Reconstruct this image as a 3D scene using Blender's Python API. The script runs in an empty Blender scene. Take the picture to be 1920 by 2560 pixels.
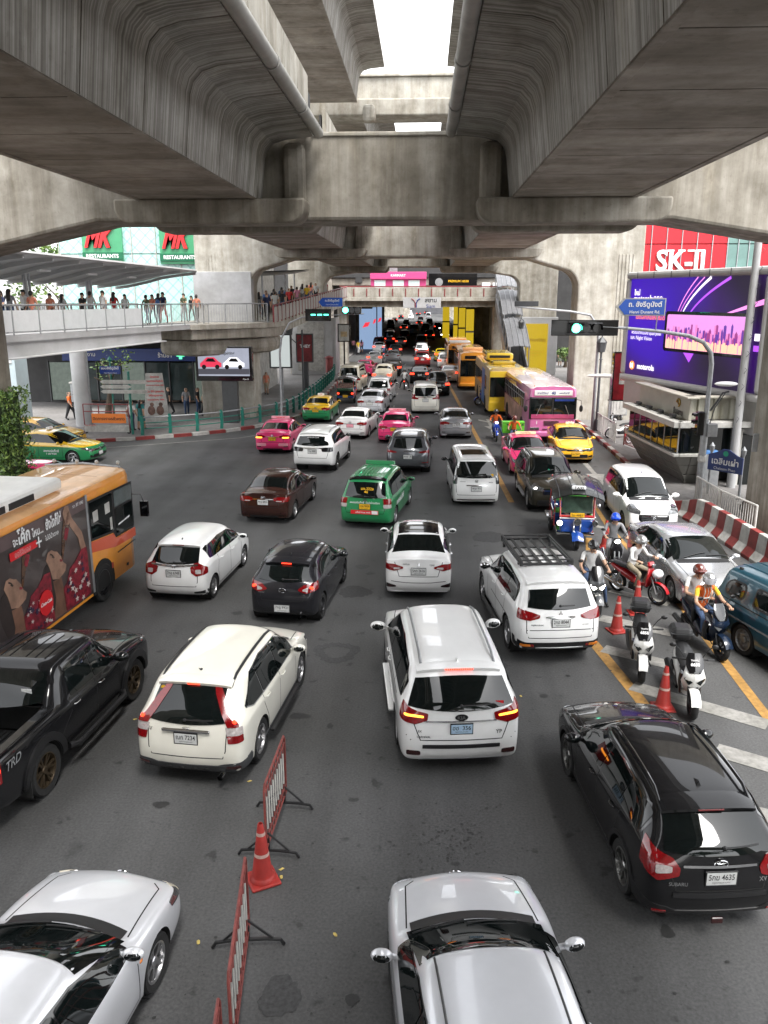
import bpy,bmesh,math,random
from mathutils import Vector,Matrix
from mathutils.bvhtree import BVHTree
from math import sin,cos,tan,pi,radians as R,sqrt,atan2,hypot
random.seed(7)
S=bpy.context.scene
COL=S.collection
# ---------------------------------------------------------------- camera, sky, sun, exposure
F_PX,HOR,VX,CAM_H=2030.0,740.0,1060.0,7.45
PITCH=math.atan((1280-HOR)/F_PX)
YAW=math.atan((VX-960)/F_PX*cos(PITCH))
cam=bpy.data.objects.new('camera',bpy.data.cameras.new('camera'));COL.objects.link(cam)
cam.location=(0,0,CAM_H);cam.rotation_euler=(pi/2-PITCH,0,YAW)
cam.data.sensor_fit='VERTICAL';cam.data.sensor_height=24;cam.data.lens=24*F_PX/2560
cam.data.clip_start=.1;cam.data.clip_end=3000
S.camera=cam
W=bpy.data.worlds.new('World');S.world=W;W.use_nodes=True
nt=W.node_tree;bg=nt.nodes['Background']
sky=nt.nodes.new('ShaderNodeTexSky');sky.sky_type='NISHITA';sky.sun_disc=False
SUN_EL,SUN_AZ=R(62),R(150)
sky.sun_elevation=SUN_EL;sky.sun_rotation=SUN_AZ;sky.dust_density=1.5;sky.air_density=1.0;sky.ozone_density=.6
hs=nt.nodes.new('ShaderNodeHueSaturation');hs.inputs['Saturation'].default_value=.10
nt.links.new(sky.outputs[0],hs.inputs['Color']);nt.links.new(hs.outputs[0],bg.inputs['Color'])
bg.inputs['Strength'].default_value=.15
sd=bpy.data.lights.new('sun','SUN');sd.energy=1.2;sd.angle=R(25);sd.color=(1,.97,.92)
sun=bpy.data.objects.new('sun',sd);COL.objects.link(sun)
sun.rotation_euler=(pi/2-SUN_EL,0,pi-SUN_AZ)
S.view_settings.view_transform='Standard';S.view_settings.look='None'
S.view_settings.exposure=2.22;S.view_settings.gamma=1;S.view_settings.use_curve_mapping=False
S.cycles.max_bounces=6;S.cycles.diffuse_bounces=4;S.cycles.glossy_bounces=3;S.cycles.transmission_bounces=3
S.cycles.use_denoising=True;S.cycles.caustics_reflective=False;S.cycles.caustics_refractive=False;S.cycles.sample_clamp_indirect=6

def ray(px,py):
    c,s=cos(PITCH),sin(PITCH)
    r=(px-960)/F_PX;u=-(py-1280)/F_PX
    fw=c+u*s;up=-s+u*c
    return Vector((r*cos(YAW)-fw*sin(YAW),r*sin(YAW)+fw*cos(YAW),up))
def G(px,py,z=0.0):
    "the point on the ground (height z) that the photograph shows at this pixel"
    d=ray(px,py);t=(z-CAM_H)/d.z
    return Vector((t*d.x,t*d.y,z))
def PY(px,py,Y):
    d=ray(px,py);t=Y/d.y
    return Vector((t*d.x,Y,CAM_H+t*d.z))
def PX(px,py,X):
    d=ray(px,py);t=X/d.x
    return Vector((X,t*d.y,CAM_H+t*d.z))

# ---------------------------------------------------------------- materials
MATS={}
def nodes_of(m):return m.node_tree.nodes,m.node_tree.links
def M(name,col,rough=.6,metal=0,coat=0,emit=0,noise=0,scale=3,detail=6,stretch=(1,1,1),bump=0,spec=.5,emitcol=None,coords='Object',noise2=0,scale2=.4,dark=(0,0,0)):
    if name in MATS:return MATS[name]
    m=bpy.data.materials.new(name);m.use_nodes=True;MATS[name]=m
    N,L=nodes_of(m);b=N['Principled BSDF']
    c=(col[0],col[1],col[2],1)
    b.inputs['Base Color'].default_value=c;b.inputs['Roughness'].default_value=rough
    b.inputs['Metallic'].default_value=metal;b.inputs['Specular IOR Level'].default_value=spec
    if coat:b.inputs['Coat Weight'].default_value=coat;b.inputs['Coat Roughness'].default_value=.03
    if emit:
        b.inputs['Emission Color'].default_value=(emitcol or col)[:3]+(1,) if len((emitcol or col))==3 else (emitcol or col)
        b.inputs['Emission Strength'].default_value=emit
    if noise or bump:
        tc=N.new('ShaderNodeTexCoord');mp=N.new('ShaderNodeMapping');mp.inputs['Scale'].default_value=stretch
        L.new(tc.outputs[coords],mp.inputs[0])
        nz=N.new('ShaderNodeTexNoise');nz.inputs['Scale'].default_value=scale;nz.inputs['Detail'].default_value=detail;nz.inputs['Roughness'].default_value=.62
        L.new(mp.outputs[0],nz.inputs['Vector'])
        if noise:
            rp=N.new('ShaderNodeValToRGB');lo=1-noise;hi=1+noise*.6
            rp.color_ramp.elements[0].position=.3;rp.color_ramp.elements[1].position=.72
            rp.color_ramp.elements[0].color=(col[0]*lo+dark[0],col[1]*lo+dark[1],col[2]*lo+dark[2],1);rp.color_ramp.elements[1].color=(min(1,col[0]*hi),min(1,col[1]*hi),min(1,col[2]*hi),1)
            L.new(nz.outputs['Fac'],rp.inputs[0]);out=rp.outputs[0]
            if noise2:
                n2=N.new('ShaderNodeTexNoise');n2.inputs['Scale'].default_value=scale2;n2.inputs['Detail'].default_value=5
                L.new(tc.outputs[coords],n2.inputs['Vector'])
                r2=N.new('ShaderNodeValToRGB');r2.color_ramp.elements[0].position=.35;r2.color_ramp.elements[1].position=.65
                v=1-noise2;r2.color_ramp.elements[0].color=(v,v,v*.97,1);r2.color_ramp.elements[1].color=(1,1,1,1)
                mx=N.new('ShaderNodeMix');mx.data_type='RGBA';mx.blend_type='MULTIPLY';mx.inputs['Factor'].default_value=1
                L.new(n2.outputs['Fac'],r2.inputs[0]);L.new(out,mx.inputs['A']);L.new(r2.outputs[0],mx.inputs['B']);out=mx.outputs['Result']
            L.new(out,b.inputs['Base Color'])
        if bump:
            bp=N.new('ShaderNodeBump');bp.inputs['Strength'].default_value=bump;bp.inputs['Distance'].default_value=.02
            L.new(nz.outputs['Fac'],bp.inputs['Height']);L.new(bp.outputs[0],b.inputs['Normal'])
    return m
def paint(name,col,rough=.28,metal=0.,dirt=.06):
    return M('paint_'+name,col,rough,metal,1.0 if max(col)>.06 else .75,spec=.5 if max(col)>.06 else .08,noise=dirt,scale=2.2,detail=5)
GLASS=M('dark_glass',(.004,.006,.006),.03,0,0,spec=.55,noise=.2,scale=1.2)
BLACK=M('black_plastic',(.012,.012,.013),.45,noise=.2,scale=12)
GBLACK=M('gloss_black',(.006,.006,.007),.12,coat=.6,noise=.2,scale=9)
GREYP=M('grey_plastic',(.05,.052,.055),.55,noise=.2,scale=9)
RUBBER=M('rubber',(.014,.014,.014),.85,noise=.35,scale=14,bump=.2)
ALLOY=M('alloy',(.5,.5,.51),.28,.9,noise=.2,scale=12)
DALLOY=M('dark_alloy',(.06,.06,.065),.35,.8,noise=.2,scale=12)
CHROME=M('chrome',(.72,.72,.73),.09,1,noise=.05,scale=12)
UNDER=M('underbody',(.008,.008,.008),.9,noise=.3,scale=5)
TAIL=M('tail_red',(.20,.003,.005),.10,coat=1,noise=.35,scale=30)
TAILD=M('tail_dark',(.035,.004,.004),.12,coat=1,noise=.3,scale=22)
TAILW=M('tail_clear',(.42,.38,.37),.1,coat=1,noise=.3,scale=30)
LIT=M('brake_lit',(.5,.01,.01),.3,emit=1.3,emitcol=(1,.035,.012),noise=.2,scale=25)
LITA=M('amber_lit',(.8,.25,.01),.3,emit=1.4,emitcol=(1,.30,.03),noise=.2,scale=25)
LITW=M('headlamp_lit',(.9,.9,.85),.2,emit=3,emitcol=(1,.95,.85),noise=.05,scale=25)
LAMP=M('headlamp_clear',(.17,.175,.18),.07,.6,coat=1,noise=.8,scale=16)
AMBER=M('amber',(.7,.2,.02),.2,coat=1,noise=.2,scale=22)
PLATEW=M('plate_white',(.62,.63,.62),.35,noise=.1,scale=9)
PLATEY=M('plate_yellow',(.75,.42,.02),.35,noise=.1,scale=9)
PLATEB=M('plate_blue',(.42,.58,.74),.35,noise=.1,scale=9)
INK=M('black_ink',(.01,.01,.012),.5,noise=.1,scale=9)
WHITE=M('white_print',(.78,.78,.78),.4,noise=.06,scale=9)
REDP=M('red_print',(.6,.015,.02),.4,noise=.08,scale=9)
STEEL=M('galvanised',(.34,.35,.36),.42,.5,noise=.2,scale=6)

# ---------------------------------------------------------------- mesh helpers
class MB:
    def __init__(s):s.V=[];s.F=[];s.I=[];s.smooth=False
    def add(s,vs,fs,mi=0,mt=None):
        n=len(s.V)
        s.V+=[tuple((mt @ Vector(v)) if mt else v) for v in vs]
        s.F+=[tuple(i+n for i in f) for f in fs];s.I+=[mi]*len(fs);return s
    def box(s,c,d,mi=0,rz=0,mt=None):
        x,y,z=d[0]/2,d[1]/2,d[2]/2;ca,sa=cos(rz),sin(rz)
        vs=[(c[0]+a*x*ca-b*y*sa,c[1]+a*x*sa+b*y*ca,c[2]+e*z) for e in (-1,1) for a,b in ((-1,-1),(1,-1),(1,1),(-1,1))]
        return s.add(vs,[(3,2,1,0),(4,5,6,7),(0,1,5,4),(1,2,6,5),(2,3,7,6),(3,0,4,7)],mi,mt)
    def bar(s,a,b,w,h,mi=0):
        "a box from a to b, w across, h up"
        a=Vector(a);b=Vector(b);d=b-a
        u=d.cross(Vector((0,0,1)))
        if u.length<1e-5:u=Vector((1,0,0))
        u.normalize();v=u.cross(d).normalized()
        vs=[tuple(p+u*i*w/2+v*j*h/2) for p in (a,b) for i,j in ((-1,-1),(1,-1),(1,1),(-1,1))]
        return s.add(vs,[(3,2,1,0),(4,5,6,7),(0,1,5,4),(1,2,6,5),(2,3,7,6),(3,0,4,7)],mi)
    def tube(s,pts,r,n=8,mi=0,cap=True):
        pts=[Vector(p) for p in pts];rings=[];up=None
        rr=r if isinstance(r,(list,tuple)) else [r]*len(pts)
        for i,p in enumerate(pts):
            d=(pts[min(i+1,len(pts)-1)]-pts[max(i-1,0)]).normalized()
            if up is None:up=Vector((0,0,1)) if abs(d.z)<.9 else Vector((1,0,0))
            u=d.cross(up).normalized();up=u.cross(d).normalized()
            rings.append([tuple(p+(u*cos(2*pi*k/n)+up*sin(2*pi*k/n))*rr[i]) for k in range(n)])
        vs=[v for q in rings for v in q]
        fs=[(i*n+k,i*n+(k+1)%n,(i+1)*n+(k+1)%n,(i+1)*n+k) for i in range(len(pts)-1) for k in range(n)]
        if cap:fs+=[tuple(range(n-1,-1,-1)),tuple((len(pts)-1)*n+k for k in range(n))]
        return s.add(vs,fs,mi)
    def lathe(s,prof,c=(0,0,0),axis='Z',n=20,mi=0,mt=None):
        vs=[]
        for r,h in prof:
            for k in range(n):
                a=2*pi*k/n;x,y=r*cos(a),r*sin(a)
                vs.append({'Z':(c[0]+x,c[1]+y,c[2]+h),'Y':(c[0]+x,c[1]+h,c[2]+y),'X':(c[0]+h,c[1]+x,c[2]+y)}[axis])
        fs=[(i*n+k,i*n+(k+1)%n,(i+1)*n+(k+1)%n,(i+1)*n+k) for i in range(len(prof)-1) for k in range(n)]
        return s.add(vs,fs,mi,mt)
    def prism(s,poly,h,mi=0,plane='XY',z=0,mt=None):
        "poly extruded: plane XY along Z, XZ along Y, YZ along X"
        f={'XY':lambda a,b,e:(a,b,z+e),'XZ':lambda a,b,e:(a,z+e,b),'YZ':lambda a,b,e:(z+e,a,b)}[plane]
        n=len(poly);vs=[f(a,b,0) for a,b in poly]+[f(a,b,h) for a,b in poly]
        fs=[tuple(range(n-1,-1,-1)),tuple(range(n,2*n))]+[(i,(i+1)%n,n+(i+1)%n,n+i) for i in range(n)]
        return s.add(vs,fs,mi,mt)
    def grid(s,rows,mi=0,mt=None):
        n=len(rows[0]);vs=[tuple(v) for r in rows for v in r]
        return s.add(vs,[(i*n+k,i*n+k+1,(i+1)*n+k+1,(i+1)*n+k) for i in range(len(rows)-1) for k in range(n-1)],mi,mt)
    def ball(s,c,r,n=10,m=7,mi=0,mt=None):
        rx,ry,rz=r if isinstance(r,(tuple,list)) else (r,r,r)
        rows=[[(c[0]+rx*sin(pi*i/m)*cos(2*pi*k/n),c[1]+ry*sin(pi*i/m)*sin(2*pi*k/n),c[2]+rz*cos(pi*i/m)) for k in range(n+1)] for i in range(m+1)]
        return s.grid([r_[::-1] for r_ in rows],mi,mt)
    def mesh(s,name,mats=None,smooth=None,angle=35,fix=False):
        me=bpy.data.meshes.new(name);me.from_pydata(s.V,[],s.F)
        for m in (mats if isinstance(mats,(list,tuple)) else [mats]):
            if m:me.materials.append(m)
        if any(s.I):me.polygons.foreach_set('material_index',s.I)
        if fix:
            bm=bmesh.new();bm.from_mesh(me);bmesh.ops.remove_doubles(bm,verts=bm.verts,dist=1e-4);bmesh.ops.recalc_face_normals(bm,faces=bm.faces);bm.to_mesh(me);bm.free()
        if smooth:me.shade_smooth();me.set_sharp_from_angle(angle=R(angle))
        me.update();return me
    def obj(s,name,mats=None,parent=None,smooth=None,angle=35,loc=None,rot=None,bevel=0,fix=False,**kw):
        return mkobj(name,s.mesh(name,mats,smooth,angle,fix),parent,loc,rot,bevel,**kw)
def mkobj(name,me,parent=None,loc=None,rot=None,bevel=0,**kw):
    o=bpy.data.objects.new(name,me);COL.objects.link(o)
    if parent:o.parent=parent
    if loc:o.location=loc
    if rot:o.rotation_euler=rot
    if bevel:
        b=o.modifiers.new('bevel','BEVEL');b.width=bevel;b.segments=2;b.limit_method='ANGLE';b.angle_limit=R(30)
    for k,v in kw.items():o[k]=v
    return o
def tag(o,label=None,category=None,group=None,kind=None):
    if label:o['label']=label
    if category:o['category']=category
    if group:o['group']=group
    if kind:o['kind']=kind
    return o
def empty(name,loc=(0,0,0),rz=0,label=None,category=None,group=None,kind=None):
    o=bpy.data.objects.new(name,None);COL.objects.link(o);o.location=loc;o.rotation_euler=(0,0,rz);o.empty_display_size=.2
    return tag(o,label,category,group,kind)
TS=bpy.data.scenes.new('workbench')
def bake(me,mods):
    "evaluate modifiers on a mesh in a scratch scene"
    o=me if isinstance(me,bpy.types.Object) else bpy.data.objects.new('tmp',me);TS.collection.objects.link(o)
    mods(o) if mods else None
    TS.view_layers[0].update();dg=TS.view_layers[0].depsgraph;m2=bpy.data.meshes.new_from_object(o.evaluated_get(dg));bpy.data.objects.remove(o);return m2
def copy_tree(o,parent=None,swap=None):
    c=o.copy();COL.objects.link(c)
    if parent:c.parent=parent
    if swap and c.type=='MESH':
        for i,sl in enumerate(o.material_slots):
            if sl.material and sl.material.name in swap:
                c.material_slots[i].link='OBJECT';c.material_slots[i].material=swap[sl.material.name]
    for ch in list(o.children):copy_tree(ch,c,swap)
    return c
_TXT={}
def text_mesh(body,size=1,bold=0,shear=0,ext=.0,space=1):
    key=(body,bold,shear,ext,space)
    if key not in _TXT:
        c=bpy.data.curves.new('txt','FONT');c.body=body;c.offset=bold;c.shear=shear;c.extrude=ext;c.align_x='CENTER';c.align_y='CENTER';c.space_character=space
        c.resolution_u=3
        me=bake(bpy.data.objects.new('txt',c),None)
        xs=[v.co.x for v in me.vertices] or [0];ys=[v.co.y for v in me.vertices] or [0]
        _TXT[key]=(me,min(xs),max(xs),min(ys),max(ys))
    return _TXT[key]
def text(name,body,mat,loc,xdir,updir,width=None,height=None,parent=None,bold=0,shear=0,ext=0,space=1,**kw):
    "lettering whose ink box is centred on loc; xdir = reading direction, updir = up"
    me0,x0,x1,y0,y1=text_mesh(body,1,bold,shear,ext,space)
    me=me0.copy();me.materials.clear();me.materials.append(mat)
    w,h=max(x1-x0,1e-4),max(y1-y0,1e-4)
    if width and height:sx,sy=width/w,height/h
    elif width:sx=sy=width/w
    else:sx=sy=height/h
    me.transform(Matrix.Diagonal((sx,sy,min(sx,sy),1)) @ Matrix.Translation((-(x0+x1)/2,-(y0+y1)/2,0)))
    X=Vector(xdir).normalized();U=Vector(updir);U=(U-X*U.dot(X)).normalized();Z=X.cross(U)
    o=mkobj(name,me,parent,**kw)
    o.matrix_local=Matrix.Translation(Vector(loc)) @ Matrix((X,U,Z)).transposed().to_4x4()
    return o
# ---------------------------------------------------------------- materials of the place
def concrete(name,col,stretch=(1,1,1),scale=1.2,noise=.35,streak=.45,sstretch=(1.2,1.2,.08),sscale=2.2,bump=.25):
    m=bpy.data.materials.new(name);m.use_nodes=True;MATS[name]=m;N,L=nodes_of(m);b=N['Principled BSDF'];b.inputs['Roughness'].default_value=.85
    tc=N.new('ShaderNodeNewGeometry')
    def nz(st,sc,det,lo,hi,a,c):
        mp=N.new('ShaderNodeMapping');mp.inputs['Scale'].default_value=st;L.new(tc.outputs['Position'],mp.inputs[0])
        n=N.new('ShaderNodeTexNoise');n.inputs['Scale'].default_value=sc;n.inputs['Detail'].default_value=det;n.inputs['Roughness'].default_value=.65;L.new(mp.outputs[0],n.inputs['Vector'])
        r=N.new('ShaderNodeValToRGB');r.color_ramp.elements[0].position=lo;r.color_ramp.elements[1].position=hi;r.color_ramp.elements[0].color=a;r.color_ramp.elements[1].color=c;L.new(n.outputs['Fac'],r.inputs[0]);return n,r.outputs[0]
    def mul(a,b_):
        mx=N.new('ShaderNodeMix');mx.data_type='RGBA';mx.blend_type='MULTIPLY';mx.inputs['Factor'].default_value=1;L.new(a,mx.inputs['A']);L.new(b_,mx.inputs['B']);return mx.outputs['Result']
    lo=1-noise;n1,c1=nz(stretch,scale,8,.32,.70,(col[0]*lo,col[1]*lo*.98,col[2]*lo*.93,1),(col[0]*1.15,col[1]*1.15,col[2]*1.15,1))
    v=1-streak;n2,c2=nz(sstretch,sscale,6,.40,.60,(v,v*.97,v*.92,1),(1,1,1,1))
    n3,c3=nz((1,1,1),.28,4,.35,.65,(.72,.71,.69,1),(1,1,1,1));n4,c4=nz((1,1,1),9,6,.25,.42,(.72,.70,.68,1),(1,1,1,1))
    n5,c5=nz((1,1,.45),1.1,10,.54,.70,(1,1,1,1),(.66,.64,.60,1));n6,c6=nz((1,.6,.25),.8,7,.56,.70,(1,1,1,1),(1.22,1.2,1.15,1))
    L.new(mul(mul(mul(mul(mul(c1,c2),c3),c4),c5),c6),b.inputs['Base Color'])
    bp=N.new('ShaderNodeBump');bp.inputs['Strength'].default_value=bump;bp.inputs['Distance'].default_value=.03;L.new(n1.outputs['Fac'],bp.inputs['Height']);L.new(bp.outputs[0],b.inputs['Normal'])
    return m
CON=concrete('weathered_concrete',(.42,.395,.35),streak=.34,sscale=1.6)
CONL=concrete('pale_concrete',(.52,.50,.455),streak=.26,sscale=1.3)
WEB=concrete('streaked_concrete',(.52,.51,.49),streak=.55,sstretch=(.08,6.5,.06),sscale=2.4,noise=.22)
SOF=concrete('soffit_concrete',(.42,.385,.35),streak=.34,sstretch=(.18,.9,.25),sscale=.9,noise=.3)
GREYW=M('grey_wall_paint',(.46,.46,.47),.6,noise=.12,scale=1.5,noise2=.15,scale2=.6)
PIPE=M('grey_pipe',(.40,.39,.37),.5,noise=.25,scale=1.5,noise2=.2)
ASPH=M('asphalt',(.086,.086,.087),.82,noise=.38,scale=26,detail=10,bump=.30,noise2=.30,scale2=.35)
def asphalt():
    m=ASPH;N,L=nodes_of(m);b=N['Principled BSDF'];src=b.inputs['Base Color'].links[0].from_socket
    g=N.new('ShaderNodeNewGeometry')
    def layer(st,sc,det,p0,p1,c0,c1,src):
        mp=N.new('ShaderNodeMapping');mp.inputs['Scale'].default_value=st;L.new(g.outputs['Position'],mp.inputs[0])
        n=N.new('ShaderNodeTexNoise');n.inputs['Scale'].default_value=sc;n.inputs['Detail'].default_value=det;L.new(mp.outputs[0],n.inputs['Vector'])
        r=N.new('ShaderNodeValToRGB');r.color_ramp.elements[0].position=p0;r.color_ramp.elements[1].position=p1;r.color_ramp.elements[0].color=(c0,)*3+(1,);r.color_ramp.elements[1].color=(c1,)*3+(1,);L.new(n.outputs['Fac'],r.inputs[0])
        mx=N.new('ShaderNodeMix');mx.data_type='RGBA';mx.blend_type='MULTIPLY';mx.inputs['Factor'].default_value=1;L.new(src,mx.inputs['A']);L.new(r.outputs[0],mx.inputs['B']);return mx.outputs['Result']
    s=layer((1,.06,1),.9,5,.38,.62,.78,1.12,src) # worn along the lanes
    s=layer((1,1,1),2.6,9,.30,.36,.45,1,s) # oil spots
    s=layer((1,1,1),.9,3,.68,.74,1,.72,s) # damp patches
    L.new(s,b.inputs['Base Color'])
    nz=N.new('ShaderNodeTexNoise');nz.inputs['Scale'].default_value=.5;L.new(g.outputs['Position'],nz.inputs['Vector'])
    r=N.new('ShaderNodeMapRange');r.inputs['To Min'].default_value=.55;r.inputs['To Max'].default_value=.9;L.new(nz.outputs['Fac'],r.inputs['Value']);L.new(r.outputs[0],b.inputs['Roughness'])
asphalt()
ASPD=M('asphalt_patch',(.056,.056,.057),.9,noise=.45,scale=18,detail=10,bump=.4)
OIL=M('oil_stain',(.028,.028,.028),.55,noise=.3,scale=6)
PAVE=M('paving',(.20,.19,.185),.8,noise=.25,scale=5,bump=.2,noise2=.25)
ROADW=M('road_white',(.28,.272,.255),.7,noise=.35,scale=9,detail=9,noise2=.25,scale2=2)
ROADY=M('road_yellow',(.40,.22,.06),.7,noise=.35,scale=9,detail=9,noise2=.25,scale2=2)
KERBR=M('kerb_red',(.24,.03,.027),.6,noise=.3,scale=6,noise2=.3,scale2=2);KERBW=M('kerb_white',(.50,.49,.465),.6,noise=.25,scale=6,noise2=.3,scale2=2)
GPOST=M('green_post',(.010,.16,.12),.4,coat=.4,noise=.15,scale=6);RAILR=M('red_rail',(.20,.045,.038),.5,noise=.4,scale=12);WRAIL=M('white_rail',(.50,.49,.46),.45,noise=.2,scale=10)
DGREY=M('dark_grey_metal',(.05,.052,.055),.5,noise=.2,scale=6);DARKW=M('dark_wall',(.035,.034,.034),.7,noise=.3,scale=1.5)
MRED=M('mark_red',(.24,.045,.045),.5,noise=.2,scale=8)
SKIN=M('skin',(.45,.27,.18),.55,noise=.08,scale=20);HAIR=M('black_hair',(.010,.008,.007),.5,noise=.3,scale=40)
SHOPBLUE=M('shop_blue',(.010,.035,.20),.4,noise=.1,scale=3)
def poly_slab(name,pts,z0,z1,mat,**kw):
    mb=MB();mb.prism(pts,z1-z0,plane='XY',z=z0);return mb.obj(name,mat,fix=True,**kw)
def strip(name,a,b,w,mat,z=.006,**kw):
    a=Vector(a);b=Vector(b);d=(b-a);n=Vector((-d.y,d.x,0)).normalized()*w/2
    mb=MB();k=max(1,int(d.length/1.5));rows=[]
    for i in range(k+1):
        p=a+d*i/k;rows.append([(p.x+n.x,p.y+n.y,z),(p.x-n.x,p.y-n.y,z)])
    mb.grid(rows);return mb.obj(name,mat,fix=True,kind='structure',**kw)
# ---------------------------------------------------------------- ground
def ground():
    mb=MB();mb.add([(-400,-120,0),(400,-120,0),(400,1500,0),(-400,1500,0)],[(0,1,2,3)]);mb.obj('road',ASPH,kind='structure')
    KL=[(-60,34),(-30,38.5),(-22,40.2),(-18.1,41.3),(-14.75,42.6),(-12.3,44.1),(-10.6,45.6),(-9.4,47.2),(-8.3,49.4),(-7.85,51.5),(-7.6,55),(-7.58,62),(-7.7,74),(-8.6,84),(-9.2,100),(-9.2,150),(-9.2,320)]
    KR=[(10.9,4),(10.3,16),(9.85,22.2),(9.35,27.8),(9.3,29.6),(9.45,38),(9.55,45),(9.4,60),(9.3,80),(9.3,150),(9.3,320)]
    poly_slab('pavement_left',[(-60,320)]+KL,-.05,.14,PAVE,kind='structure');poly_slab('pavement_right',[(60,4)]+[(60,320)]+KR[::-1],-.05,.14,PAVE,kind='structure')
    for nm,K,y1,sg in (('left',KL[2:],92,-1),('right',KR[3:],80,1)):
        root=empty('kerb',(0,0,0),label=f'red and white painted kerb along the {nm} pavement',category='kerb')
        pts=[];L_=0;step=1.0;cur=Vector(K[0]+(0,));out=[cur]
        for p in K[1:]:
            p=Vector(p+(0,));
            while (p-cur).length>step and cur.y<y1:cur=cur+(p-cur).normalized()*step;out.append(cur)
        for i,(a,b) in enumerate(zip(out,out[1:])):
            d=(b-a);n=Vector((-d.y,d.x,0)).normalized()*-sg
            mb=MB();h=.17;e=d.normalized()*.008;a2,b2=a+e,b-e
            vs=[a2+n*.03,b2+n*.03,b2-n*.20,a2-n*.20];mb.add([(v.x,v.y,0) for v in vs]+[(a2.x,a2.y,h),(b2.x,b2.y,h),(b2.x-n.x*.2,b2.y-n.y*.2,h),(a2.x-n.x*.2,a2.y-n.y*.2,h)],[(3,2,1,0),(4,5,6,7),(0,1,5,4),(1,2,6,5),(2,3,7,6),(3,0,4,7)])
            mb.obj('kerb_stone',KERBR if i % 2 else KERBW,root,fix=True)
    # yellow and white paint
    for a,b,w,m in (((1128,972),(1279,1256),.22,ROADY),((1113,945),(1128,972),.22,ROADY),((1472,1240),(1517,1312),.16,ROADY),((1472,1345),(1481,1604),.20,ROADY),((1481,1604),(1594,1742),.24,ROADY),((1594,1742),(1790,2000),.24,ROADY),((1517,1312),(1713,1526),.16,ROADY),((1713,1526),(1920,1795),.20,ROADY),((1920,1795),(2100,2040),.20,ROADY),
                       ((1060,900),(1085,990),.0,ROADW)):
        if w:strip('road_marking',G(*a),G(*b),w,m)
    for k,(a,b,w) in enumerate([((1490,1430),(1500,1428),.3),((1500,1545),(1700,1588),.42),((1526,1476),(1672,1512),.30),((1508,1622),(1670,1662),.42),((1580,1715),(1920,1813),.42),((1790,1875),(1960,1925),.45),((1600,1700),(1610,1703),.3),((1890,2040),(1990,2065),.5),((1486,1315),(1520,1322),.25)]):
        if b[0]-a[0]>30:strip('hatch_bar',G(*a),G(*b),w,ROADW,z=.010)
    for a,b in (((600,1095),(740,1072)),((193,1125),(600,1095))):strip('edge_line',G(*a),G(*b),.12,ROADW)
    for px,py in ((985,1016),(993,985),(998,971),(1003,955),(1006,940),(1010,925),(1013,912)):
        g=G(px,py);strip('lane_dash',(g.x,g.y-.5,0),(g.x,g.y+.5,0),.12,ROADW)
    strip('lane_line',G(1345,1010),G(1545,1255),.13,ROADW);strip('stop_line',G(1105,1290),G(1150,1290),.3,ROADW) if 0 else None
    for (px,py,s,fl) in ((1226,1062,1.0,1),(1480,1178,1.0,0)):
        g=G(px,py);mb=MB();z=.009
        mb.add([(g.x+x*s,g.y+y*s,z) for x,y in ((-.1,2.2),(.1,2.2),(.1,-.6),(-.1,-.6))],[(3,2,1,0)]);mb.add([(g.x+x*s,g.y+y*s,z) for x,y in ((-.42,-.6),(.42,-.6),(0,-2.2))],[(0,2,1)])
        if fl:mb.add([(g.x+x*s,g.y+y*s,z) for x,y in ((-.1,1.4),(-.1,.9),(-.6,1.6),(-.6,2.2))],[(0,1,2,3)])
        mb.obj('road_arrow',ROADW,kind='structure',fix=True)
    rnd=random.Random(3)
    def blob(name,px,py,r,mat,z=.005,sx=1,sy=1,hole=0):
        g=G(px,py);mb=MB();n=40;rad=[r*(1+.10*rnd.uniform(-1,1)+.08*sin(3*k*2*pi/n+px)) for k in range(n)]
        if hole:
            mb.grid([[(g.x+sx*rad[k % n]*q*cos(2*pi*k/n),g.y+sy*rad[k % n]*q*sin(2*pi*k/n),z) for k in range(n+1)] for q in (hole,1)])
        else:mb.add([(g.x+sx*rad[k]*cos(2*pi*k/n),g.y+sy*rad[k]*sin(2*pi*k/n),z) for k in range(n)],[tuple(range(n))])
        mb.obj(name,mat,kind='structure')
    for px,py,r,h in ((842,1630,.50,.55),(888,1480,.42,0),(1228,1343,.60,0),(905,1417,.2,0),(1165,1160,.3,.6)):blob('asphalt_patch',px,py,r,ASPD,hole=h)
    for px,py,r,sx in ((402,2012,.10,1.6),(825,1815,.10,.7),(1250,1665,.2,1),(700,2490,.35,.8),(880,2500,.1,1),(750,1790,.12,2),(1650,2280,.12,.6),(1668,2330,.14,.7),(430,1900,.1,2),(1360,1740,.1,1),(1420,1690,.06,1)):blob('oil_stain',px,py,r*.8,OIL if r<.15 else ASPD,.007,sx)
    sp=MB()
    for k in range(900):
        if k % 4==0:px,py=rnd.gauss(1120,70),rnd.gauss(2105,45)
        elif k % 4<3:px,py=rnd.uniform(350,1850),rnd.uniform(1350,2560)
        else:px,py=rnd.gauss(1420,160),rnd.gauss(1690,120)
        g=G(px,py);r=abs(rnd.gauss(0,.009))+.005;a0=rnd.uniform(0,6)
        sp.add([(g.x+r*cos(a0+j*1.26)*rnd.uniform(.6,1.3),g.y+r*sin(a0+j*1.26)*rnd.uniform(.6,1.3),.008) for j in range(5)],[(0,1,2,3,4)])
    sp.obj('tar_spots',OIL,kind='stuff')
    lf=MB();LEAF=M('fallen_leaf',(.55,.42,.12),.7,noise=.3,scale=30)
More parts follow.
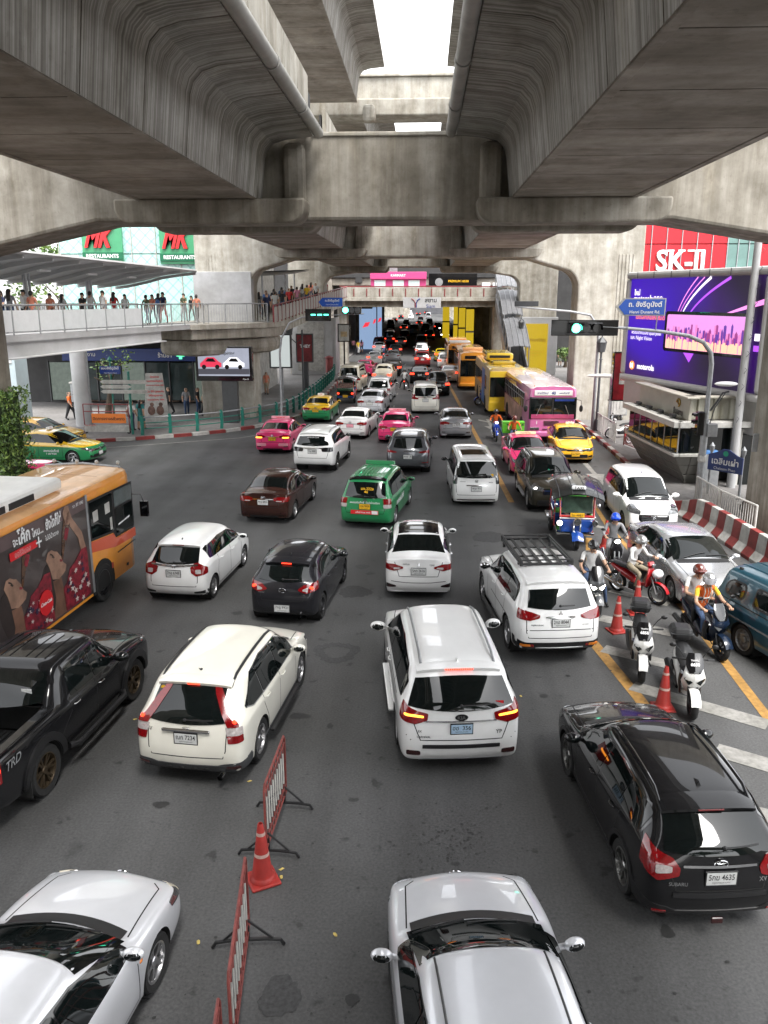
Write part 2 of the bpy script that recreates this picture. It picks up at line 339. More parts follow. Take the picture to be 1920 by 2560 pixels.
    for i,(px,py) in enumerate(((624,1955),(704,2175),(703,2195),(496,2358),(1302,1742),(838,2339),(338,1800),(1100,2200))):
        g=G(px,py);mb=MB();a=rnd.uniform(0,3);mb.add([(g.x+.045*cos(a+t)*q,g.y+.045*sin(a+t)*q,.012+.01*(k % 2)) for k,(t,q) in enumerate(((0,1),(.8,.6),(2.4,.6),(3.14,1),(4,.6),(5.5,.6)))],[(0,1,2,3,4,5)])
        tag(mb.obj('dry_leaf',LEAF),'dry yellow leaf on the asphalt '+('behind the cream SUV','at the foot of the large cone, upper one','at the foot of the large cone, lower one','right of the lower left silver sedan','behind the white SUV with the roof rack','left of the bottom silver sedan','behind the black pickup','in the middle of the empty road')[i],'leaf','dry leaves on the road')
# ---------------------------------------------------------------- viaduct
def fillet(c,r,a0,a1,n=8):return [(c[0]+r*cos(lerp(a0,a1,i/n)),c[1]+r*sin(lerp(a0,a1,i/n))) for i in range(n+1)]
def portal(Y,xlo,xli,xri,xro,zb,zt,depth,label,hl=None,hr=None,mat=None,ztc=None,low=(9.0,9.0),r=1.1,xin=(-8.8,6.6)):
    root=empty('viaduct_portal',(0,Y,0),label=label,category='concrete portal')
    pts=[(xlo,0),(xlo,zt),(xro,zt),(xro,0),(xri,0)]
    pts+=fillet((xri-r,low[1]-r),r,0,pi*.46)
    pts+=[(xin[1],zb),(xin[0],zb)]
    pts+=fillet((xli+r,low[0]-r),r,pi*.54,pi)
    pts+=[(xli,0)]
    mb=MB();mb.prism(pts[::-1],depth,plane='XZ',z=-depth/2);mb.obj('portal_frame',mat or CON,root,bevel=.10,fix=True)
    return root
def girder_profile(s,xi,zs):
    "half ring in (x,z): s=+1 the right girder, -1 the left; xi = inner soffit edge"
    o=xi+s*3.46
    return [(xi,zs),(xi+s*.04,zs+.03),(xi-s*.10,zs+1.16),(xi-s*.18,zs+1.38),(xi-s*.36,zs+1.56),(xi-s*.70,zs+1.66),(xi-s*1.50,zs+1.74),(xi-s*1.50,zs+1.92),(o+s*1.30,zs+1.92),(o+s*1.30,zs+1.70),(o+s*.8,zs+1.56),(o+s*.35,zs+1.15),(o+s*.16,zs+.75),(o-s*.04,zs+.03),(o,zs)]
def girder(s,xi,zs,y0,y1,label,seg=2.62,parapet=True,pipe=True,group=None):
    root=empty('guideway_girder',(0,y0,zs),label=label,category='viaduct girder',group=group)
    n=max(1,round((y1-y0)/seg));sg=(y1-y0)/n;prof=[(x,z-zs) for x,z in girder_profile(s,xi,zs)];m=len(prof)
    mb=MB();e=.02
    rows=[[(x,yy,z) for x,z in prof+[prof[0]]] for yy in (e,sg-e)]
    mb.grid(rows if s<0 else rows[::-1],0);mb.add([(x,e,z) for x,z in prof],[tuple(range(m))],1);mb.add([(x,sg-e,z) for x,z in prof],[tuple(range(m))[::-1]],1)
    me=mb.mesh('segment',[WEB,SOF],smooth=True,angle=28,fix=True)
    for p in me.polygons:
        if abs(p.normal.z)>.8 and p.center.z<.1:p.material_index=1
    core=MB();core.box(((xi+s*1.7),(y1-y0)/2,.9),(3.0,(y1-y0)-.1,1.5));
    for k in range(n):mkobj('segment',me,root,(0,k*sg,0))
    core.obj('girder_core',DARKW,root)
    fil=MB();fil.box((xi+s*.10,(y1-y0)/2,-.005),(.16,y1-y0-.1,.03));fil.box((xi+s*3.36,(y1-y0)/2,-.005),(.16,y1-y0-.1,.03));fil.obj('soffit_lip',SOF,root,bevel=.01,kind='stuff')
    if parapet:
        pm=MB();xe=xi-s*1.52;L_=1.9
        pts=[(0.02,0),(L_-.30,0),(L_-.12,.25),(L_-.02,.8),(L_-.02,1.15),(0.02,1.15),(.02,.8)]
        pm.prism(pts,.10,plane='YZ',z=0);pme=pm.mesh('parapet_panel',CONL,fix=True)
        k=0
        while (k+1)*L_<(y1-y0):mkobj('parapet_panel',pme,root,(xe-.05,k*L_,1.80));k+=1
        bk=MB();bk.box((xe+s*.12,(y1-y0)/2,2.35),(.06,y1-y0-.1,.9));bk.obj('parapet_back',DARKW,root)
        om=MB();om.box((xi+s*4.7,(y1-y0)/2,2.35),(.12,y1-y0-.1,1.0));om.obj('outer_parapet',CONL,root)
    if pipe:
        x=xi-s*1.66;k=0
        while k*3.9<(y1-y0)-.3:
            ye=min((k+1)*3.9,y1-y0-.2);pb=MB();pb.tube([(x,k*3.9+.02,1.80),(x,ye-.02,1.80)],.15,14);pb.tube([(x,k*3.9+.02,1.80),(x,k*3.9+.14,1.80)],.172,14);pb.obj('drain_pipe',PIPE,root,smooth=True);k+=1
    return root
def corbel(Y,x0,x1,z0,z1,root,side=-1,d=1.15):
    mb=MB();w=x1-x0;r=.45;pts=[(x0,z1)]+fillet((x0+r,z0+r),r,pi,1.5*pi,6)+fillet((x1-r,z0+r),r,1.5*pi,2*pi,6)+[(x1,z1)]
    mb.prism(pts,d,plane='XZ',z=(-1.1-d) if side<0 else 1.1);mb.obj('corbel',CON,root,smooth=True,bevel=.06,fix=True)
def viaduct():
    p1=portal(26.1,-17.0,-13.95,10.9,13.9,9.58,11.95,2.2,'dark streaked concrete crossbeam nearest the viewer, spanning the whole road',low=(8.72,9.03),xin=(-9.7,7.1),r=.3)
    p2=portal(51.1,-13.7,-10.4,9.05,12.75,9.66,12.1,2.2,'second concrete portal with round-cornered legs on both sides of the road',low=(9.1,9.0),xin=(-7.6,5.8),mat=CONL)
    p3=portal(80.0,-12.8,-9.4,8.9,12.4,10.05,12.2,2.2,'third concrete portal, just before the footbridge',low=(9.3,9.3),xin=(-3.5,3.0),mat=CONL)
    p0=portal(-1.6,-17.4,-14.35,12.75,15.8,9.42,11.95,2.2,'crossbeam of the viaduct directly above and behind the viewer',low=(8.3,8.78),xin=(-9.0,6.6),r=.3)
    for p,Y in ((p1,26.1),(p2,51.1),(p3,80.0)):
        for sd in (-1,1):
            corbel(Y,-8.75,-3.35,9.42 if p is p1 else 9.6,10.08,p,sd);corbel(Y,1.45,6.75,9.42 if p is p1 else 9.6,10.08,p,sd)
        for x in (-3.75,1.85):
            for sd in (-1,1):
                mb=MB();mb.box((x,sd*1.25,10.7),(.62,.5,1.9));mb.obj('shear_block',CON,p,bevel=.18)
        mb=MB();mb.box((-1.1,0,11.90),(4.3,2.3,.12));mb.obj('beam_cap',CONL,p,bevel=.03)
    for k in range(5):sub_box(p2,'groove_rib',(11.35+k*.20,-1.12,5.0),(.10,.05,9.6),CONL,.015)
    for k in range(3):sub_box(p2,'groove_rib',(-12.9+k*.20,-1.12,8.3),(.10,.05,3.0),CONL,.015)
    # lower wrap of the left leg: grey painted steel cladding
    sub_box(p2,'leg_cladding',(-12.05,-.9,7.35),(3.5,.75,3.0),M('pale_cladding',(.42,.42,.43),.6,noise=.12,noise2=.2,scale2=1),.03)
    rows=[('nearest span',-45,24.9),('second span',27.3,49.9),('third span',52.3,78.8)]
    for nm,a,b in rows:
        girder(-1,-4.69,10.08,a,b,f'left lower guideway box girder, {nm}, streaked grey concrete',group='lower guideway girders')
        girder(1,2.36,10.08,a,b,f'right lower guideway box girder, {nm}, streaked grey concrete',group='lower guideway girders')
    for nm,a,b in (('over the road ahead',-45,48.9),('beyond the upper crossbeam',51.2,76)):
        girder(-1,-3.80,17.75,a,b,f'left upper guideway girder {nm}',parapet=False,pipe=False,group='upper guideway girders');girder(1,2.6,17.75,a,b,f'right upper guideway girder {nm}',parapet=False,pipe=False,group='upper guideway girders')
    u=empty('upper_crossbeam',(0,51.1,0),label='short upper concrete crossbeam seen through the gap between the decks',category='crossbeam')
    sub_box(u,'beam',(-1,0,17.75),(24,2.2,.9),CONL,.08);sub_box(u,'beam_stem',(-1,0,18.75),(23,1.6,1.2),CONL,.05);sub_box(u,'beam_cap',(-1,0,19.42),(23.2,1.9,.14),CONL,.03)
    for x in (-12.05,10.9):sub_box(u,'column',(x,0,14.5),(2.4,2.0,5.0),CONL,.15)
    for x in (-3.2,1.9):sub_box(u,'corbel',(x,-1.3,17.35),(.7,.9,.9),CONL,.2)
    # station over the road beyond the footbridge
    st=empty('elevated_station',(0,100,0),label='dark underside of the elevated station beyond the footbridge',category='station')
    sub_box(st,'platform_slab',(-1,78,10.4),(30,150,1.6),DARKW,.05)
    for k in range(9):
        sub_box(st,'floor_beam',(-1,4+k*17,9.2),(26,1.4,1.0),SOF,.05)
        for x in (-12.2,10.4):sub_box(st,'station_column',(x,4+k*17,4.8),(1.8,1.8,9.5),SOF,.15)
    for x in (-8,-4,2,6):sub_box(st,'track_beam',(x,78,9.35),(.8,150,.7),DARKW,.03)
# ---------------------------------------------------------------- skywalks
def rail_run(root,a,b,h=1.1,step=.16,post=1.6,mat=STEEL,bar=None,zb=0,solid=None,pr=.02):
    a=Vector(a);b=Vector(b);d=b-a;n=int(d.length/step);bar=bar or mat
    mb=MB();mb.tube([a+Vector((0,0,h)),b+Vector((0,0,h))],.035,8);mb.obj('handrail',mat,root,smooth=True)
    mb=MB();mb.tube([a+Vector((0,0,.10)),b+Vector((0,0,.10))],pr,6);mb.obj('bottom_rail',mat,root)
    k=max(1,round(d.length/post))
    for i in range(k+1):
        p=a+d*i/k;mb=MB();mb.tube([p,p+Vector((0,0,h))],.03,6);mb.obj('rail_post',mat,root)
    if solid:
        mb=MB();q=d.normalized();nn=Vector((q.y,-q.x,0))
        for i in range(k):
            p0=a+d*i/k+q*.05;p1=a+d*(i+1)/k-q*.05;mb=MB();mb.bar(p0+Vector((0,0,.12+(h-.3)/2)),p1+Vector((0,0,.12+(h-.3)/2)),.02,h-.32);mb.obj('guard_panel',solid,root)
    else:
        bal=MB()
        for i in range(n):p=a+d*(i+.5)/n;bal.box((p.x,p.y,p.z+h/2),(.022,.022,h-.1))
        bal.obj('balusters',bar,root,kind='stuff')
def skywalks():
    A,B=Vector((-15.55,30,6.02)),Vector((-12.5,47,5.92));d=(B-A).normalized();n=Vector((-d.y,d.x,0));A0=A-d*9
    sw=empty('skywalk',A,label='grey steel skywalk with a roof crossing at the left',category='skywalk')
    def W_(p):return tuple(Vector(p)-A)
    mb=MB();q=[A0,B+d*1.0,B+d*1.0+n*4.2,A0+n*4.2];mb.add([W_(v) for v in q]+[W_(v-Vector((0,0,.25))) for v in q],[(0,1,2,3),(7,6,5,4),(0,4,5,1),(1,5,6,2),(2,6,7,3),(3,7,4,0)]);mb.obj('deck',GREYW,sw,fix=True)
    for off in (0.05,4.1):
        p,r=A0+n*off,A+d*12.2+n*off;mb=MB();mb.add([W_(v) for v in (p+Vector((0,0,-.22)),r+Vector((0,0,-.22)),r+Vector((0,0,-.75)),p+Vector((0,0,-1.0)))]+[W_(v+n*.25) for v in (p+Vector((0,0,-.22)),r+Vector((0,0,-.22)),r+Vector((0,0,-.75)),p+Vector((0,0,-1.0)))],[(0,1,2,3),(7,6,5,4),(0,4,5,1),(1,5,6,2),(2,6,7,3),(3,7,4,0)]);mb.obj('main_beam',GREYW,sw,fix=True)
        mb=MB();mb.bar(W_(p+Vector((0,0,-.95))-n*.12),W_(r+Vector((0,0,-.74))-n*.12),.35,.04);mb.obj('beam_flange',GREYW,sw)
    rr=empty('skywalk_railing',A,label='grey railing with translucent panels on the left skywalk',category='railing')
    PAN=M('frosted_panel',(.66,.68,.69),.25,noise=.08,scale=3)
    rail_run(rr,W_(A0),W_(A+d*10.3),mat=STEEL,solid=PAN);rail_run(rr,W_(A+d*10.3),W_(B+d*.6),mat=STEEL,bar=WRAIL)
    r2=empty('skywalk_railing',A+n*4.1,label='far side railing of the left skywalk, behind the pedestrians',category='railing');rail_run(r2,W_(A0),W_(B),mat=STEEL,bar=WRAIL)
    # roof
    rf=empty('skywalk_roof',A,label='curved grey canopy with strip lights over the left skywalk',category='canopy')
    a0=A0+Vector((0,0,3.15));secs=[]
    prof=[(.5,.24),(1.4,.16),(2.6,.0),(3.6,-.24),(4.8,-.46),(5.6,-.55)]
    L_=(B-A0).length+.3;rows=[[W_(A0+d*t+n*x+Vector((0,0,2.95+z-.012*t))) for x,z in prof] for t in [L_*i/14 for i in range(15)]]
    mb=MB();mb.grid(rows);mb.grid([[tuple(Vector(p)+Vector((0,0,.09))) for p in r] for r in rows]);mb.obj('roof_sheet',GREYW,rf,smooth=True)
    mb=MB();mb.tube([tuple(Vector(r[0])+Vector((0,0,.03))) for r in rows],.09,6);mb.obj('gutter',GREYW,rf)
    for i in range(0,15,1):
        r=rows[i];mb=MB()
        for p,q_ in zip(r,r[1:]):mb.bar(Vector(p)-Vector((0,0,.10)),Vector(q_)-Vector((0,0,.10)),.07,.16)
        mb.obj('roof_rib',GREYW,rf)
    for i in (2,4,6,8,10,12):
        p=Vector(rows[i][2]);mb=MB();mb.box((p.x,p.y+.6,p.z-.2),(.16,1.1,.09));mb.obj('strip_light',WHITE,rf,bevel=.02)
    for t in (4.5,9.2,12.0,16.0,21.0):
        p=A0+d*t+n*3.9;mb=MB();mb.tube([W_(p),W_(p+Vector((0,0,2.75)))],.11,8);mb.tube([W_(p+d*.3),W_(p+d*.3+Vector((0,0,2.75)))],.07,8);mb.obj('roof_post',STEEL,rf,smooth=True)
    # concrete landing round the left leg, grey cladding, near railing
    ld=empty('skywalk_landing',(-12,49,0),label='stained concrete landing round the left portal leg',category='landing')
    pts=[(-12.8,45.2),(-9.4,49.2),(-8.9,50.2),(-8.9,53.5),(-15.5,53.5),(-15.5,46.5)];pl_=[(x+12,y-49) for x,y in pts]
    mb=MB();mb.prism(pl_,.30,z=5.62);mb.obj('slab',CONL,ld,fix=True,bevel=.03);mb=MB();mb.prism([(x*.985,y*.97+.1) for x,y in pl_],.55,z=5.07);mb.obj('edge_beam',CON,ld,fix=True,bevel=.06)
    mb=MB();mb.prism([(x*.93,y*.9+.35) for x,y in pl_],.95,z=4.12);mb.obj('haunch',CON,ld,fix=True,bevel=.35)
    r3=empty('landing_railing',(0,0,0),label='white railing bars on the landing by the concrete leg',category='railing')
    rail_run(r3,(-12.5,46.9,5.92),(-9.3,49.4,5.92),mat=STEEL,bar=WRAIL)
    # rising walk with red posts to the footbridge
    rw=empty('rising_walkway',(-9,50,0),label='rising walkway with red railing posts leading to the footbridge',category='walkway')
    a,b=Vector((-9.05,50,5.85)),Vector((-7.95,87,7.35));o=Vector((-9,50,0));w=Vector((-3.0,0,0))
    def qd(nm,p,r,h,mat,off=Vector((0,0,0)),ww=w):
        mb=MB();v=[p+off,r+off,r+off+ww,p+off+ww];v=[x-o for x in v];mb.add([tuple(x) for x in v]+[tuple(x-Vector((0,0,h))) for x in v],[(0,1,2,3),(7,6,5,4),(0,4,5,1),(1,5,6,2),(2,6,7,3),(3,7,4,0)]);return mb.obj(nm,mat,rw,fix=True)
    qd('deck',a,b,.30,CONL);qd('side_beam',a,b,.55,CONL,Vector((-.25,0,-.3)),Vector((-.3,0,0)))
    for sx in (0,-3.0):
        n_=30
        for i in range(n_+1):
            p=a.lerp(b,i/n_)+Vector((sx,0,0))-o;mb=MB();mb.box((p.x,p.y,p.z+.5),(.09,.09,1.1));mb.obj('red_post',MRED,rw)
        for hh in (1.05,):mb=MB();mb.tube([a+Vector((sx,0,hh))-o,b+Vector((sx,0,hh))-o],.04,6);mb.obj('handrail',MRED,rw)
        pn=M('ribbed_panel',(.40,.39,.37),.5,noise=.3,scale=(14));mb=MB();mb.bar(a+Vector((sx,0,.5))-o,b+Vector((sx,0,.5))-o,.03,.85);mb.obj('guard_panel',pn,rw)
    # its little roof
    mb=MB();mb.grid([[(-11.9-o.x,y-o.y,8.6+(y-54)*.035) ,(-10.2-o.x,y-o.y,8.9+(y-54)*.035)] for y in (54,62,70,76)]);mb.grid([[(-11.9-o.x,y-o.y,8.7+(y-54)*.035) ,(-10.2-o.x,y-o.y,9.0+(y-54)*.035)] for y in (54,62,70,76)]);mb.obj('walk_roof',GREYW,rw)
    for y in (55,60,65,70,75):mb=MB();mb.tube([(-11.6-o.x,y-o.y,6),(-11.6-o.x,y-o.y,8.7+(y-54)*.035)],.07,6);mb.obj('roof_post',STEEL,rw)
    # footbridge
    fb=empty('footbridge',(0,89,0),label='concrete footbridge with white parapet and red posts crossing the road',category='footbridge')
    sub_box(fb,'deck',(-.6,0,7.12),(17.4,4.4,.36),CONL,.03);sub_box(fb,'main_beam',(-.6,-1.6,6.65),(16.6,.5,.62),CON,.03);sub_box(fb,'main_beam',(-.6,1.6,6.65),(16.6,.5,.62),CON,.03)
    for x in (-8.6,7.8):sub_box(fb,'pier',(x,0,3.3),(1.0,2.0,6.6),CONL,.1)
    for y in (-2.1,2.1):
        for k in range(13):sub_box(fb,'parapet_panel',(-8.6+1.34*(k+.5),y,7.82),(1.30,.10,1.0),CONL,.02);
        for k in range(14):sub_box(fb,'red_post',(-8.6+1.34*k,y-.06,7.80),(.10,.12,.8),MRED,.01)
        sub_box(fb,'handrail',(-.05,y,8.42),(17.4,.12,.07),MRED,.02)
    sgn=empty('station_name_sign',(-.2,86.6,6.78),label='white hanging sign reading Siam under the footbridge',category='sign');sub_box(sgn,'sign_board',(0,0,0),(3.9,.10,1.05),GREYW,.02)
    text('sign_text','สยาม',INK,(.9,-.06,.22),(1,0,0),(0,0,1),width=1.2,parent=sgn,bold=.02);text('sign_text','Siam',SHOPBLUE,(.9,-.06,-.34),(1,0,0),(0,0,1),width=.9,parent=sgn)
    for sx,m_ in ((-1,MRED),(1,SHOPBLUE)):
        mb=MB();mb.tube([(-.65+sx*.45,-.07,.42),(-.65+sx*.20,-.07,.25),(-.65+sx*.06,-.07,0),(-.65+sx*.06,-.07,-.48)],.05,4);mb.obj('line_logo',m_,sgn)
    pk=empty('pink_kiosk',(-2.8,92.5,7.3),label='bright pink kiosk shop on the footbridge',category='kiosk');PK_=M('kiosk_pink',(.50,.06,.20),.4,noise=.05)
    sub_box(pk,'shop_box',(0,0,1.15),(6.0,2,2.3),PK_,.03);sub_box(pk,'fascia',(0,-1.1,2.3),(6.1,.3,.75),PK_,.03);text('shop_text','KARMART',WHITE,(0,-1.27,2.3),(1,0,0),(0,0,1),width=1.6,parent=pk,bold=.02)
    for x in (-2.0,.0,1.7):sub_box(pk,'window',(x,-1.02,1.35),(1.2,.06,.9),M('shop_window',(.55,.65,.66),.2,noise=.1),.01)
    for x in (-1.9,-.7):sub_box(pk,'vent_unit',(x,0,2.95),(1.1,.8,.5),STEEL,.03)
    bk=empty('black_kiosk',(3.1,92.5,7.3),label='black kiosk with a yellow lettered banner on the footbridge',category='kiosk');sub_box(bk,'shop_box',(0,0,1.3),(5.2,2,2.5),GBLACK,.03)
    text('shop_text','PREMIUM 10530',PLATEY,(.6,-1.03,1.7),(1,0,0),(0,0,1),width=2.2,parent=bk,bold=.02);text('shop_text','Sushi Premium',PLATEY,(.6,-1.03,1.3),(1,0,0),(0,0,1),width=1.8,parent=bk) if 0 else None
    mb=MB();mb.lathe([(0,-.02),(.42,-.02),(.42,0)],axis='Y',n=20);mb.obj('round_logo',STEEL,bk,loc=(-1.5,-1.02,1.6));sub_box(bk,'counter',(3.6,-.4,.8),(.9,.9,1.5),WHITE,.02);sub_box(bk,'counter',(4.8,-.4,.8),(.9,.9,1.5),WHITE,.02)
    # covered escalator on the right
    es=empty('covered_escalator',(8.2,88,0),label='covered escalator with ribbed roof coming down to the right pavement',category='escalator')
    for sx in (-.8,.8):
        mb=MB();mb.bar((sx,0,7.5),(sx,-17,.9),.12,1.1);mb.obj('truss',STEEL,es)
        for k in range(9):y=-17*k/8;z=7.5-6.6*k/8;mb=MB();mb.tube([(sx,y,z),(sx,y,z+2.4)],.06,6);mb.obj('roof_post',STEEL,es)
    for k in range(3):
        y0,y1=-6.2*k+1.6,-6.2*k-4.4;z0=10.4-2.55*k;rows=[[(x,lerp(y0,y1,t),z0-.35*k*0-2.2*t**1.6+.25*cos(x*1.3)) for x in (-.95,-.5,0,.5,.95)] for t in (0,.2,.4,.6,.8,1)]
        mb=MB();mb.grid(rows);mb.grid([[(p[0],p[1],p[2]-.06) for p in r] for r in rows]);mb.obj('roof_sheet',M('escalator_roof',(.20,.20,.21),.5,.3,noise=.2,scale=3),es,smooth=True)
        for j in range(5):x=-.9+j*.45;mb=MB();mb.tube([(x,p[0][1],p[0][2]+.30*cos(x*1.3)-.06) for p in rows],.03,4);mb.obj('roof_rib',STEEL,es)
    sub_box(es,'step_run',(0,-8.5,4.0),(1.5,.3,.3),DGREY,.01,rot=(R(21),0,0)) if 0 else None
    mb=MB();mb.bar((0,0,7.1),(0,-17,.5),1.7,.35);mb.obj('escalator_belly',DGREY,es)
# ---------------------------------------------------------------- buildings and street furniture
def facade_pattern(mat_name):
    m=bpy.data.materials.new(mat_name);m.use_nodes=True;MATS[mat_name]=m;N,L=nodes_of(m);b=N['Principled BSDF'];b.inputs['Roughness'].default_value=.12
    tc=N.new('ShaderNodeTexCoord');cols=[]
    for rz in (45,-45):
        mp=N.new('ShaderNodeMapping');mp.inputs['Rotation'].default_value=(0,R(rz),0);L.new(tc.outputs['Object'],mp.inputs[0])
        w=N.new('ShaderNodeTexWave');w.inputs['Scale'].default_value=.55;w.inputs['Distortion'].default_value=0;w.wave_profile='SAW';L.new(mp.outputs[0],w.inputs['Vector'])
        r=N.new('ShaderNodeValToRGB');r.color_ramp.interpolation='CONSTANT';r.color_ramp.elements[0].color=(1,1,1,1);r.color_ramp.elements[1].position=.62;r.color_ramp.elements[1].color=(.70,.82,.80,1);e=r.color_ramp.elements.new(.80);e.color=(1,1,1,1);L.new(w.outputs['Fac'],r.inputs[0]);cols.append(r.outputs[0])
    mx=N.new('ShaderNodeMix');mx.data_type='RGBA';mx.blend_type='MULTIPLY';mx.inputs['Factor'].default_value=1;L.new(cols[0],mx.inputs['A']);L.new(cols[1],mx.inputs['B'])
    m2=N.new('ShaderNodeMix');m2.data_type='RGBA';m2.blend_type='MULTIPLY';m2.inputs['Factor'].default_value=1;m2.inputs['B'].default_value=(.42,.66,.62,1);L.new(mx.outputs['Result'],m2.inputs['A']);L.new(m2.outputs['Result'],b.inputs['Base Color'])
    return m
def leaf_cloud(name,mat,parent,c,r,n,size,rnd,flat=1):
    mb=MB()
    cl=[(Vector((rnd.gauss(0,.42),rnd.gauss(0,.42),rnd.gauss(0,.35))),rnd.uniform(.25,.5)) for _ in range(14)]
    for i in range(n):
        cc,cr=cl[i % 14];p=cc+Vector((rnd.gauss(0,cr*.5),rnd.gauss(0,cr*.5),rnd.gauss(0,cr*.45)))
        p=Vector((c[0]+p.x*r[0],c[1]+p.y*r[1],c[2]+p.z*r[2]));a=Vector((rnd.gauss(0,1),rnd.gauss(0,1),rnd.gauss(0,.6))).normalized();b=a.cross(Vector((rnd.gauss(0,1),rnd.gauss(0,1),rnd.gauss(0,1)))).normalized();s=size*rnd.uniform(.6,1.4)
        mb.add([tuple(p+a*s),tuple(p+b*s*.5),tuple(p-a*s),tuple(p-b*s*.5)],[(0,1,2,3)],0 if rnd.random()<.6 else 1)
    return mb.obj(name,mat,parent)
LEAFA=M('leaf_green',(.055,.11,.022),.55,noise=.4,scale=2.0);LEAFB=M('leaf_light',(.12,.19,.035),.55,noise=.3,scale=2.0);BARK=M('bark',(.09,.065,.045),.9,noise=.4,scale=5,bump=.4)
def tree(x,y,h,r,label,seed,n=2600,size=.16,lean=0):
    rnd=random.Random(seed);root=empty('tree',(x,y,0),label=label,category='tree');mb=MB()
    tr=[Vector((lean*t*t*h*.5+rnd.uniform(-.1,.1),rnd.uniform(-.1,.1),h*.6*t)) for t in (0,.3,.6,1)];mb.tube(tr,[.26,.2,.15,.10],8);mb.obj('trunk',BARK,root,smooth=True)
    for k in range(5):
        a=k*1.3;s=tr[2].lerp(tr[3],rnd.random());e=s+Vector((cos(a)*r*.6,sin(a)*r*.6,h*.22));mb=MB();mb.tube([s,s.lerp(e,.5)+Vector((0,0,.2)),e],[.09,.06,.03],6);mb.obj('limb',BARK,root,smooth=True)
    leaf_cloud('crown',[LEAFA,LEAFB],root,tuple(tr[3]+Vector((0,0,h*.14))),(r,r,h*.34),n,size,rnd);return root
def sheet_sign(name,c,w,h,mat,label,category='sign',rz=0,depth=.12,frame=None,parent=None,fw=.06):
    r=empty(name,c,rz,label,category);sub_box(r,'panel',(0,0,0),(w,depth,h),mat,.005)
    if frame:
        for dx,dz,a,b in ((0,h/2+fw/2,w+2*fw,fw),(0,-h/2-fw/2,w+2*fw,fw),(w/2+fw/2,0,fw,h),(-w/2-fw/2,0,fw,h)):sub_box(r,'frame',(dx,-.02,dz),(a,depth+.06,b),frame,.01)
    return r
SCR_F=None
def screen_mat(name,nodes):return None
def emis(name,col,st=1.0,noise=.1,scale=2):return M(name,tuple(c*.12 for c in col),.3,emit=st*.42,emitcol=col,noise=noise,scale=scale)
def left_side():
    MK=empty('restaurant_building',(-21,58.5,0),label='building with pale green patterned glass and two red MK signs',category='building');FP=facade_pattern('patterned_green_glass')
    sub_box(MK,'wall',((PY(150,700,58.5).x+21+8.5)/2,6,12),(8.5-(PY(150,700,58.5).x+21),11,24),KERBW,.05)
    x0=PY(150,700,58.5).x+21;x1=7.4;n=7;w=(x1-x0)/n
    for i in range(n):
        for j,(za,zb) in enumerate(((5.2,10.3),(10.3,15.2))):sub_box(MK,'glass_panel',(x0+w*(i+.5),.42,(za+zb)/2),(w-.08,.10,zb-za-.08),FP,.01)
    for i in range(0,n+1):sub_box(MK,'mullion',(x0+w*i,.34,10.2),(.07,.12,10.0),KERBW,.01)
    for a in ((213,590,300,642),(407,590,492,645)):
        p=PY(a[0],a[1],58.6);q=PY(a[2],a[3],58.6);wd=q.x-p.x;ht=p.z-q.z+1.0;c=Vector(((p.x+q.x)/2+21,.12,(p.z+q.z)/2-.0+.5))
        s=sub_box(MK,'sign_panel',c,(wd+.5,.18,ht+.8),M('sign_green',(.05,.28,.13),.3,noise=.1),.02)
        sub_box(MK,'sign_strip',(c.x,-.02,q.z+.05),(wd+.5,.1,.5),M('sign_dark_green',(.0,.12,.05),.4,noise=.1),.01)
        text('sign_letters','MK',REDP,(c.x-.1,-.0,c.z+.15),(1,0,0),(0,0,1),width=wd*.95,height=ht*.62,parent=MK,bold=.04,shear=.5,ext=.12)
        text('sign_letters','RESTAURANTS',WHITE,(c.x,-.09,q.z+.05),(1,0,0),(0,0,1),width=wd*.98,parent=MK,bold=.03)
    # ground floor shops
    sf=empty('pharmacy_shop',(-19,55.8,0),label='dark shop front with a long blue pharmacy sign',category='shop')
    sub_box(sf,'back_wall',(-2.4,1.2,2.5),(15,.3,5),DARKW,.02);sub_box(sf,'ceiling',(-2.6,-1.2,4.9),(15.4,6,.3),DARKW,.02)
    sub_box(sf,'sign_band',(-1.2,.1,3.55),(9.4,.3,.85),SHOPBLUE,.03);sub_box(sf,'sign_band',(4.3,.1,3.55),(1.5,.3,1.1),SHOPBLUE,.03)
    text('shop_text','หวานงาม',WHITE,(-4.2,-.07,3.55),(1,0,0),(0,0,1),width=1.3,parent=sf);text('shop_text','ร้านยา',WHITE,(1.3,-.07,3.55),(1,0,0),(0,0,1),width=.95,parent=sf,bold=.02)
    PG=emis('pharmacy_green',(.1,.8,.35),1.2);mb=MB();mb.box((2.4,-.08,3.55),(.55,.04,.2));mb.box((2.4,-.085,3.55),(.2,.05,.55));mb.obj('green_cross',PG,sf)
    SW=M('shop_glass',(.03,.045,.045),.06,noise=.6,scale=.8)
    WARM=emis('shop_light',(.40,.50,.42),.12,noise=.8,scale=3)
    for k in range(7):sub_box(sf,'shop_window',(-6.2+k*1.7,.3,1.7),(1.55,.06,2.6),SW if k % 3 else WARM,.01);sub_box(sf,'window_post',(-7.05+k*1.7,.25,1.7),(.09,.16,2.8),DGREY,.01)
    for k in range(6):sub_box(sf,'shelf',(-5.6+k*1.7,.75,.7+.0),(1.3,.25,.9),M('goods',(.25,.16,.12),.6,noise=.9,scale=6),.02)
    # pale pillar, round column
    g=G(62,1092);r=empty('square_pillar',(g.x,42.2,0),label='pale blue square pillar under the skywalk',category='pillar');sub_box(r,'shaft',(0,0,2.5),(1.35,1.35,5.0),M('pale_blue_tile',(.50,.60,.64),.4,noise=.08),.02);sub_box(r,'plate',(0,-.7,4.35),(1.05,.06,.5),WHITE,.01)
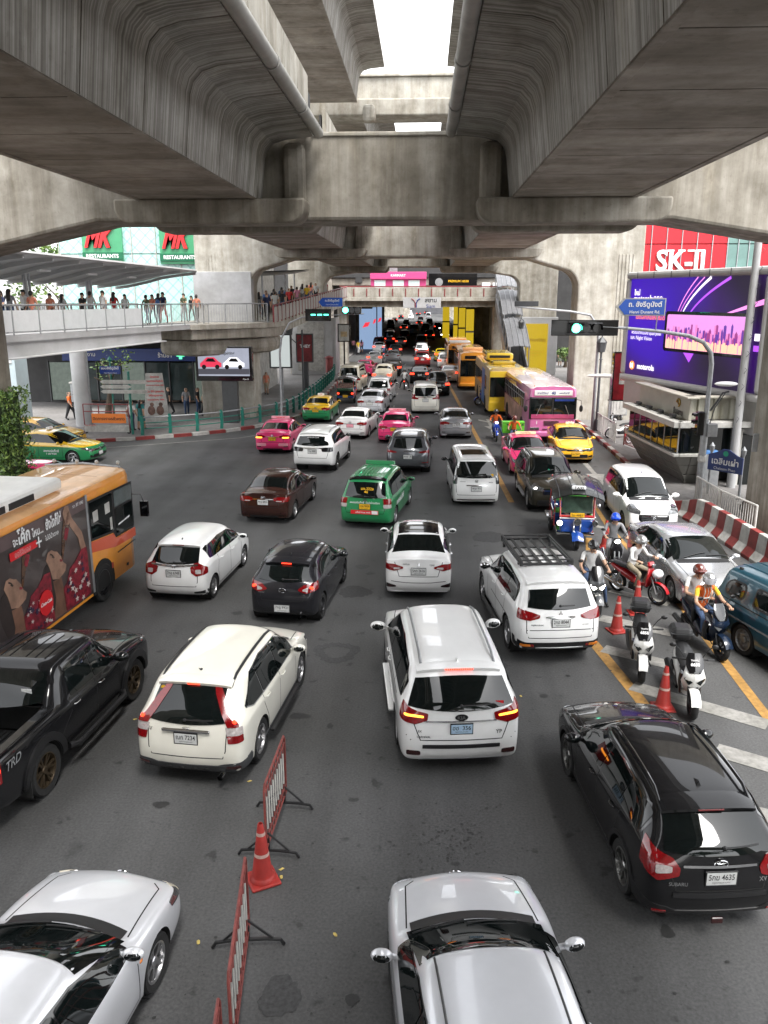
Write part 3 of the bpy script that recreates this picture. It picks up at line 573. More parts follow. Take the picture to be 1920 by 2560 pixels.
    for k in (-1,0,1):sub_box(r,'bolt',(k*.3,-.76,4.35),(.07,.07,.07),DGREY,.01)
    g=G(285,1042);r=empty('round_column',(g.x,46.2,0),label='white round column holding up the skywalk',category='column');mb=MB();mb.tube([(0,0,0),(0,0,5.1)],.48,20);mb.obj('shaft',GREYW,r,smooth=True);mb=MB();mb.tube([(.5,-.1,0),(.5,-.1,4.4),(.2,-.1,4.9)],.05,6);mb.obj('drain_pipe',STEEL,r)
    mb=MB();mb.tube([(0,0,4.3),(-.7,.0,4.9),(-1.0,0,5.05)],.12,8);mb.obj('bracket_arm',STEEL,r,smooth=True)
    # green railing along the kerb
    gr=empty('green_railing',(0,0,0),label='green railing with grey rails following the left kerb',category='railing')
    K=[(-15.2,43.1),(-12.5,44.6),(-10.9,46.0),(-9.75,47.6),(-8.75,49.6),(-8.25,51.6),(-8.05,55),(-8.0,62),(-8.1,74),(-8.9,84)]
    cur=Vector(K[0]);out=[cur.copy()];
    for p in K[1:]:
        p=Vector(p)
        while (p-cur).length>1.5:cur=cur+(p-cur).normalized()*1.5;out.append(cur.copy())
    for i,p in enumerate(out):
        mb=MB();mb.prism([(-.09,.14),(.09,.14),(.11,.55),(.10,1.12),(.03,1.22),(-.05,1.22),(-.09,1.1),(-.05,.5)],.12,plane='XZ',z=-.06);mb.obj('post',GPOST,gr,loc=(p.x,p.y,0),bevel=.015)
        if i:
            q=out[i-1]
            for hh,rr,m_ in ((1.08,.045,STEEL),(.78,.03,GPOST),(.48,.03,GPOST)):mb=MB();mb.tube([(q.x,q.y,hh),(p.x,p.y,hh)],rr,6);mb.obj('rail',m_,gr,smooth=True)
    # low fence left part, cart and boards
    g=G(270,1090);r=empty('sign_trolley',(g.x,g.y,0),0,'red wheeled frame with an orange Thai road-closed notice','trolley')
    for a,b in (((-1.25,0,.25),(-1.25,0,1.75)),((1.25,0,.25),(1.25,0,1.75)),((-1.25,0,1.75),(1.25,0,1.75)),((-1.25,0,.3),(1.25,0,.3)),((-.4,0,1.2),(-.4,0,1.75)),((.4,0,1.2),(.4,0,1.75)),((-1.25,0,1.35),(1.25,0,1.35))):mb=MB();mb.tube([a,b],.03,6);mb.obj('frame_tube',MRED,r)
    ORG=M('notice_orange',(.75,.20,.03),.5,noise=.1);sub_box(r,'notice',(.15,-.05,.98),(1.9,.03,.52),ORG,.005);text('notice_text','ปิดการจราจรชั่วคราว',INK,(.15,-.07,.98),(1,0,0),(0,0,1),width=1.75,parent=r,bold=.02);sub_box(r,'lower_board',(0,-.05,.42),(2.5,.03,.38),KERBW,.005);text('notice_text','สน.ปทุมวัน',REDP,(-.9,-.07,.60),(1,0,0),(0,0,1),width=.6,parent=r)
    for x in (-1.2,1.2):mb=MB();mb.lathe([(.0,-.03),(.11,-.03),(.11,.03),(0,.03)],(x,0,.24),'Y',12);mb.obj('wheel',RUBBER,r)
    g=G(395,1068);r=empty('leaning_board',(g.x,g.y,.14),R(8),'tall white board with red Thai lettering beside the green railing','notice board')
    mb=MB();mb.prism([(-.75,0),(.75,0),(.45,3.0),(-.5,3.0)],.05,plane='XZ',z=0);mb.obj('board',KERBW,r)
    for k,(t,ww) in enumerate((('โครงการ',.5),('ถนนปลอดภัยมั่นใจ',.95),('การสวมหมวกนิรภัย 100%',1.0),('ขับ ขี่ดี ปลอดภัย',.95),('ใส่ใจกฎจราจร',.8),('ถนนปลอดภัย 100%',.95))):text('board_text',t,REDP,(0,-.01,2.8-k*.24-(.12 if k>2 else 0)),(1,0,0),(0,0,1),width=ww,parent=r,bold=.02)
    mb=MB();
    for x,m_ in ((-.3,0),(.2,0)):mb.ball((x,-.02,.85),(.22,.02,.28),10,6);mb.ball((x+.05,-.02,1.2),(.12,.02,.12),10,6)
    mb.obj('rider_picture',M('picture_brown',(.16,.09,.07),.6,noise=.6,scale=6),r)
    # blue street sign on green post, lantern
    def sign_post(px,py,txt,sub,label,w=1.5,h=.55,z=3.0,rz=0,lantern=True):
        g=G(px,py);r=empty('street_name_sign',(g.x,g.y,.14),rz,label,'street sign');mb=MB();mb.lathe([(.12,0),(.12,.3),(.06,.4),(.055,z-.35),(.09,z-.3),(.05,z-.25),(.05,z+.5)],n=10);mb.obj('post',GPOST,r,smooth=True)
        sub_box(r,'blue_plate',(0,-.06,z),(w,.05,h),SHOPBLUE,.02);text('sign_text',txt,WHITE,(0,-.09,z+.1),(1,0,0),(0,0,1),width=w*.85,parent=r,bold=.02);text('sign_text',sub,WHITE,(0,-.09,z-.16),(1,0,0),(0,0,1),width=w*.6,parent=r)
        mb=MB();mb.lathe([(.0,z+.85),(.05,z+.75),(.16,z+.6),(.10,z+.5),(0,z+.5)],n=8);mb.obj('finial',GPOST,r);return r
    sign_post(288,1062,'ถนนอังรีดูนังต์','Henri Dunant Road','blue street name plate on a green ornamental post',1.25,.45,3.1)
    g=G(333,1092);r=empty('direction_post',(g.x,g.y,.14),0,'green post with white pointing direction boards','signpost');mb=MB();mb.tube([(0,0,0),(0,0,3.4)],.07,8);mb.obj('post',GPOST,r,smooth=True)
    for k in range(3):mb=MB();zz=2.85-k*.26;mb.prism([(-1.4,zz-.1),(.9-(k%2)*.9,zz-.1),(1.05-(k%2)*.9,zz),(.9-(k%2)*.9,zz+.1),(-1.4,zz+.1),(-1.55,zz)],.04,plane='XZ',z=-.1);mb.obj('pointer',KERBW,r)
    g=G(203,1058);r=empty('utility_cabinet',(g.x,g.y,.14),0,'small grey cabinet on a post with graffiti','cabinet');sub_box(r,'post',(0,0,.6),(.1,.1,1.2),STEEL,.01);sub_box(r,'box',(0,0,1.7),(.75,.4,1.1),STEEL,.03);sub_box(r,'lid',(0,0,2.3),(.85,.5,.1),KERBW,.02)
    text('graffiti','XOX',INK,(0,-.21,1.7),(1,0,0),(0,0,1),width=.55,parent=r,bold=.03)
    tree(-19.6,49.5,4.4,1.5,'tree with a leaning trunk in front of the dark shop',5,200,.10,.25)
    # video screen
    p=PY(486,866,47.5);q=PY(632,953,47.5);w=q.x-p.x;h=p.z-q.z
    sc=empty('video_screen',((p.x+q.x)/2,47.5,(p.z+q.z)/2),0,'black framed screen showing a red and a white car','screen');sub_box(sc,'housing',(0,.2,0),(w,.4,h),GBLACK,.03)
    sub_box(sc,'display',(0,-.02,.1),(w*.90,.05,h*.80),emis('screen_grey',(.36,.38,.46),.55,.9,1.2),.003);text('screen_text','Inspiring',INK,(.25,-.06,h*.30),(1,0,0),(0,0,1),width=w*.26,parent=sc,shear=.3,bold=.02)
    sub_box(sc,'dark_floor',(0,-.05,-h*.22),(w*.90,.02,h*.16),emis('screen_dark',(.08,.08,.10),.5),.002)
    for x,cname,col in ((-.75,'red',(.55,.03,.07)),(.60,'white',(.85,.86,.9))):
        mb=MB();s=.62;mb.prism([(x-s,-.18),(x-s*1.02,.02),(x-s*.75,.16),(x-s*.35,.38),(x+s*.35,.38),(x+s*.75,.14),(x+s*1.02,.05),(x+s,-.18)],.012,plane='XZ',z=-.075);mb.obj('pictured_car',emis('screen_'+cname,col,.8),sc)
        mb=MB();mb.prism([(x-s*.5,.14),(x-s*.25,.32),(x+s*.25,.32),(x+s*.5,.12)],.006,plane='XZ',z=-.085);mb.obj('pictured_window',GBLACK,sc)
        for dx in (-.4,.38):mb=MB();mb.lathe([(0,-.004),(.13,-.004),(.13,.004)],(x+dx,-.085,-.17),'Y',14);mb.obj('pictured_wheel',GBLACK,sc)
    text('screen_text','Plan B',WHITE,(w*.38,-.02,-h*.44),(1,0,0),(0,0,1),width=w*.10,parent=sc);sub_box(sc,'pedestal',(.25,.3,-h/2-1.3),(.9,.5,2.7),DGREY,.03)
    # blank light box, poster stand, info frame
    g=G(706,1012);r=sheet_sign('blank_light_box',(g.x,g.y,3.75),1.35,2.15,emis('blank_white',(.62,.67,.66),.45,.05),'blank white light box on a grey pole by the green railing','light box',0,.3,DGREY,fw=.10);sub_box(r,'pole',(0,.1,-2.5),(.22,.22,2.6),STEEL,.02)
    g=G(765,988);r=sheet_sign('film_poster',(g.x,g.y,3.6),1.15,2.0,M('poster_red',(.20,.015,.02),.4,noise=.6,scale=1.5),'dark red poster on a tall pedestal','poster',0,.3,DGREY,fw=.08);sub_box(r,'pedestal',(0,.05,-2.3),(.45,.45,2.6),DGREY,.02);text('poster_text','THEY',WHITE,(.05,-.17,.15),(1,0,0),(0,0,1),width=.8,parent=r,bold=.03)
    r=sheet_sign('map_frame',(PY(860,832,66).x,66,PY(860,832,66).z),.85,1.25,KERBW,'framed notice on a black post above the red post box','notice board',0,.15,GBLACK,fw=.08);sub_box(r,'post',(0,.05,-2.4),(.12,.12,3.8),GBLACK,.01);sub_box(r,'map',(0,-.09,-.1),(.5,.02,.4),M('map_tan',(.45,.33,.18),.6,noise=.6,scale=5),.002)
    r=empty('post_box',(-6.9,78,.0),0,'red pillar post box on the pavement by the road','post box');r.location=(-8.7,76,.14);mb=MB();mb.lathe([(.4,0),(.4,.1),(.34,.15),(.34,1.7),(.42,1.75),(.40,1.85),(.0,2.0)],n=18);mb.obj('body',MRED,r,smooth=True)
    def lamp_post(x,y,label,h=4.2,arm=0):
        r=empty('street_lamp',(x,y,.14),0,label,'street lamp');mb=MB();mb.lathe([(.16,0),(.16,.5),(.08,.7),(.06,h-.4),(.10,h-.35),(.06,h-.3),(.06,h)],n=10);mb.obj('post',DGREY,r,smooth=True)
        lx=arm;
        if arm:mb=MB();mb.tube([(0,0,h-.6),(arm*.5,0,h-.9),(arm,0,h-.5)],.04,6);mb.obj('arm',DGREY,r);h2=h-.4
        else:h2=h
        mb=MB();mb.lathe([(.05,0),(.20,.05),(.27,.55),(.30,.57),(.10,.8),(.04,.85),(.0,1.15)],(lx,0,h2),n=6);mb.obj('lantern',DGREY,r);mb=MB();mb.lathe([(.17,.08),(.235,.52)],(lx,0,h2),n=6);mb.obj('lamp_glass',M('lantern_glass',(.3,.3,.28),.3,noise=.1),r);return r
    lamp_post(-8.6,58.5,'black ornamental street lamp with a side lantern by the green railing',5.0,-.9);lamp_post(-13.2,52.5,'ornamental street lamp with a white shade near the round column',4.0)
    lamp_post(9.75,45.8,'black ornamental lantern post in front of the concrete leg by the pink bus',4.3);lamp_post(8.6,74,'black lantern post beside the escalator',4.5)
    # panels wrapped round the third portal's legs
    r=empty('wrapped_leg_panel',(-10.6,78.6,0),0,'grey cladding with a blank white panel round the left portal leg','advertising panel');sub_box(r,'casing',(0,0,2.8),(4.0,.5,5.3),GREYW,.03);sub_box(r,'white_panel',(-.1,-.28,2.8),(2.5,.06,4.6),KERBW,.01);sub_box(r,'casing_side',(2.15,1.5,2.8),(.3,3.4,5.3),GREYW,.03)
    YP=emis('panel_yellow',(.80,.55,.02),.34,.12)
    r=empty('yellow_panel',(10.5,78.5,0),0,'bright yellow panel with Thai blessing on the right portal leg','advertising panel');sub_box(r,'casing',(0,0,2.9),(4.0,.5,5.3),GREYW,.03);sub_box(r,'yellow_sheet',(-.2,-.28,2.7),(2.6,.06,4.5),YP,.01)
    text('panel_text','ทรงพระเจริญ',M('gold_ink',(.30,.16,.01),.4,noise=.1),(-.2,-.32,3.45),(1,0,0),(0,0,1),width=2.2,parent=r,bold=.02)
    text('panel_text','ด้วยเกล้าด้วยกระหม่อมขอเดชะ',M('gold_ink',(0,0,0)),(-.2,-.32,2.4),(1,0,0),(0,0,1),width=2.0,parent=r);text('panel_text','ข้าพระพุทธเจ้า',M('gold_ink',(0,0,0)),(-.2,-.32,2.1),(1,0,0),(0,0,1),width=1.1,parent=r)
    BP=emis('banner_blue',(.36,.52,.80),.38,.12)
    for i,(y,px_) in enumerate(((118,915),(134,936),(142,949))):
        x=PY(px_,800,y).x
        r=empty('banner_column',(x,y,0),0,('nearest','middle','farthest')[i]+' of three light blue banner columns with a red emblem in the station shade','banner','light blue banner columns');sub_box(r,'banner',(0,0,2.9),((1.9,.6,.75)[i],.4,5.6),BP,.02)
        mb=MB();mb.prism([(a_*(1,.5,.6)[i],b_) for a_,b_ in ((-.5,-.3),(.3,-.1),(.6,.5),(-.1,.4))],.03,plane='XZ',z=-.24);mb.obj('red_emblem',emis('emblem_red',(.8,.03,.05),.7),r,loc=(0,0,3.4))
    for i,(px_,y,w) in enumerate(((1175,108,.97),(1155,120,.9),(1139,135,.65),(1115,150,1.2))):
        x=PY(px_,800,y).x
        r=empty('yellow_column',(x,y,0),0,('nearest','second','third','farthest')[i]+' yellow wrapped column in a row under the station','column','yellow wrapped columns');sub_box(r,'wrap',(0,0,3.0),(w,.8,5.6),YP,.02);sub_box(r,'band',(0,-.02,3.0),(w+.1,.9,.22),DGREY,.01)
    # far street end and flanking walls
    for nm,x,lab in (('left',-17,'dark shop fronts along the left side under the station'),('right',15,'dark shop fronts along the right side under the station')):
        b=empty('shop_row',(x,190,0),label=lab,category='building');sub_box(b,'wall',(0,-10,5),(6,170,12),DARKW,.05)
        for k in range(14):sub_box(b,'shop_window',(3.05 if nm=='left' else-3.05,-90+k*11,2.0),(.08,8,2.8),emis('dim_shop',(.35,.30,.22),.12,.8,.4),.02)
    b=empty('far_building',(0,300,0),label='grey buildings closing the street at the far end',category='building');sub_box(b,'wall',(-20,0,16),(30,10,34),CON,.05);sub_box(b,'wall',(22,10,14),(26,10,30),CON,.05);sub_box(b,'wall',(0,60,10),(30,6,22),M('far_wall',(.10,.10,.11),.7,noise=.5,scale=.3),.05)
    for k in range(5):
        for j in range(6):sub_box(b,'window',(-31+k*5,-5.05,5+j*4.6),(3,.1,2.4),GLASS,.02)
def right_side():
    sk=empty('glass_store_building',(21.5,60.5,0),label='red glass fronted store with white SK-II letters behind the billboard',category='building')
    sub_box(sk,'wall',(4,5.5,9),(24,9,26),DARKW,.05);RG=M('red_glass',(.55,.012,.022),.25,noise=.18,scale=.25,spec=.3);TG=M('teal_glass',(.10,.20,.18),.06,noise=.4,scale=.5)
    x0=PY(1597,640,60.2).x-21.5;w=(PY(1830,640,60.2).x-21.5-x0)/6
    for i in range(13):
        m_=RG if i<6 or i>8 else TG
        if i>5:ww=w*.7;xx=x0+6*w+(i-6+.5)*ww
        else:ww=w;xx=x0+(i+.5)*w
        for za,zb in ((5.6,8.9),(8.9,11.0),(11.0,15.0)):sub_box(sk,'glass_panel',(xx,.82,(za+zb)/2),(ww-.07,.10,zb-za-.07),m_,.008)
        sub_box(sk,'mullion',(xx-ww/2,.78,10.2),(.06,.16,9.4),STEEL,.01)
    a=PY(1654,620,60.2);c=PY(1768,672,60.2)
    text('sign_letters','SK-II',WHITE,((a.x+c.x)/2-21.5,.66,(a.z+c.z)/2-.1),(1,0,0),(0,0,1),width=(c.x-a.x)+.1,height=(a.z-c.z)*1.05,parent=sk,bold=.02,ext=.06)
    for k_,z_ in ((.72,.5),(.72,-.5),(.93,.5),(.93,-.5),(.28,-.5),(.28,.5),(.52,-.5),(.52,.5)):sub_box(sk,'letter_serif',(lerp(a.x,c.x,k_)-21.5,.66,(a.z+c.z)/2-.1+z_*(a.z-c.z)*.96),((c.x-a.x)*.15,.06,.12),WHITE,0)
    # billboard
    P0,P1=Vector((9.72,40,0)),Vector((12.6,31.6,0));d=P1-P0;L_=d.length;ang=atan2(d.y,d.x);mid=(P0+P1)/2
    bb=empty('led_billboard',(mid.x,mid.y,6.03),ang,'large purple LED billboard for a phone with a pink city skyline','billboard')
    FRM=M('billboard_frame',(.46,.45,.44),.4,.2,noise=.08);h=4.35;Wb=L_
    for dx,dz,a_,b_ in ((0,h/2+.16,Wb+.64,.32),(0,-h/2-.16,Wb+.64,.32),(Wb/2+.16,0,.32,h),(-Wb/2-.16,0,.32,h)):sub_box(bb,'frame',(dx,.22,dz),(a_,.7,b_),FRM,.12)
    for k in range(7):sub_box(bb,'frame_joint',(-Wb/2+(k+.5)*Wb/7,-.135,h/2+.16),(.02,.02,.28),DGREY,0)
    sub_box(bb,'back_box',(0,.5,0),(Wb,.5,h),DARKW,.02);sub_box(bb,'lower_wall',(-.3,.55,-h/2-1.0),(Wb+.4,.5,1.3),FRM,.02)
    def bbp(x,z,y=0):return (x*Wb/2,-.02-y,z*h/2)
    mb=MB();mb.grid([[bbp(lerp(-1,1,i/20),lerp(-1,1,j/12)) for i in range(21)] for j in range(13)])
    m=bpy.data.materials.new('led_purple');m.use_nodes=True;N,L=nodes_of(m);b=N['Principled BSDF'];tc=N.new('ShaderNodeTexCoord');mp=N.new('ShaderNodeMapping');mp.inputs['Location'].default_value=(.30,0,-.1);mp.inputs['Scale'].default_value=(.20,0,.30);L.new(tc.outputs['Object'],mp.inputs[0])
    gr=N.new('ShaderNodeTexGradient');gr.gradient_type='SPHERICAL';mp2=N.new('ShaderNodeMapping');mp2.inputs['Location'].default_value=(.62,0,-.20);mp2.inputs['Scale'].default_value=(.19,0,.26);L.new(tc.outputs['Object'],mp2.inputs[0]);L.new(mp2.outputs[0],gr.inputs[0])
    nz=N.new('ShaderNodeTexWave');mp3=N.new('ShaderNodeMapping');mp3.inputs['Rotation'].default_value=(0,R(-38),0);L.new(tc.outputs['Object'],mp3.inputs[0]);L.new(mp3.outputs[0],nz.inputs[0]);nz.inputs['Scale'].default_value=.09;nz.inputs['Distortion'].default_value=2;nz.bands_direction='Z'
    r=N.new('ShaderNodeValToRGB');r.color_ramp.elements[0].color=(.010,.002,.025,1);r.color_ramp.elements[1].color=(.055,.0,.50,1);e=r.color_ramp.elements.new(.3);e.color=(.035,.002,.13,1);e=r.color_ramp.elements.new(.62);e.color=(.04,.0,.42,1)
    ad=N.new('ShaderNodeMath');ad.operation='MULTIPLY_ADD';ad.inputs[1].default_value=.22;L.new(nz.outputs['Fac'],ad.inputs[0]);L.new(gr.outputs['Fac'],ad.inputs[2]);L.new(ad.outputs[0],r.inputs[0])
    b.inputs['Base Color'].default_value=(.01,.01,.01,1);L.new(r.outputs[0],b.inputs['Emission Color']);b.inputs['Emission Strength'].default_value=.24;b.inputs['Roughness'].default_value=.4
    mb.obj('led_display',m,bb)
    PK1,PK2,PK3=emis('led_pink',(.95,.28,.78),.8,.15,3),emis('led_violet',(.42,.08,.85),.8,.2),emis('led_white',(.9,.82,.95),.95,.02)
    def stroke(pts,w0,w1,mt,nm='light_trail',y=.02):
        A=[];B=[];n_=len(pts)
        for i,p in enumerate(pts):
            q=Vector(pts[min(i+1,n_-1)])-Vector(pts[max(i-1,0)]);q=Vector((q[0]*Wb,q[1]*h)).normalized();nn=Vector((-q.y/Wb*4,q.x/h*4));w_=lerp(w0,w1,i/(n_-1))
            A.append(bbp(p[0]+nn.x*w_,p[1]+nn.y*w_,y));B.append(bbp(p[0]-nn.x*w_,p[1]-nn.y*w_,y))
        q=MB();q.grid([A,B]);q.obj(nm,mt,bb)
    for k,(o,mt,w0,w1) in enumerate(((0,PK1,.008,.014),(.05,PK1,.006,.012),(.10,PK3,.004,.03),(.24,PK2,.008,.03))):
        stroke([(-.20+o*.6+(.30+o*1.3)*t**2.0,-.02+t*1.02-o*.1) for t in [i/12 for i in range(13)]],w0,w1,mt,y=.015+k*.002)
    stroke([(.45+.55*t,.30+.26*t) for t in (0,.3,.6,1)],.005,.05,PK1);stroke([(.96,-.1+.12*t) for t in (0,1)],.07,.07,PK3);stroke([(.96,-.28+.1*t) for t in (0,1)],.07,.07,PK2)
    q=MB();q.prism([bbp(x,z)[::2] for x,z in ((-.06,-.78),(.26,-.78),(.1,-1.0+.05),(.02,-.9))][::-1],.01,plane='XZ',z=-.06) if 0 else None
    q=MB();pts=[(-.02,-.42),(.14,-.42),(.08,-.60)];q.add([bbp(*p,.02) for p in pts],[(0,2,1)]);q.obj('light_trail',PK2,bb)
    # phone with skyline
    def rrect(x0,z0,x1,z1,r):
        X0,Z0,X1,Z1=x0*Wb/2,z0*h/2,x1*Wb/2,z1*h/2;P_=[]
        for cx_,cz_,a0 in ((X1-r,Z0+r,-pi/2),(X1-r,Z1-r,0),(X0+r,Z1-r,pi/2),(X0+r,Z0+r,pi)):P_+=[(cx_+r*cos(a0+t*pi/10),cz_+r*sin(a0+t*pi/10)) for t in range(6)]
        return P_
    q=MB();q.prism(rrect(-.34,-.42,.88,.36,.16),.02,plane='XZ',z=-.075);q.obj('phone_frame',GBLACK,bb,fix=True)
    q=MB();q.prism(rrect(-.30,-.36,.84,.30,.10),.01,plane='XZ',z=-.09);q.obj('phone_screen',emis('skyline_sky',(.80,.32,.78),.62,.5,.5),bb,fix=True)
    rn=random.Random(9);TW=[emis('tower_pink',(.85,.25,.60),.6,.6,9),emis('tower_magenta',(.42,.06,.30),.5,.7,9),emis('tower_violet',(.16,.05,.42),.5,.6,9),emis('tower_glow',(1,.45,.30),.9,.5,8)]
    for lay in range(3):
        for k in range(38):
            x=-.285+k*.029+rn.uniform(-.01,.01);z1=[-.04,-.14,-.22][lay]+rn.choice([0,.03,.06,.12,.18])*(.9 if lay<2 else .3);z1=min(z1,.16);wv=rn.uniform(.02,.04);za=-.355
            q=MB();y_=.085+.004*lay;q.add([bbp(x,za,y_),bbp(x+wv,za,y_),bbp(x+wv,z1,y_),bbp(x+wv*.5,z1+rn.choice([0,.02,.05]),y_),bbp(x,z1,y_)],[(0,1,2,3,4)]);q.obj('pictured_tower',TW[(k*7+lay) % 3 if lay<2 else 3],bb)
    X_,U_=(1,0,0),(0,0,1)
    for t,x,z,w_,b_,m_ in (('ใหม่',-.87,.73,.10,.03,PK3),('motorola',-.75,.60,.34,.03,PK3),('one',-.50,.60,.15,.0,PK3),('VISION',-.82,.47,.19,.0,PK1),('เปิดโลกใหม่ให้คุณได้เห็น',-.56,.22,.60,.01,emis('led_orange',(1,.22,.05),.9)),('พร้อมเทคโนโลยี quad pixel',-.66,-.10,.52,.0,PK3),('และ Night Vision',-.74,-.22,.38,.0,PK3),('motorola',-.62,-.80,.30,.03,PK3)):
        text('screen_text',t,m_,bbp(x+.0,z,.03),X_,U_,width=w_*Wb/2,parent=bb,bold=b_)
    q=MB();q.lathe([(0,-.01),(.20,-.01),(.20,0)],bbp(-.87,-.80,.02),'Y',24);q.obj('round_logo',emis('logo_orange',(1,.25,.03),1.0),bb);text('logo_letter','M',PK3,bbp(-.87,-.80,.05),X_,U_,width=.24,parent=bb,bold=.04)
    # ticket booth
    a=Vector((9.95,32.0));bpt=G(1566,1082,1.34).xy;u=(bpt-a).normalized();Lb=(bpt-a).length;nn=Vector((u.y,-u.x));
    ang=atan2(u.y,u.x);bo=empty('ticket_booth',(a.x,a.y,.14),ang,'grey wedge-based ticket booth with a window band and corrugated top','booth')
    # local x along the road face (away), local y negative = towards pavement interior
    BC=M('booth_cladding',(.16,.155,.14),.5,noise=.15,scale=2,noise2=.2);BW=M('booth_white',(.50,.49,.46),.5,noise=.12,scale=2,noise2=.2);BT=M('booth_beige',(.42,.40,.34),.55,noise=.1,scale=2,noise2=.2);D=7.0
    def quad(nm,p,mt,th=.06):
        q=MB();v=[Vector(x) for x in p];nrm=(v[1]-v[0]).cross(v[3]-v[0]).normalized()*th;q.add([tuple(x) for x in v]+[tuple(x-nrm) for x in v],[(0,1,2,3),(7,6,5,4),(0,4,5,1),(1,5,6,2),(2,6,7,3),(3,7,4,0)]);return q.obj(nm,mt,bo,fix=True,bevel=.008)
    n_=6;zb,zs,zf,zt2=0,1.18,2.35,3.45
    for i in range(n_):
        for j in range(3):
            t0,t1=j/3,(j+1)/3;x0,x1=Lb*i/n_,Lb*(i+1)/n_;g_=.012
            quad('base_panel',[(x0+g_+.5*(1-t0)*(i==0),-.75*(1-t0),lerp(zb,zs,t0)+g_),(x1-g_,-.75*(1-t0),lerp(zb,zs,t0)+g_),(x1-g_,-.75*(1-t1),lerp(zb,zs,t1)-g_),(x0+g_+.5*(1-t1)*(i==0),-.75*(1-t1),lerp(zb,zs,t1)-g_)][::-1],BC)
    for i in range(3):
        for j in range(3):
            t0,t1=j/3,(j+1)/3;y0,y1=-2.0*i/3-.0,-2.0*(i+1)/3;g_=.012
            quad('base_panel',[(.5*(1-t0),y0-g_-.75*(1-t0)*(i==0),lerp(zb,zs,t0)+g_),(.5*(1-t0),y1+g_,lerp(zb,zs,t0)+g_),(.5*(1-t1),y1+g_,lerp(zb,zs,t1)-g_),(.5*(1-t1),y0-g_-.75*(1-t1)*(i==0),lerp(zb,zs,t1)-g_)],BC)
    sub_box(bo,'core',(Lb/2+.3,-D/2-.5,1.7),(Lb-1.2,D-1.4,3.3),DARKW,.02)
    sub_box(bo,'sill',(Lb/2,-.10,zs+.06),(Lb+.1,.34,.12),BW,.02);sub_box(bo,'sill',(.06,-1.3,zs+.06),(.3,2.3,.12),BW,.02)
    for i in range(8):
        sub_box(bo,'window_pane',(Lb*(i+.5)/8,-.10,(zs+zf)/2+.05),(Lb/8-.04,.03,zf-zs-.14),GLASS,.004);sub_box(bo,'window_post',(Lb*i/8+.03,-.09,(zs+zf)/2+.05),(.045,.05,zf-zs-.1),DGREY if i % 2 else STEEL,.005)
    sub_box(bo,'window_pane',(.10,-1.25,(zs+zf)/2+.05),(.03,2.1,zf-zs-.1),GLASS,.004)
    sub_box(bo,'fascia',(Lb/2,.02,zf+.12),(Lb+.35,.40,.24),BW,.02);sub_box(bo,'fascia',(-.05,-D/2,zf+.12),(.40,D,.24),KERBW,.02)
    sub_box(bo,'roof',(Lb/2,-D/2,zf+.1),(Lb,D,.2),BT,.02)
    sub_box(bo,'parapet',(Lb/2+.1,-.55,(zf+.24+zt2)/2),(Lb-.2,.12,zt2-zf-.2),BT,.02);sub_box(bo,'parapet_cap',(Lb/2,-.5,zt2+.04),(Lb+.2,.5,.09),BT,.03)
    cor=[(0.0,-.55),];q=MB();k=0;y=-.60;A_=[]
    while y>-D:A_+=[(.38,y),(.38,y-.12),(.46,y-.16),(.46,y-.28)];y-=.32
    q.grid([[(x,yy,z) for x,yy in A_] for z in (zf+.25,zt2)]);q.obj('corrugated_sheet',M('corrugated_beige',(.40,.39,.33),.5,.2,noise=.12,scale=3,noise2=.2),bo,fix=True);sub_box(bo,'parapet_cap',(.36,-D/2-.2,zt2+.04),(.34,D-.3,.09),BT,.02)
    for k in range(4):t=.8+k*Lb/4.4;sub_box(bo,'flood_lamp',(t,-.10,zf+.36),(.34,.18,.13),BLACK,.03)
    q=MB();q.tube([(.3,-.15,zf+.27),(Lb-.3,-.15,zf+.27)],.02,6);q.obj('conduit',BLACK,bo)
    text('wall_text','ยิ้มสยาม',INK,(1.25,-.47,2.82),(-1,0,0),(0,0,1),width=.95,height=.28,parent=bo,bold=.03);q=MB();q.tube([(1.25+.17*cos(t),-.46,3.16+.15*sin(t)) for t in [i*.5 for i in range(10)]],.035,6);q.tube([(1.2,-.45,3.1),(1.35,-.45,3.25),(1.2,-.45,3.3)],.03,5);q.obj('brass_emblem',M('brass',(.42,.28,.08),.3,.8,noise=.2),bo)
    dr=sub_box(bo,'door',(.14,-3.4,1.0),(.06,1.5,2.05),GLASS,.01)
    for y,w_ in ((-2.6,.12),(-4.2,.12)):sub_box(bo,'door_frame',(.10,y,1.05),(.12,w_,2.2),BW,.01)
    sub_box(bo,'door_frame',(.10,-3.4,2.2),(.12,1.72,.14),BW,.01);sub_box(bo,'wall_panel',(.16,-5.5,1.2),(.1,2.4,2.4),BT,.01)
    # small things round the booth
    g=G(1771,1212,.14);r=empty('grey_cabinet',(g.x-.1,g.y-.2,.14),0,'grey cabinet with a blue box on top beside the booth','cabinet');sub_box(r,'cabinet',(0,0,.65),(.62,.45,1.3),STEEL,.02);sub_box(r,'blue_box',(0,0,1.37),(.5,.35,.13),M('blue_plastic',(.10,.25,.55),.4,noise=.1),.02)
    # jersey barrier
    jb=empty('concrete_barrier',(0,0,0),0,'red and white striped concrete barrier along the right kerb','barrier')
    K=[Vector(p) for p in ((8.55,28.9),(9.0,28.55),(9.35,27.9),(9.5,26.5),(9.7,24.3),(9.95,21.5),(10.3,18.0),(10.7,14.0))];cur=K[0].copy();out=[cur.copy()]
    for p in K[1:]:
        while (p-cur).length>.52:cur=cur+(p-cur).normalized()*.52;out.append(cur.copy())
    prof=[(-.30,0),(-.30,.10),(-.14,.32),(-.09,.85),(.09,.85),(.14,.32),(.30,.10),(.30,0)]
    nrm=[]
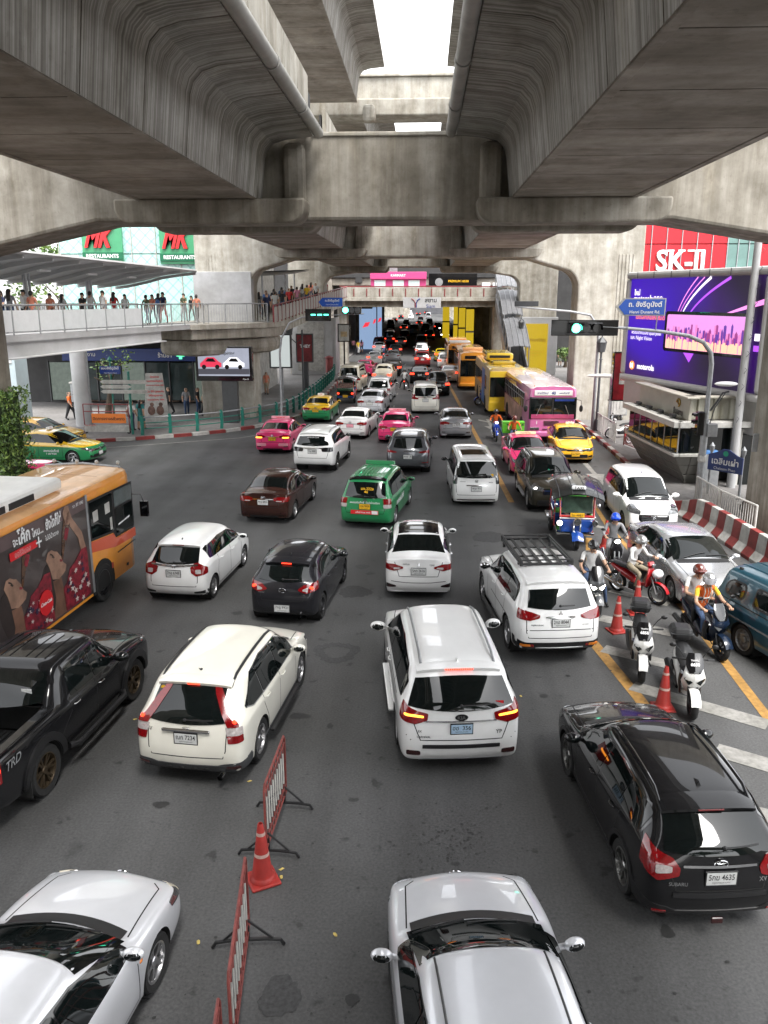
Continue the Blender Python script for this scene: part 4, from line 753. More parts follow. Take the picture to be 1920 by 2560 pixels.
    for i,p in enumerate(out):q=out[min(i+1,len(out)-1)]-out[max(i-1,0)];q.normalize();nrm.append(Vector((q.y,-q.x)))
    hs=lambda i:min(1,.25+i*.18)
    for i in range(len(out)-1):
        q=MB();rows=[]
        for j in (i,i+1):
            dlt=(out[i+1]-out[i]).normalized()*(.003 if j==i else-.003);rows.append([(out[j].x+nrm[j].x*x+dlt.x,out[j].y+nrm[j].y*x+dlt.y,z*hs(j)) for x,z in prof])
        q.grid(rows);q.add(rows[0],[tuple(range(8))]);q.add(rows[1],[tuple(range(8))[::-1]]);q.obj('barrier_block',KERBR if (i % 2) else KERBW,jb,fix=True,bevel=.012)
    # white railings on the pavement, sign, poles
    def fence(p0,p1,label,mat=WRAIL,post=MRED,z=.14,h=1.0,name='pedestrian_barrier'):
        r=empty(name,(p0[0],p0[1],z),0,label,'barrier');b_=(p1[0]-p0[0],p1[1]-p0[1],0);rail_run(r,(0,0,0),b_,h=h,step=.13,post=max(1.2,hypot(b_[0],b_[1])-.1),mat=mat,bar=mat);return r
    fence((9.95,29.2),(10.05,27.2),'white pedestrian barrier nearest the booth on the right pavement');fence((10.05,27.05),(10.45,25.0),'white pedestrian barrier beside the parked police scooter')
    fence((9.75,47.2),(9.8,44.6),'white barrier with red posts behind the yellow taxi, far one');fence((9.82,44.4),(9.9,41.8),'white barrier with red posts behind the yellow taxi, near one');fence((10.2,41.2),(10.6,39.4),'rusty red barrier leaning by the parked motorcycles',RAILR)
    for i,(x,y,lab) in enumerate(((10.25,29.8,''),)):
        r=empty('traffic_signal_mast',(x,y,.14),0,'grey mast with a curved arm carrying the right green traffic light','traffic light');q=MB()
        q.tube([(0,0,0),(0,0,3.0)],.13,14);q.tube([(0,0,3.0),(0,0,5.0)],.085,12);q.obj('pole',STEEL,r,smooth=True)
        P_=[(0,0,4.95),(-.06,0,5.35),(-.35,0,5.72),(-.9,0,5.95),(-1.9,0,6.10),(-3.2,0,6.22),(-5.6,0,6.35)];q=MB();q.tube(P_,[.085,.08,.075,.07,.06,.055,.045],10);q.obj('arm',STEEL,r,smooth=True)
        c=Vector((-4.55,-.12,6.22));sub_box(r,'backboard',(c.x,-.02,c.z),(2.35,.06,.55),GBLACK,.02);sub_box(r,'signal_head',(c.x-.0,-.2,c.z),(1.15,.30,.36),GBLACK,.04)
        for k in range(3):
            q=MB();q.lathe([(0,-.02),(.15,-.02),(.16,0)],(c.x-.36+k*.36,-.36,c.z),'Y',18);q.obj('lens',emis('signal_green',(.08,1.0,.55),6,0) if k==0 else GBLACK,r)
            q=MB();q.grid([[(c.x-.36+k*.36+.175*cos(t),y_,c.z+.175*sin(t)) for t in [lerp(-.3,pi+.3,i/12) for i in range(13)]] for y_ in (-.34,-.56)]);q.obj('hood',GBLACK,r)
        sg=empty('road_sign',(x-2.62,y-.1,7.08),0,'blue arrow shaped sign reading Henri Dunant Rd. above the right signal arm','sign');w_,h_=1.55,.52
        q=MB();q.prism([(-w_/2-.14,0),(-w_/2+.12,-h_/2-.04),(w_/2+.04,-h_/2-.04),(w_/2+.04,h_/2+.04),(-w_/2+.12,h_/2+.04)],.04,plane='XZ',z=0);q.obj('white_border',KERBW,sg,fix=True);q=MB();q.prism([(-w_/2-.04,0),(-w_/2+.18,-h_/2),(w_/2,-h_/2),(w_/2,h_/2),(-w_/2+.18,h_/2)],.012,plane='XZ',z=-.014);q.obj('blue_face',M('sign_blue',(.01,.08,.42),.35,noise=.05),sg,fix=True)
        text('sign_text','ถ. อังรีดูนังต์',WHITE,(.10,-.025,.07),(1,0,0),(0,0,1),width=1.15,parent=sg,bold=.02);text('sign_text','Henri Dunant Rd.',WHITE,(.10,-.025,-.17),(1,0,0),(0,0,1),width=1.05,parent=sg,bold=.01)
        for dx in (-.45,.55):q=MB();q.tube([(dx,.03,-.28),(dx,.06,-.85)],.02,6);q.obj('bracket',STEEL,sg)
        sub_box(r,'junction_box',(.20,-.1,2.62),(.36,.28,.46),STEEL,.02);sub_box(r,'pedestrian_signal',(-.22,-.05,2.85),(.26,.3,.85),GBLACK,.03)
        for k in range(3):q=MB();q.grid([[(-.30-.0+y_,-.05+.12*cos(t),3.12-k*.27+.12*sin(t)) for t in [lerp(0,pi,j/8) for j in range(9)]] for y_ in (-.05,-.20)]);q.obj('hood',GBLACK,r)
        sub_box(r,'number_band',(0,0,1.55),(.27,.27,.28),KERBW,.06)
        q=MB();q.tube([(.12,0,3.3),(.35,-.05,3.7),(.5,0,3.95),(.72,0,4.0)],.035,8);q.tube([(.12,.02,2.6),(.28,.02,3.4),(.6,.02,3.95)],.02,6);q.obj('cable',GREYP,r,smooth=True)
        q=MB();q.ball((.55,-.1,4.28),(.42,.22,.09),12,6);q.obj('flood_light',WHITE,r,smooth=True)
    r=empty('tall_mast',(12.2,31.9,.14),0,'tall white tapering mast in front of the billboard','mast');q=MB();q.tube([(0,0,0),(.0,0,3.0),(.02,0,13)],[.17,.155,.12],18);q.obj('pole',M('mast_paint',(.36,.36,.36),.45,noise=.1,scale=2),r,smooth=True)
    for k in range(11):q=MB();a_=-2.2+k*.12;q.tube([(.2*cos(a_),.2*sin(a_),2.6+k*.62),(.24*cos(a_)+.08,.24*sin(a_)-.02,2.75+k*.62),(.2*cos(a_)+.02,.2*sin(a_),2.82+k*.62)],.012,4);q.obj('climbing_peg',DGREY,r)
    r=empty('street_name_sign',(11.3,30.3,.14),R(-48),'blue street name sign reading Chaloem Phao on two posts','street sign');NB=M('navy_sign',(.025,.045,.16),.4,noise=.1)
    q=MB();q.prism([(-.68,.95),(.68,.95),(.68,1.55),(.45,1.62),(.12,1.80),(-.12,1.80),(-.45,1.62),(-.68,1.55)],.06,plane='XZ',z=-.03);q.obj('blue_plate',NB,r,fix=True,bevel=.01)
    for dx in (-.62,.62):q=MB();q.lathe([(.05,0),(.045,1.6),(.08,1.7),(.10,1.85),(.0,2.0)],(dx,.08,0),n=10);q.obj('post',STEEL,r,smooth=True)
    q=MB();q.lathe([(0,-.005),(.10,-.005),(.10,0)],(0,-.035,1.64),'Y',16);q.obj('green_disc',M('seal_green',(.02,.35,.2),.4,noise=.1),r)
    text('sign_text','เฉลิมเผ่า',WHITE,(0,-.035,1.35),(1,0,0),(0,0,1),width=1.05,parent=r,bold=.02);text('sign_text','Chaloem Phao',WHITE,(0,-.035,1.06),(1,0,0),(0,0,1),width=.85,parent=r)
    r=empty('dark_post',(11.15,26.6,.14),0,'thin dark post standing by the parked police scooter','post');q=MB();q.tube([(0,0,0),(0,0,2.9)],.05,8);q.obj('pole',DGREY,r);sub_box(r,'sign_back',(-.05,.04,2.7),(.75,.04,.6),STEEL,.02);sub_box(r,'base',(0,0,.12),(.35,.2,.24),BLACK,.03)
    # red poster, route map shelter, second arm
    r=sheet_sign('red_poster',(10.1,41.2,3.6),1.35,2.3,M('poster_red2',(.30,.02,.03),.35,noise=.7,scale=1.4),'red advertising poster under the left end of the billboard','poster',0,.3,GBLACK);sub_box(r,'white_label',(-.15,-.17,-.1),(.5,.02,.55),KERBW,.002);text('poster_text','ติดโต',REDP,(-.15,-.19,-.1),(1,0,0),(0,0,1),width=.4,parent=r,bold=.03)
    g=G(1500,1090);r=empty('bus_stop_map',(10.6,44.5,.14),0,'bus stop map panel with a curved lamp roof','shelter');sub_box(r,'frame',(0,0,1.9),(.9,.12,1.7),STEEL,.02);sub_box(r,'map',(0,-.07,1.85),(.78,.02,1.5),KERBW,.002);sub_box(r,'green_header',(0,-.085,2.52),(.78,.02,.12),M('header_green',(.05,.35,.15),.4,noise=.1),0);sub_box(r,'post',(-.5,0,1.6),(.08,.1,3.2),STEEL,.01);q=MB();q.ball((-.9,-.2,3.2),(1.0,.35,.10),14,6);q.obj('lamp_roof',KERBW,r,smooth=True)
    for k in range(4):q=MB();q.tube([(-.3+k*.17,-.085,1.2+.1*k),(-.3+k*.17,-.085,2.0+.1*(k % 2)),(-.2+k*.17,-.085,2.2)],.008,4);q.obj('map_line',INK,r)
    r=empty('signal_gantry_arm',(9.6,46.1,.14),0,'thin grey mast with a long arm in front of the second concrete leg','mast');q=MB();q.tube([(0,0,0),(0,0,5.6),(-.5,0,6.3),(-1.6,0,6.5),(-4.6,0,6.75)],[.10,.08,.07,.06,.05],10);q.obj('pole',STEEL,r,smooth=True);sub_box(r,'signal_back',(-4.0,0,6.9),(1.3,.12,.28),DGREY,.02)
    # left signals
    r=empty('traffic_signal_mast',(-8.2,45.2,.14),0,'grey mast with a curved arm carrying the left green arrow signals','traffic light');r.location=(-8.15,46.6,.14)
    q=MB();q.tube([(0,0,0),(0,0,4.2),(.12,0,5.0),(.6,0,5.85),(1.3,0,6.15),(2.4,0,6.25),(4.8,0,6.35)],[.07,.06,.05,.045,.04,.035,.03],10);q.obj('pole',STEEL,r,smooth=True)
    SG=emis('signal_green',(.08,1.0,.55),6,0);sub_box(r,'backboard',(2.25,-.1,6.28),(1.45,.08,.66),GBLACK,.02)
    for k in range(3):sub_box(r,'signal_head',(2.0+k*.36,-.2,6.30),(.34,.2,.42),GBLACK,.02);q=MB();q.box((2.0+k*.36,-.32,6.30),(.25,.03,.07));q.obj('green_arrow',emis('signal_green_arrow',(.08,1.0,.60),3,0),r)
    sub_box(r,'signal_head',(4.15,-.15,6.55),(1.05,.22,.36),GBLACK,.03)
    for k in range(3):q=MB();q.lathe([(0,-.02),(.16,-.02),(.16,0)],(3.80+k*.34,-.28,6.55),'Y',16);q.obj('lens',SG if k==0 else DGREY,r)
    sg=empty('road_sign',(-5.15,46.5,7.12),0,'blue arrow shaped road sign above the left signals','sign');q=MB();q.prism([(-.72,0),(-.5,-.24),(.62,-.24),(.62,.24),(-.5,.24)],.05,plane='XZ',z=0);q.obj('blue_face',M('sign_blue',(0,0,0)),sg,fix=True);text('sign_text','ถ.อังรีดูนังต์',WHITE,(.05,-.01,.07),(1,0,0),(0,0,1),width=.8,parent=sg,bold=.02);text('sign_text','Henri Dunant Rd.',WHITE,(.05,-.01,-.13),(1,0,0),(0,0,1),width=.7,parent=sg)
    q=MB();q.tube([(.0,.03,-.24),(0,.05,-.6)],.02,6);q.obj('bracket',STEEL,sg)
    # glass bridge on the right and plaza trees
    r=empty('glass_walkway',(17.5,98,0),0,'raised walkway with glass railing beyond the right concrete leg','walkway');sub_box(r,'deck',(0,0,6.3),(12,3,1.6),GREYW,.03)
    for k in range(6):sub_box(r,'glass_panel',(-5+k*2,-1.5,7.7),(1.95,.04,1.1),M('pale_glass',(.25,.30,.28),.1,noise=.2),.005)
    q=MB();q.tube([(-6,-1.5,8.3),(6,-1.5,8.3)],.05,6);q.obj('handrail',STEEL,r);sub_box(r,'back_wall',(0,8,3),(12,.3,6),DARKW,.02)
    tree(17.5,108,13,5.5,'bright green leafy tree seen through the arch at the right',21,2400,.28);tree(24,112,14,6,'leafy tree at the right edge of the plaza behind the arch',22,1500,.3);tree(-40,92,14,6,'green tree behind the skywalk at the left edge, partly cut by the frame',23,2500,.24);tree(-34,96,12,4.5,'smaller green tree behind the skywalk next to the glass building',24,1800,.22)
    tree(15.0,88,2.2,1.3,'small round shrub on the plaza behind the pedestrians',25,500,.14)
    # green wall round the near left leg
    r=empty('green_wall',(-13.95,25.9,0),0,'climbing plants covering the foot of the near left concrete leg','plants');rnd=random.Random(4)
    for k in range(4):q=MB();q.tube([(-1.6,-1.42,1.0+k*.95),(.45,-1.42,1.0+k*.95)],.04,6);q.obj('lattice_bar',STEEL,r)
    for x in (-1.6,-.4,.45):q=MB();q.tube([(x,-1.42,0),(x,-1.42,4.6)],.04,6);q.obj('lattice_post',STEEL,r)
    mb=MB()
    for i in range(11000):
        f=rnd.random();
        if f<.65:p=Vector((rnd.uniform(-2.2,.45),-1.3+rnd.gauss(0,.12),rnd.uniform(0,4.55)))
        else:p=Vector((.45+rnd.gauss(0,.12),rnd.uniform(-1.3,1.2),rnd.uniform(0,4.55)))
        if abs((p.z-1.0) % .95-.47)>.43 and rnd.random()<.75:continue
        a_=Vector((rnd.gauss(0,.6),rnd.gauss(0,.6),rnd.gauss(-.3,1))).normalized();b_=a_.cross(Vector((rnd.gauss(0,1),rnd.gauss(0,1),rnd.gauss(0,1)))).normalized();s_=rnd.uniform(.04,.10);mb.add([tuple(p+a_*s_),tuple(p+b_*s_*.4),tuple(p-a_*s_),tuple(p-b_*s_*.4)],[(0,1,2,3)],int(rnd.random()<.4))
    mb.obj('foliage',[LEAFA,LEAFB],r,kind='stuff');sub_box(r,'backing',(-.9,-.05,2.2),(2.4,2.3,4.3),M('backing_dark_green',(.02,.035,.012),.9,noise=.4,scale=5),.1)  # plain dark green box backing the leaves
def barriers_and_cones():
    CO=M('cone_red',(.36,.028,.022),.5,noise=.22,scale=7,noise2=.2,scale2=3);CW=M('cone_band',(.50,.34,.30),.5,noise=.3,scale=14)
    def cone(px,py,label,h=.95,rz=0):
        g=G(px,py);r=empty('traffic_cone',g,rz,label,'traffic cone','red traffic cones');s=h/.95
        sub_box(r,'base',(0,0,.02),(.44*s,.44*s,.04),CO,.02);mb=MB();pr=lambda z:lerp(.155,.042,(z-.06)/.88)
        mb.lathe([(.19*s,.04),(.185*s,.07),(.16*s,.09),(pr(.1)*s,.12*s),(pr(.93)*s,.93*s),(pr(.95)*s-.004,.95*s),(.03*s,.95*s),(.03*s,.80*s)],n=28);mb.obj('cone_body',CO,r,smooth=True,angle=40)
        for a,b in ((.44,.49),(.77,.82)):mb=MB();mb.lathe([(pr(a)*s+.003,a*s),(pr(b)*s+.003,b*s)],n=28);mb.obj('reflective_band',CW,r,smooth=True)
    cone(657,2200,'large worn red cone standing between the two red barriers',.86,.5);cone(1541,1578,'red cone left of the nearer police scooters, close to the white SUV',.85,.3);cone(1590,1534,'red cone just behind the red moped front wheel',.85);cone(1657,1770,'red cone between the black crossover and the police scooter',.85);cone(1513,1368,'red cone behind the rider in the blue helmet',.85)
    def barrier(a,b,label,white=True,foot=BLACK):
        a=G(*a,.22);b=G(*b,.22);a.z=b.z=0;d=b-a;L_=d.length;r=empty('red_barrier',a,atan2(d.y,d.x),label,'barrier','red and white railing barriers');z0,z1=.22,1.18
        mb=MB();mb.tube([(0,0,z0),(0,0,z1-.08),(.05,0,z1),(L_-.05,0,z1),(L_,0,z1-.08),(L_,0,z0),(0,0,z0)],.017,8);mb.obj('frame',RAILR,r,smooth=True)
        for z in (z0+.13,z1-.13):mb=MB();mb.tube([(0,0,z),(L_,0,z)],.011,6);mb.obj('inner_rail',RAILR,r,smooth=True)
        n=10
        for k in range(1,n):
            x=L_*k/n;o=MB();o.tube([(x,0,z0+.0),(x,0,z1-.0)],.0085,6);o=o.obj('bar',RAILR,r)
            m_=MB();m_.tube([(x,0,z0+.22),(x,0,z1-.24)],.0105,6);m_.obj('white_sleeve',WRAIL,o)
        for x in (.12,L_-.12):
            mb=MB();mb.tube([(x,-.42,.02),(x,-.38,.09),(x,-.2,.11),(x,.2,.11),(x,.38,.09),(x,.42,.02)],.022,8);mb.tube([(x,-.30,.10),(x,0,.38)],.016,6);mb.tube([(x,.30,.10),(x,0,.38)],.016,6);mb.tube([(x,0,.11),(x,0,.30)],.02,6);mb.obj('foot',foot,r,smooth=True)
    barrier((666,2122),(715,1978),'red railing barrier farther up the road behind the large cone');barrier((582,2640),(622,2310),'long red railing barrier nearest the bottom edge');barrier((518,3020),(560,2690),'rusty red railing barrier cut by the bottom edge',foot=RAILR)

def behind():
    "trees reflected in the car windows, and unseen blocks added to cut sky reflections"
    tree(9.5,-9,11,5.0,'big leafy tree behind the viewer on the right pavement',31,1500,.3);tree(14,-22,13,6,'second big leafy tree farther behind the viewer',32,1200,.34)
    b=empty('rear_sky_blocker',(-24,-30,0),0,'unseen grey block added behind the viewer on the left to cut sky reflections','building');sub_box(b,'wall',(0,0,14),(20,50,28),CON,.05)  # unseen block added so paint and glass mirror less open sky
    for k in range(6):
        for j in range(5):sub_box(b,'window',(10.03,-20+k*8,4+j*5),(.1,6,2.6),GLASS,.02)
    b=empty('overhead_sky_blocker',(0,-48,0),0,'unseen block added over the road behind the viewer to hide open sky','building');sub_box(b,'hall',(0,-10,13),(34,24,14),CON,.05);sub_box(b,'column',(-12,0,3),(2,2,6),CON,.05);sub_box(b,'column',(12,0,3),(2,2,6),CON,.05)  # out of view, added to darken reflections coming from behind
# ---------------------------------------------------------------- cars
def lerp(a,b,t):return a+(b-a)*t
def pl(pts,x):
    if x<=pts[0][0]:return pts[0][1]
    for (a,b),(c,d) in zip(pts,pts[1:]):
        if x<=c:return b+(d-b)*(x-a)/(c-a) if c>a else d
    return pts[-1][1]
WHEELS={}
def wheel_meshes(r,style,rimmat):
    key=(round(r,3),style,rimmat.name)
    if key in WHEELS:return WHEELS[key]
    w=.21 if r<.36 else .25;rr=r*.68
    t=MB();h=w/2
    t.lathe([(rr,-h*.8),(r*.93,-h),(r*.985,-h*.8),(r,-h*.45),(r,h*.45),(r*.985,h*.8),(r*.93,h),(rr,h*.8)],axis='Y',n=32)
    tyre=t.mesh('tyre',RUBBER,True,40)
    q=MB();# outer face at +Y
    q.lathe([(rr+.006,h*.84),(rr-.012,h*.86),(rr-.022,h*.62),(rr-.03,-h*.5),(.0,-h*.5)],axis='Y',n=28)
    ns={'five':5,'ten':10,'multi':9,'six':6,'steel':0}[style]
    q.lathe([(0,h*.72),(.055,h*.72),(.068,h*.6),(.068,h*.1)],axis='Y',n=14)
    for k in range(ns):
        a=2*pi*k/ns;sw={5:.055,6:.06,9:.022,10:.02}[ns]
        for sg in ((-1,1) if ns in (5,6) else (0,)):
            a1=a+sg*.17
            p0=Vector((cos(a)*.05,h*.6,sin(a)*.05));p1=Vector((cos(a1)*(rr-.015),h*.74,sin(a1)*(rr-.015)))
            d=(p1-p0).normalized();u=Vector((-d.z,0,d.x)).normalized();ww=sw*(.5 if sg else 1)
            vs=[p0+u*ww*.6,p0-u*ww*.6,p1-u*ww*.55,p1+u*ww*.55];lo=Vector((0,-.035,0))
            vs=vs+[v+lo for v in vs]
            q.add([tuple(v) for v in vs],[(3,2,1,0),(0,1,5,4),(1,2,6,5),(2,3,7,6),(3,0,4,7)])
    if ns==0:
        q.lathe([(.07,h*.35),(rr*.55,h*.6),(rr*.8,h*.3),(rr-.02,h*.3)],axis='Y',n=20)
        for k in range(8):q.ball((cos(k*pi/4)*rr*.62,h*.5,sin(k*pi/4)*rr*.62),.025,6,4)
    rim=q.mesh('rim',[rimmat],True,30,fix=False)
    d=MB();d.lathe([(rr-.03,-h*.3),(0.0,-h*.3)],axis='Y',n=20);brake=d.mesh('brake_disc',[UNDER])
    WHEELS[key]=(tyre,rim,brake);return WHEELS[key]
def add_wheel(root,x,y,r,style,rimmat,side,simple=False,z=None):
    tm,rm,bm_=wheel_meshes(r,style,rimmat)
    w=mkobj('wheel',tm,root,(x,y,r if z is None else z),(0,0,0 if side>0 else pi))
    mkobj('rim',rm,w)
    if not simple:mkobj('brake_disc',bm_,w)
    return w
DEF=dict(fo=.9,clr=.19,nose=.68,hood=.98,cx=1.15,hx=1.9,rx=3.3,gx=4.0,gz=1.02,dx=None,dz=1.0,belt0=.93,belt1=1.0,roofw=.73,zh=-.05,zr=-.05,rr=.32,
           wstyle='five',rim=None,tw=None,sec=[(0,0)],lvl=3,bump=.0)
def car_cage(sp):
    L,Wd,H=sp['L'],sp['W']/2,sp['H'];cx,hx,rx,gx=sp['cx'],sp['hx'],sp['rx'],sp['gx']
    belt=lambda x:pl([(cx,sp['belt0']),(gx,sp['belt1'])],x);clr=sp['clr']
    st=[] # xf, w, z0,z1,z2,z3,z4, y4, (y5,z5,x5) (y6,z6,x6) (y7,z7,x7)
    def low(xf,wf,top,z4,y4=.95,z0=None):
        z0=clr if z0 is None else z0
        return [(xf,Wd*wf*.945,z0),(xf,Wd*wf*.985,z0+.10),(xf,Wd*wf*1.0,lerp(z0,top,.48)),(xf,Wd*wf*.995,top-.10),(xf,Wd*wf*y4,z4)]
    def hoodst(xf,wf,zt,xc=0,z0=None):
        b=min(belt(xf),zt-.02) if xf<cx else zt-.03
        return low(xf,wf,b,b+.005,.95,z0)+[(xf-.02,Wd*wf*.80,zt),(xf-xc*.6,Wd*wf*.42,zt+.035),(xf-xc,0,zt+.045)]
    def cabst(xf,wf,zt,xc=0,rw=None):
        b=belt(xf);rw=sp['roofw'] if rw is None else rw
        return low(xf,wf,b,b+.0,.955)+[(xf,Wd*rw,zt-.085),(xf-xc*.75,Wd*rw*.70,zt-.014),(xf-xc,0,zt)]
    st.append(hoodst(.13,.915,sp['nose'],.10,clr+.02))
    st.append(hoodst(.42,.965,lerp(sp['nose'],sp['hood'],.42),.06))
    st.append(hoodst(sp['fo']+.05,1.0,lerp(sp['nose'],sp['hood'],.80),.03))
    st.append(hoodst(cx,1.0,sp['hood']-.03,.14))
    st.append(cabst(hx,1.0,H+sp['zh'],.16,sp['roofw']-.01))
    st.append(cabst(hx+.25,1.0,H+sp['zh']*.35,.05));st.append(cabst(lerp(hx,rx,.55),1.0,H,0));st.append(cabst(rx-.22,.995,H+sp['zr']*.45,-.02))
    st.append(cabst(rx,.99,H+sp['zr'],-.06))
    if sp['dx']:
        st.append(hoodst(gx,.975,sp['gz'],-.10));st.append(hoodst(lerp(gx,sp['dx'],.7),.96,lerp(sp['gz'],sp['dz'],.8),-.10))
        st.append(hoodst(L-.12,.935,sp['dz']-.01,-.07,clr+.03))
    else:
        g=hoodst(gx-.02,.965,sp['gz'],-.07,clr+.03)
        st.append(g)
    # caps
    nf=sp['nose'];capF=[]
    for j,(zz,xx) in enumerate([(clr+.02,.12),(clr+.14,.03),(lerp(clr,nf,.55),.0),(nf-.10,.05)]):
        capF.append([(xx+.06,st[0][5][1]*1.06,zz),(xx+.02,st[0][6][1],zz),(xx,0,zz)])
    tz=sp['dz'] if sp['dx'] else sp['gz'];capR=[];last=st[-1]
    for j,(zz,xx) in enumerate([(clr+.06,.12),(clr+.16,.02),(lerp(clr,tz,.48),.0),(tz-.13,.08 if not sp['dx'] else .06)]):
        capR.append([(L-xx-.05,last[5][1]*1.08,zz),(L-xx-.02,last[6][1],zz),(L-xx,0,zz)])
    V=[];F=[];idx={}
    x0=sp['fo']+sp['wb']/2
    def vid(p,sgn):
        k=(round(p[0],4),round(p[1]*sgn,4),round(p[2],4))
        if k not in idx:idx[k]=len(V);V.append((x0-p[0],p[1]*sgn,p[2]))
        return idx[k]
    for sgn in (1,-1):
        def q(a,b,c,d):
            f=[vid(a,sgn),vid(b,sgn),vid(c,sgn),vid(d,sgn)]
            if sgn<0:f=f[::-1]
            F.append(tuple(f))
        for s0,s1 in zip(st,st[1:]):
            for j in range(7):q(s0[j],s0[j+1],s1[j+1],s1[j])
            q((s0[0][0],0,s0[0][2]),s0[0],s1[0],(s1[0][0],0,s1[0][2]))
        for ring,cap,fl in ((st[0],capF,0),(st[-1],capR,1)):
            def qq(a,b,c,d):q(a,b,c,d) if not fl else q(d,c,b,a)
            for j in range(3):qq(ring[j],cap[j][0],cap[j+1][0],ring[j+1]);qq(cap[j][0],cap[j][1],cap[j+1][1],cap[j+1][0]);qq(cap[j][1],cap[j][2],cap[j+1][2],cap[j+1][1])
            qq(ring[3],cap[3][0],ring[5],ring[4]);qq(cap[3][0],cap[3][1],ring[6],ring[5]);qq(cap[3][1],cap[3][2],ring[7],ring[6])
            b0=(ring[0][0],0,ring[0][2]);qq(b0,cap[0][2],cap[0][1],ring[0]);F.append(None)
            qq(ring[0],cap[0][1],cap[0][0],ring[0])
    F=[f for f in F if f and len(set(f))>=3];F=[tuple(dict.fromkeys(f)) for f in F]
    return V,F,len(st)
def make_body(sp,mat):
    V,F,n=car_cage(sp)
    me=bpy.data.meshes.new('body');me.from_pydata(V,[],F)
    bm=bmesh.new();bm.from_mesh(me);bmesh.ops.recalc_face_normals(bm,faces=bm.faces)
    # creases: shoulder, roof edge, tail edge
    cl=bm.edges.layers.float.new('crease_edge');x0=sp['fo']+sp['wb']/2
    for e in bm.edges:
        a,b=e.verts;d=b.co-a.co;m_=(a.co+b.co)/2;xf=x0-m_.x
        if abs(d.x)<.3 and abs(d.z)<.12 and (not sp['dx']) and xf>sp['gx']-.12 and m_.z>sp['gz']-.05:e[cl]=.5
        if sp['dx'] and xf>sp['L']-.3 and m_.z>sp['dz']-.08:e[cl]=.55
        if abs(d.x)>abs(d.y) and m_.z<sp['clr']+.02:e[cl]=.7
        if sp['cx']<xf<sp['gx']+.05 and abs(d.x)>.15 and abs(m_.y)>sp['W']*.44 and m_.z>.8:e[cl]=.45
        if sp['cx']-.05<xf<sp['gx']+.05 and abs(d.x)>.15 and sp['W']*.27<abs(m_.y)<sp['W']*.43 and m_.z>sp['belt0']:e[cl]=.30
        if xf<sp['cx']+.02 and abs(d.x)>.15 and sp['W']*.33<abs(m_.y)<sp['W']*.45 and m_.z>sp['nose']-.1:e[cl]=.35
        if abs(d.x)<.16 and abs(xf-sp['cx'])<.15 and m_.z>sp['hood']-.1:e[cl]=.45
        if abs(d.x)<.2 and abs(xf-sp['hx'])<.2 and m_.z>sp['H']-.2:e[cl]=.3
    bm.to_mesh(me);bm.free()
    def sub(o):
        q=o.modifiers.new('s','SUBSURF');q.levels=sp['lvl'];q.render_levels=sp['lvl']
    m2=bake(me,sub);bpy.data.meshes.remove(me)
    xs=[v.co.x for v in m2.vertices];ys=[v.co.y for v in m2.vertices];zs=[v.co.z for v in m2.vertices]
    fx=sp['L']/(max(xs)-min(xs));fy=sp['W']/(max(ys)-min(ys));z0,z1=min(zs),max(zs)
    cx_=x0-sp['L']/2;mx=(max(xs)+min(xs))/2
    for v in m2.vertices:
        v.co.x=(v.co.x-mx)*fx+cx_;v.co.y*=fy;v.co.z=sp['clr']+(v.co.z-z0)/(z1-z0)*(sp['H']-sp['clr'])
    m2.update();m2.materials.clear();m2.materials.append(mat);m2.materials.append(UNDER)
    return m2
def cut_arches(me,sp):
    bm=bmesh.new();bm.from_mesh(me);ra=sp['rr']+sp.get('gap',.045)
    for wx in (sp['wb']/2,-sp['wb']/2):
        c=Vector((wx,0,sp['rr']))
        ins=lambda v:hypot(v.co.x-wx,v.co.z-sp['rr'])<ra and abs(v.co.y)>sp['W']*.30
        kill=[f for f in bm.faces if all(ins(v) for v in f.verts)]
        bmesh.ops.delete(bm,geom=kill,context='FACES')
        for v in bm.verts:
            if ins(v) and v.link_faces and any(e.is_boundary for e in v.link_edges):
                d=Vector((v.co.x-wx,0,v.co.z-sp['rr']))
                if d.length>1e-4:d=d.normalized()*ra;v.co.x=wx+d.x;v.co.z=max(sp['clr'],sp['rr']+d.z) if v.co.z>sp['clr']+.02 else v.co.z
            elif ins(v) and v.link_faces:
                d=Vector((v.co.x-wx,0,v.co.z-sp['rr']))
                if d.length>1e-4:d=d.normalized()*ra;v.co.x=wx+d.x;v.co.z=sp['rr']+d.z
    # turn lips inward
    be=[e for e in bm.edges if e.is_boundary and (e.verts[0].co.z+e.verts[1].co.z)/2>sp['clr']+.015]
    r=bmesh.ops.extrude_edge_only(bm,edges=be)
    for v in [g for g in r['geom'] if isinstance(g,bmesh.types.BMVert)]:
        v.co.y*=.62
    for f in [g for g in r['geom'] if isinstance(g,bmesh.types.BMFace)]:f.material_index=1
    bm.to_mesh(me);bm.free()
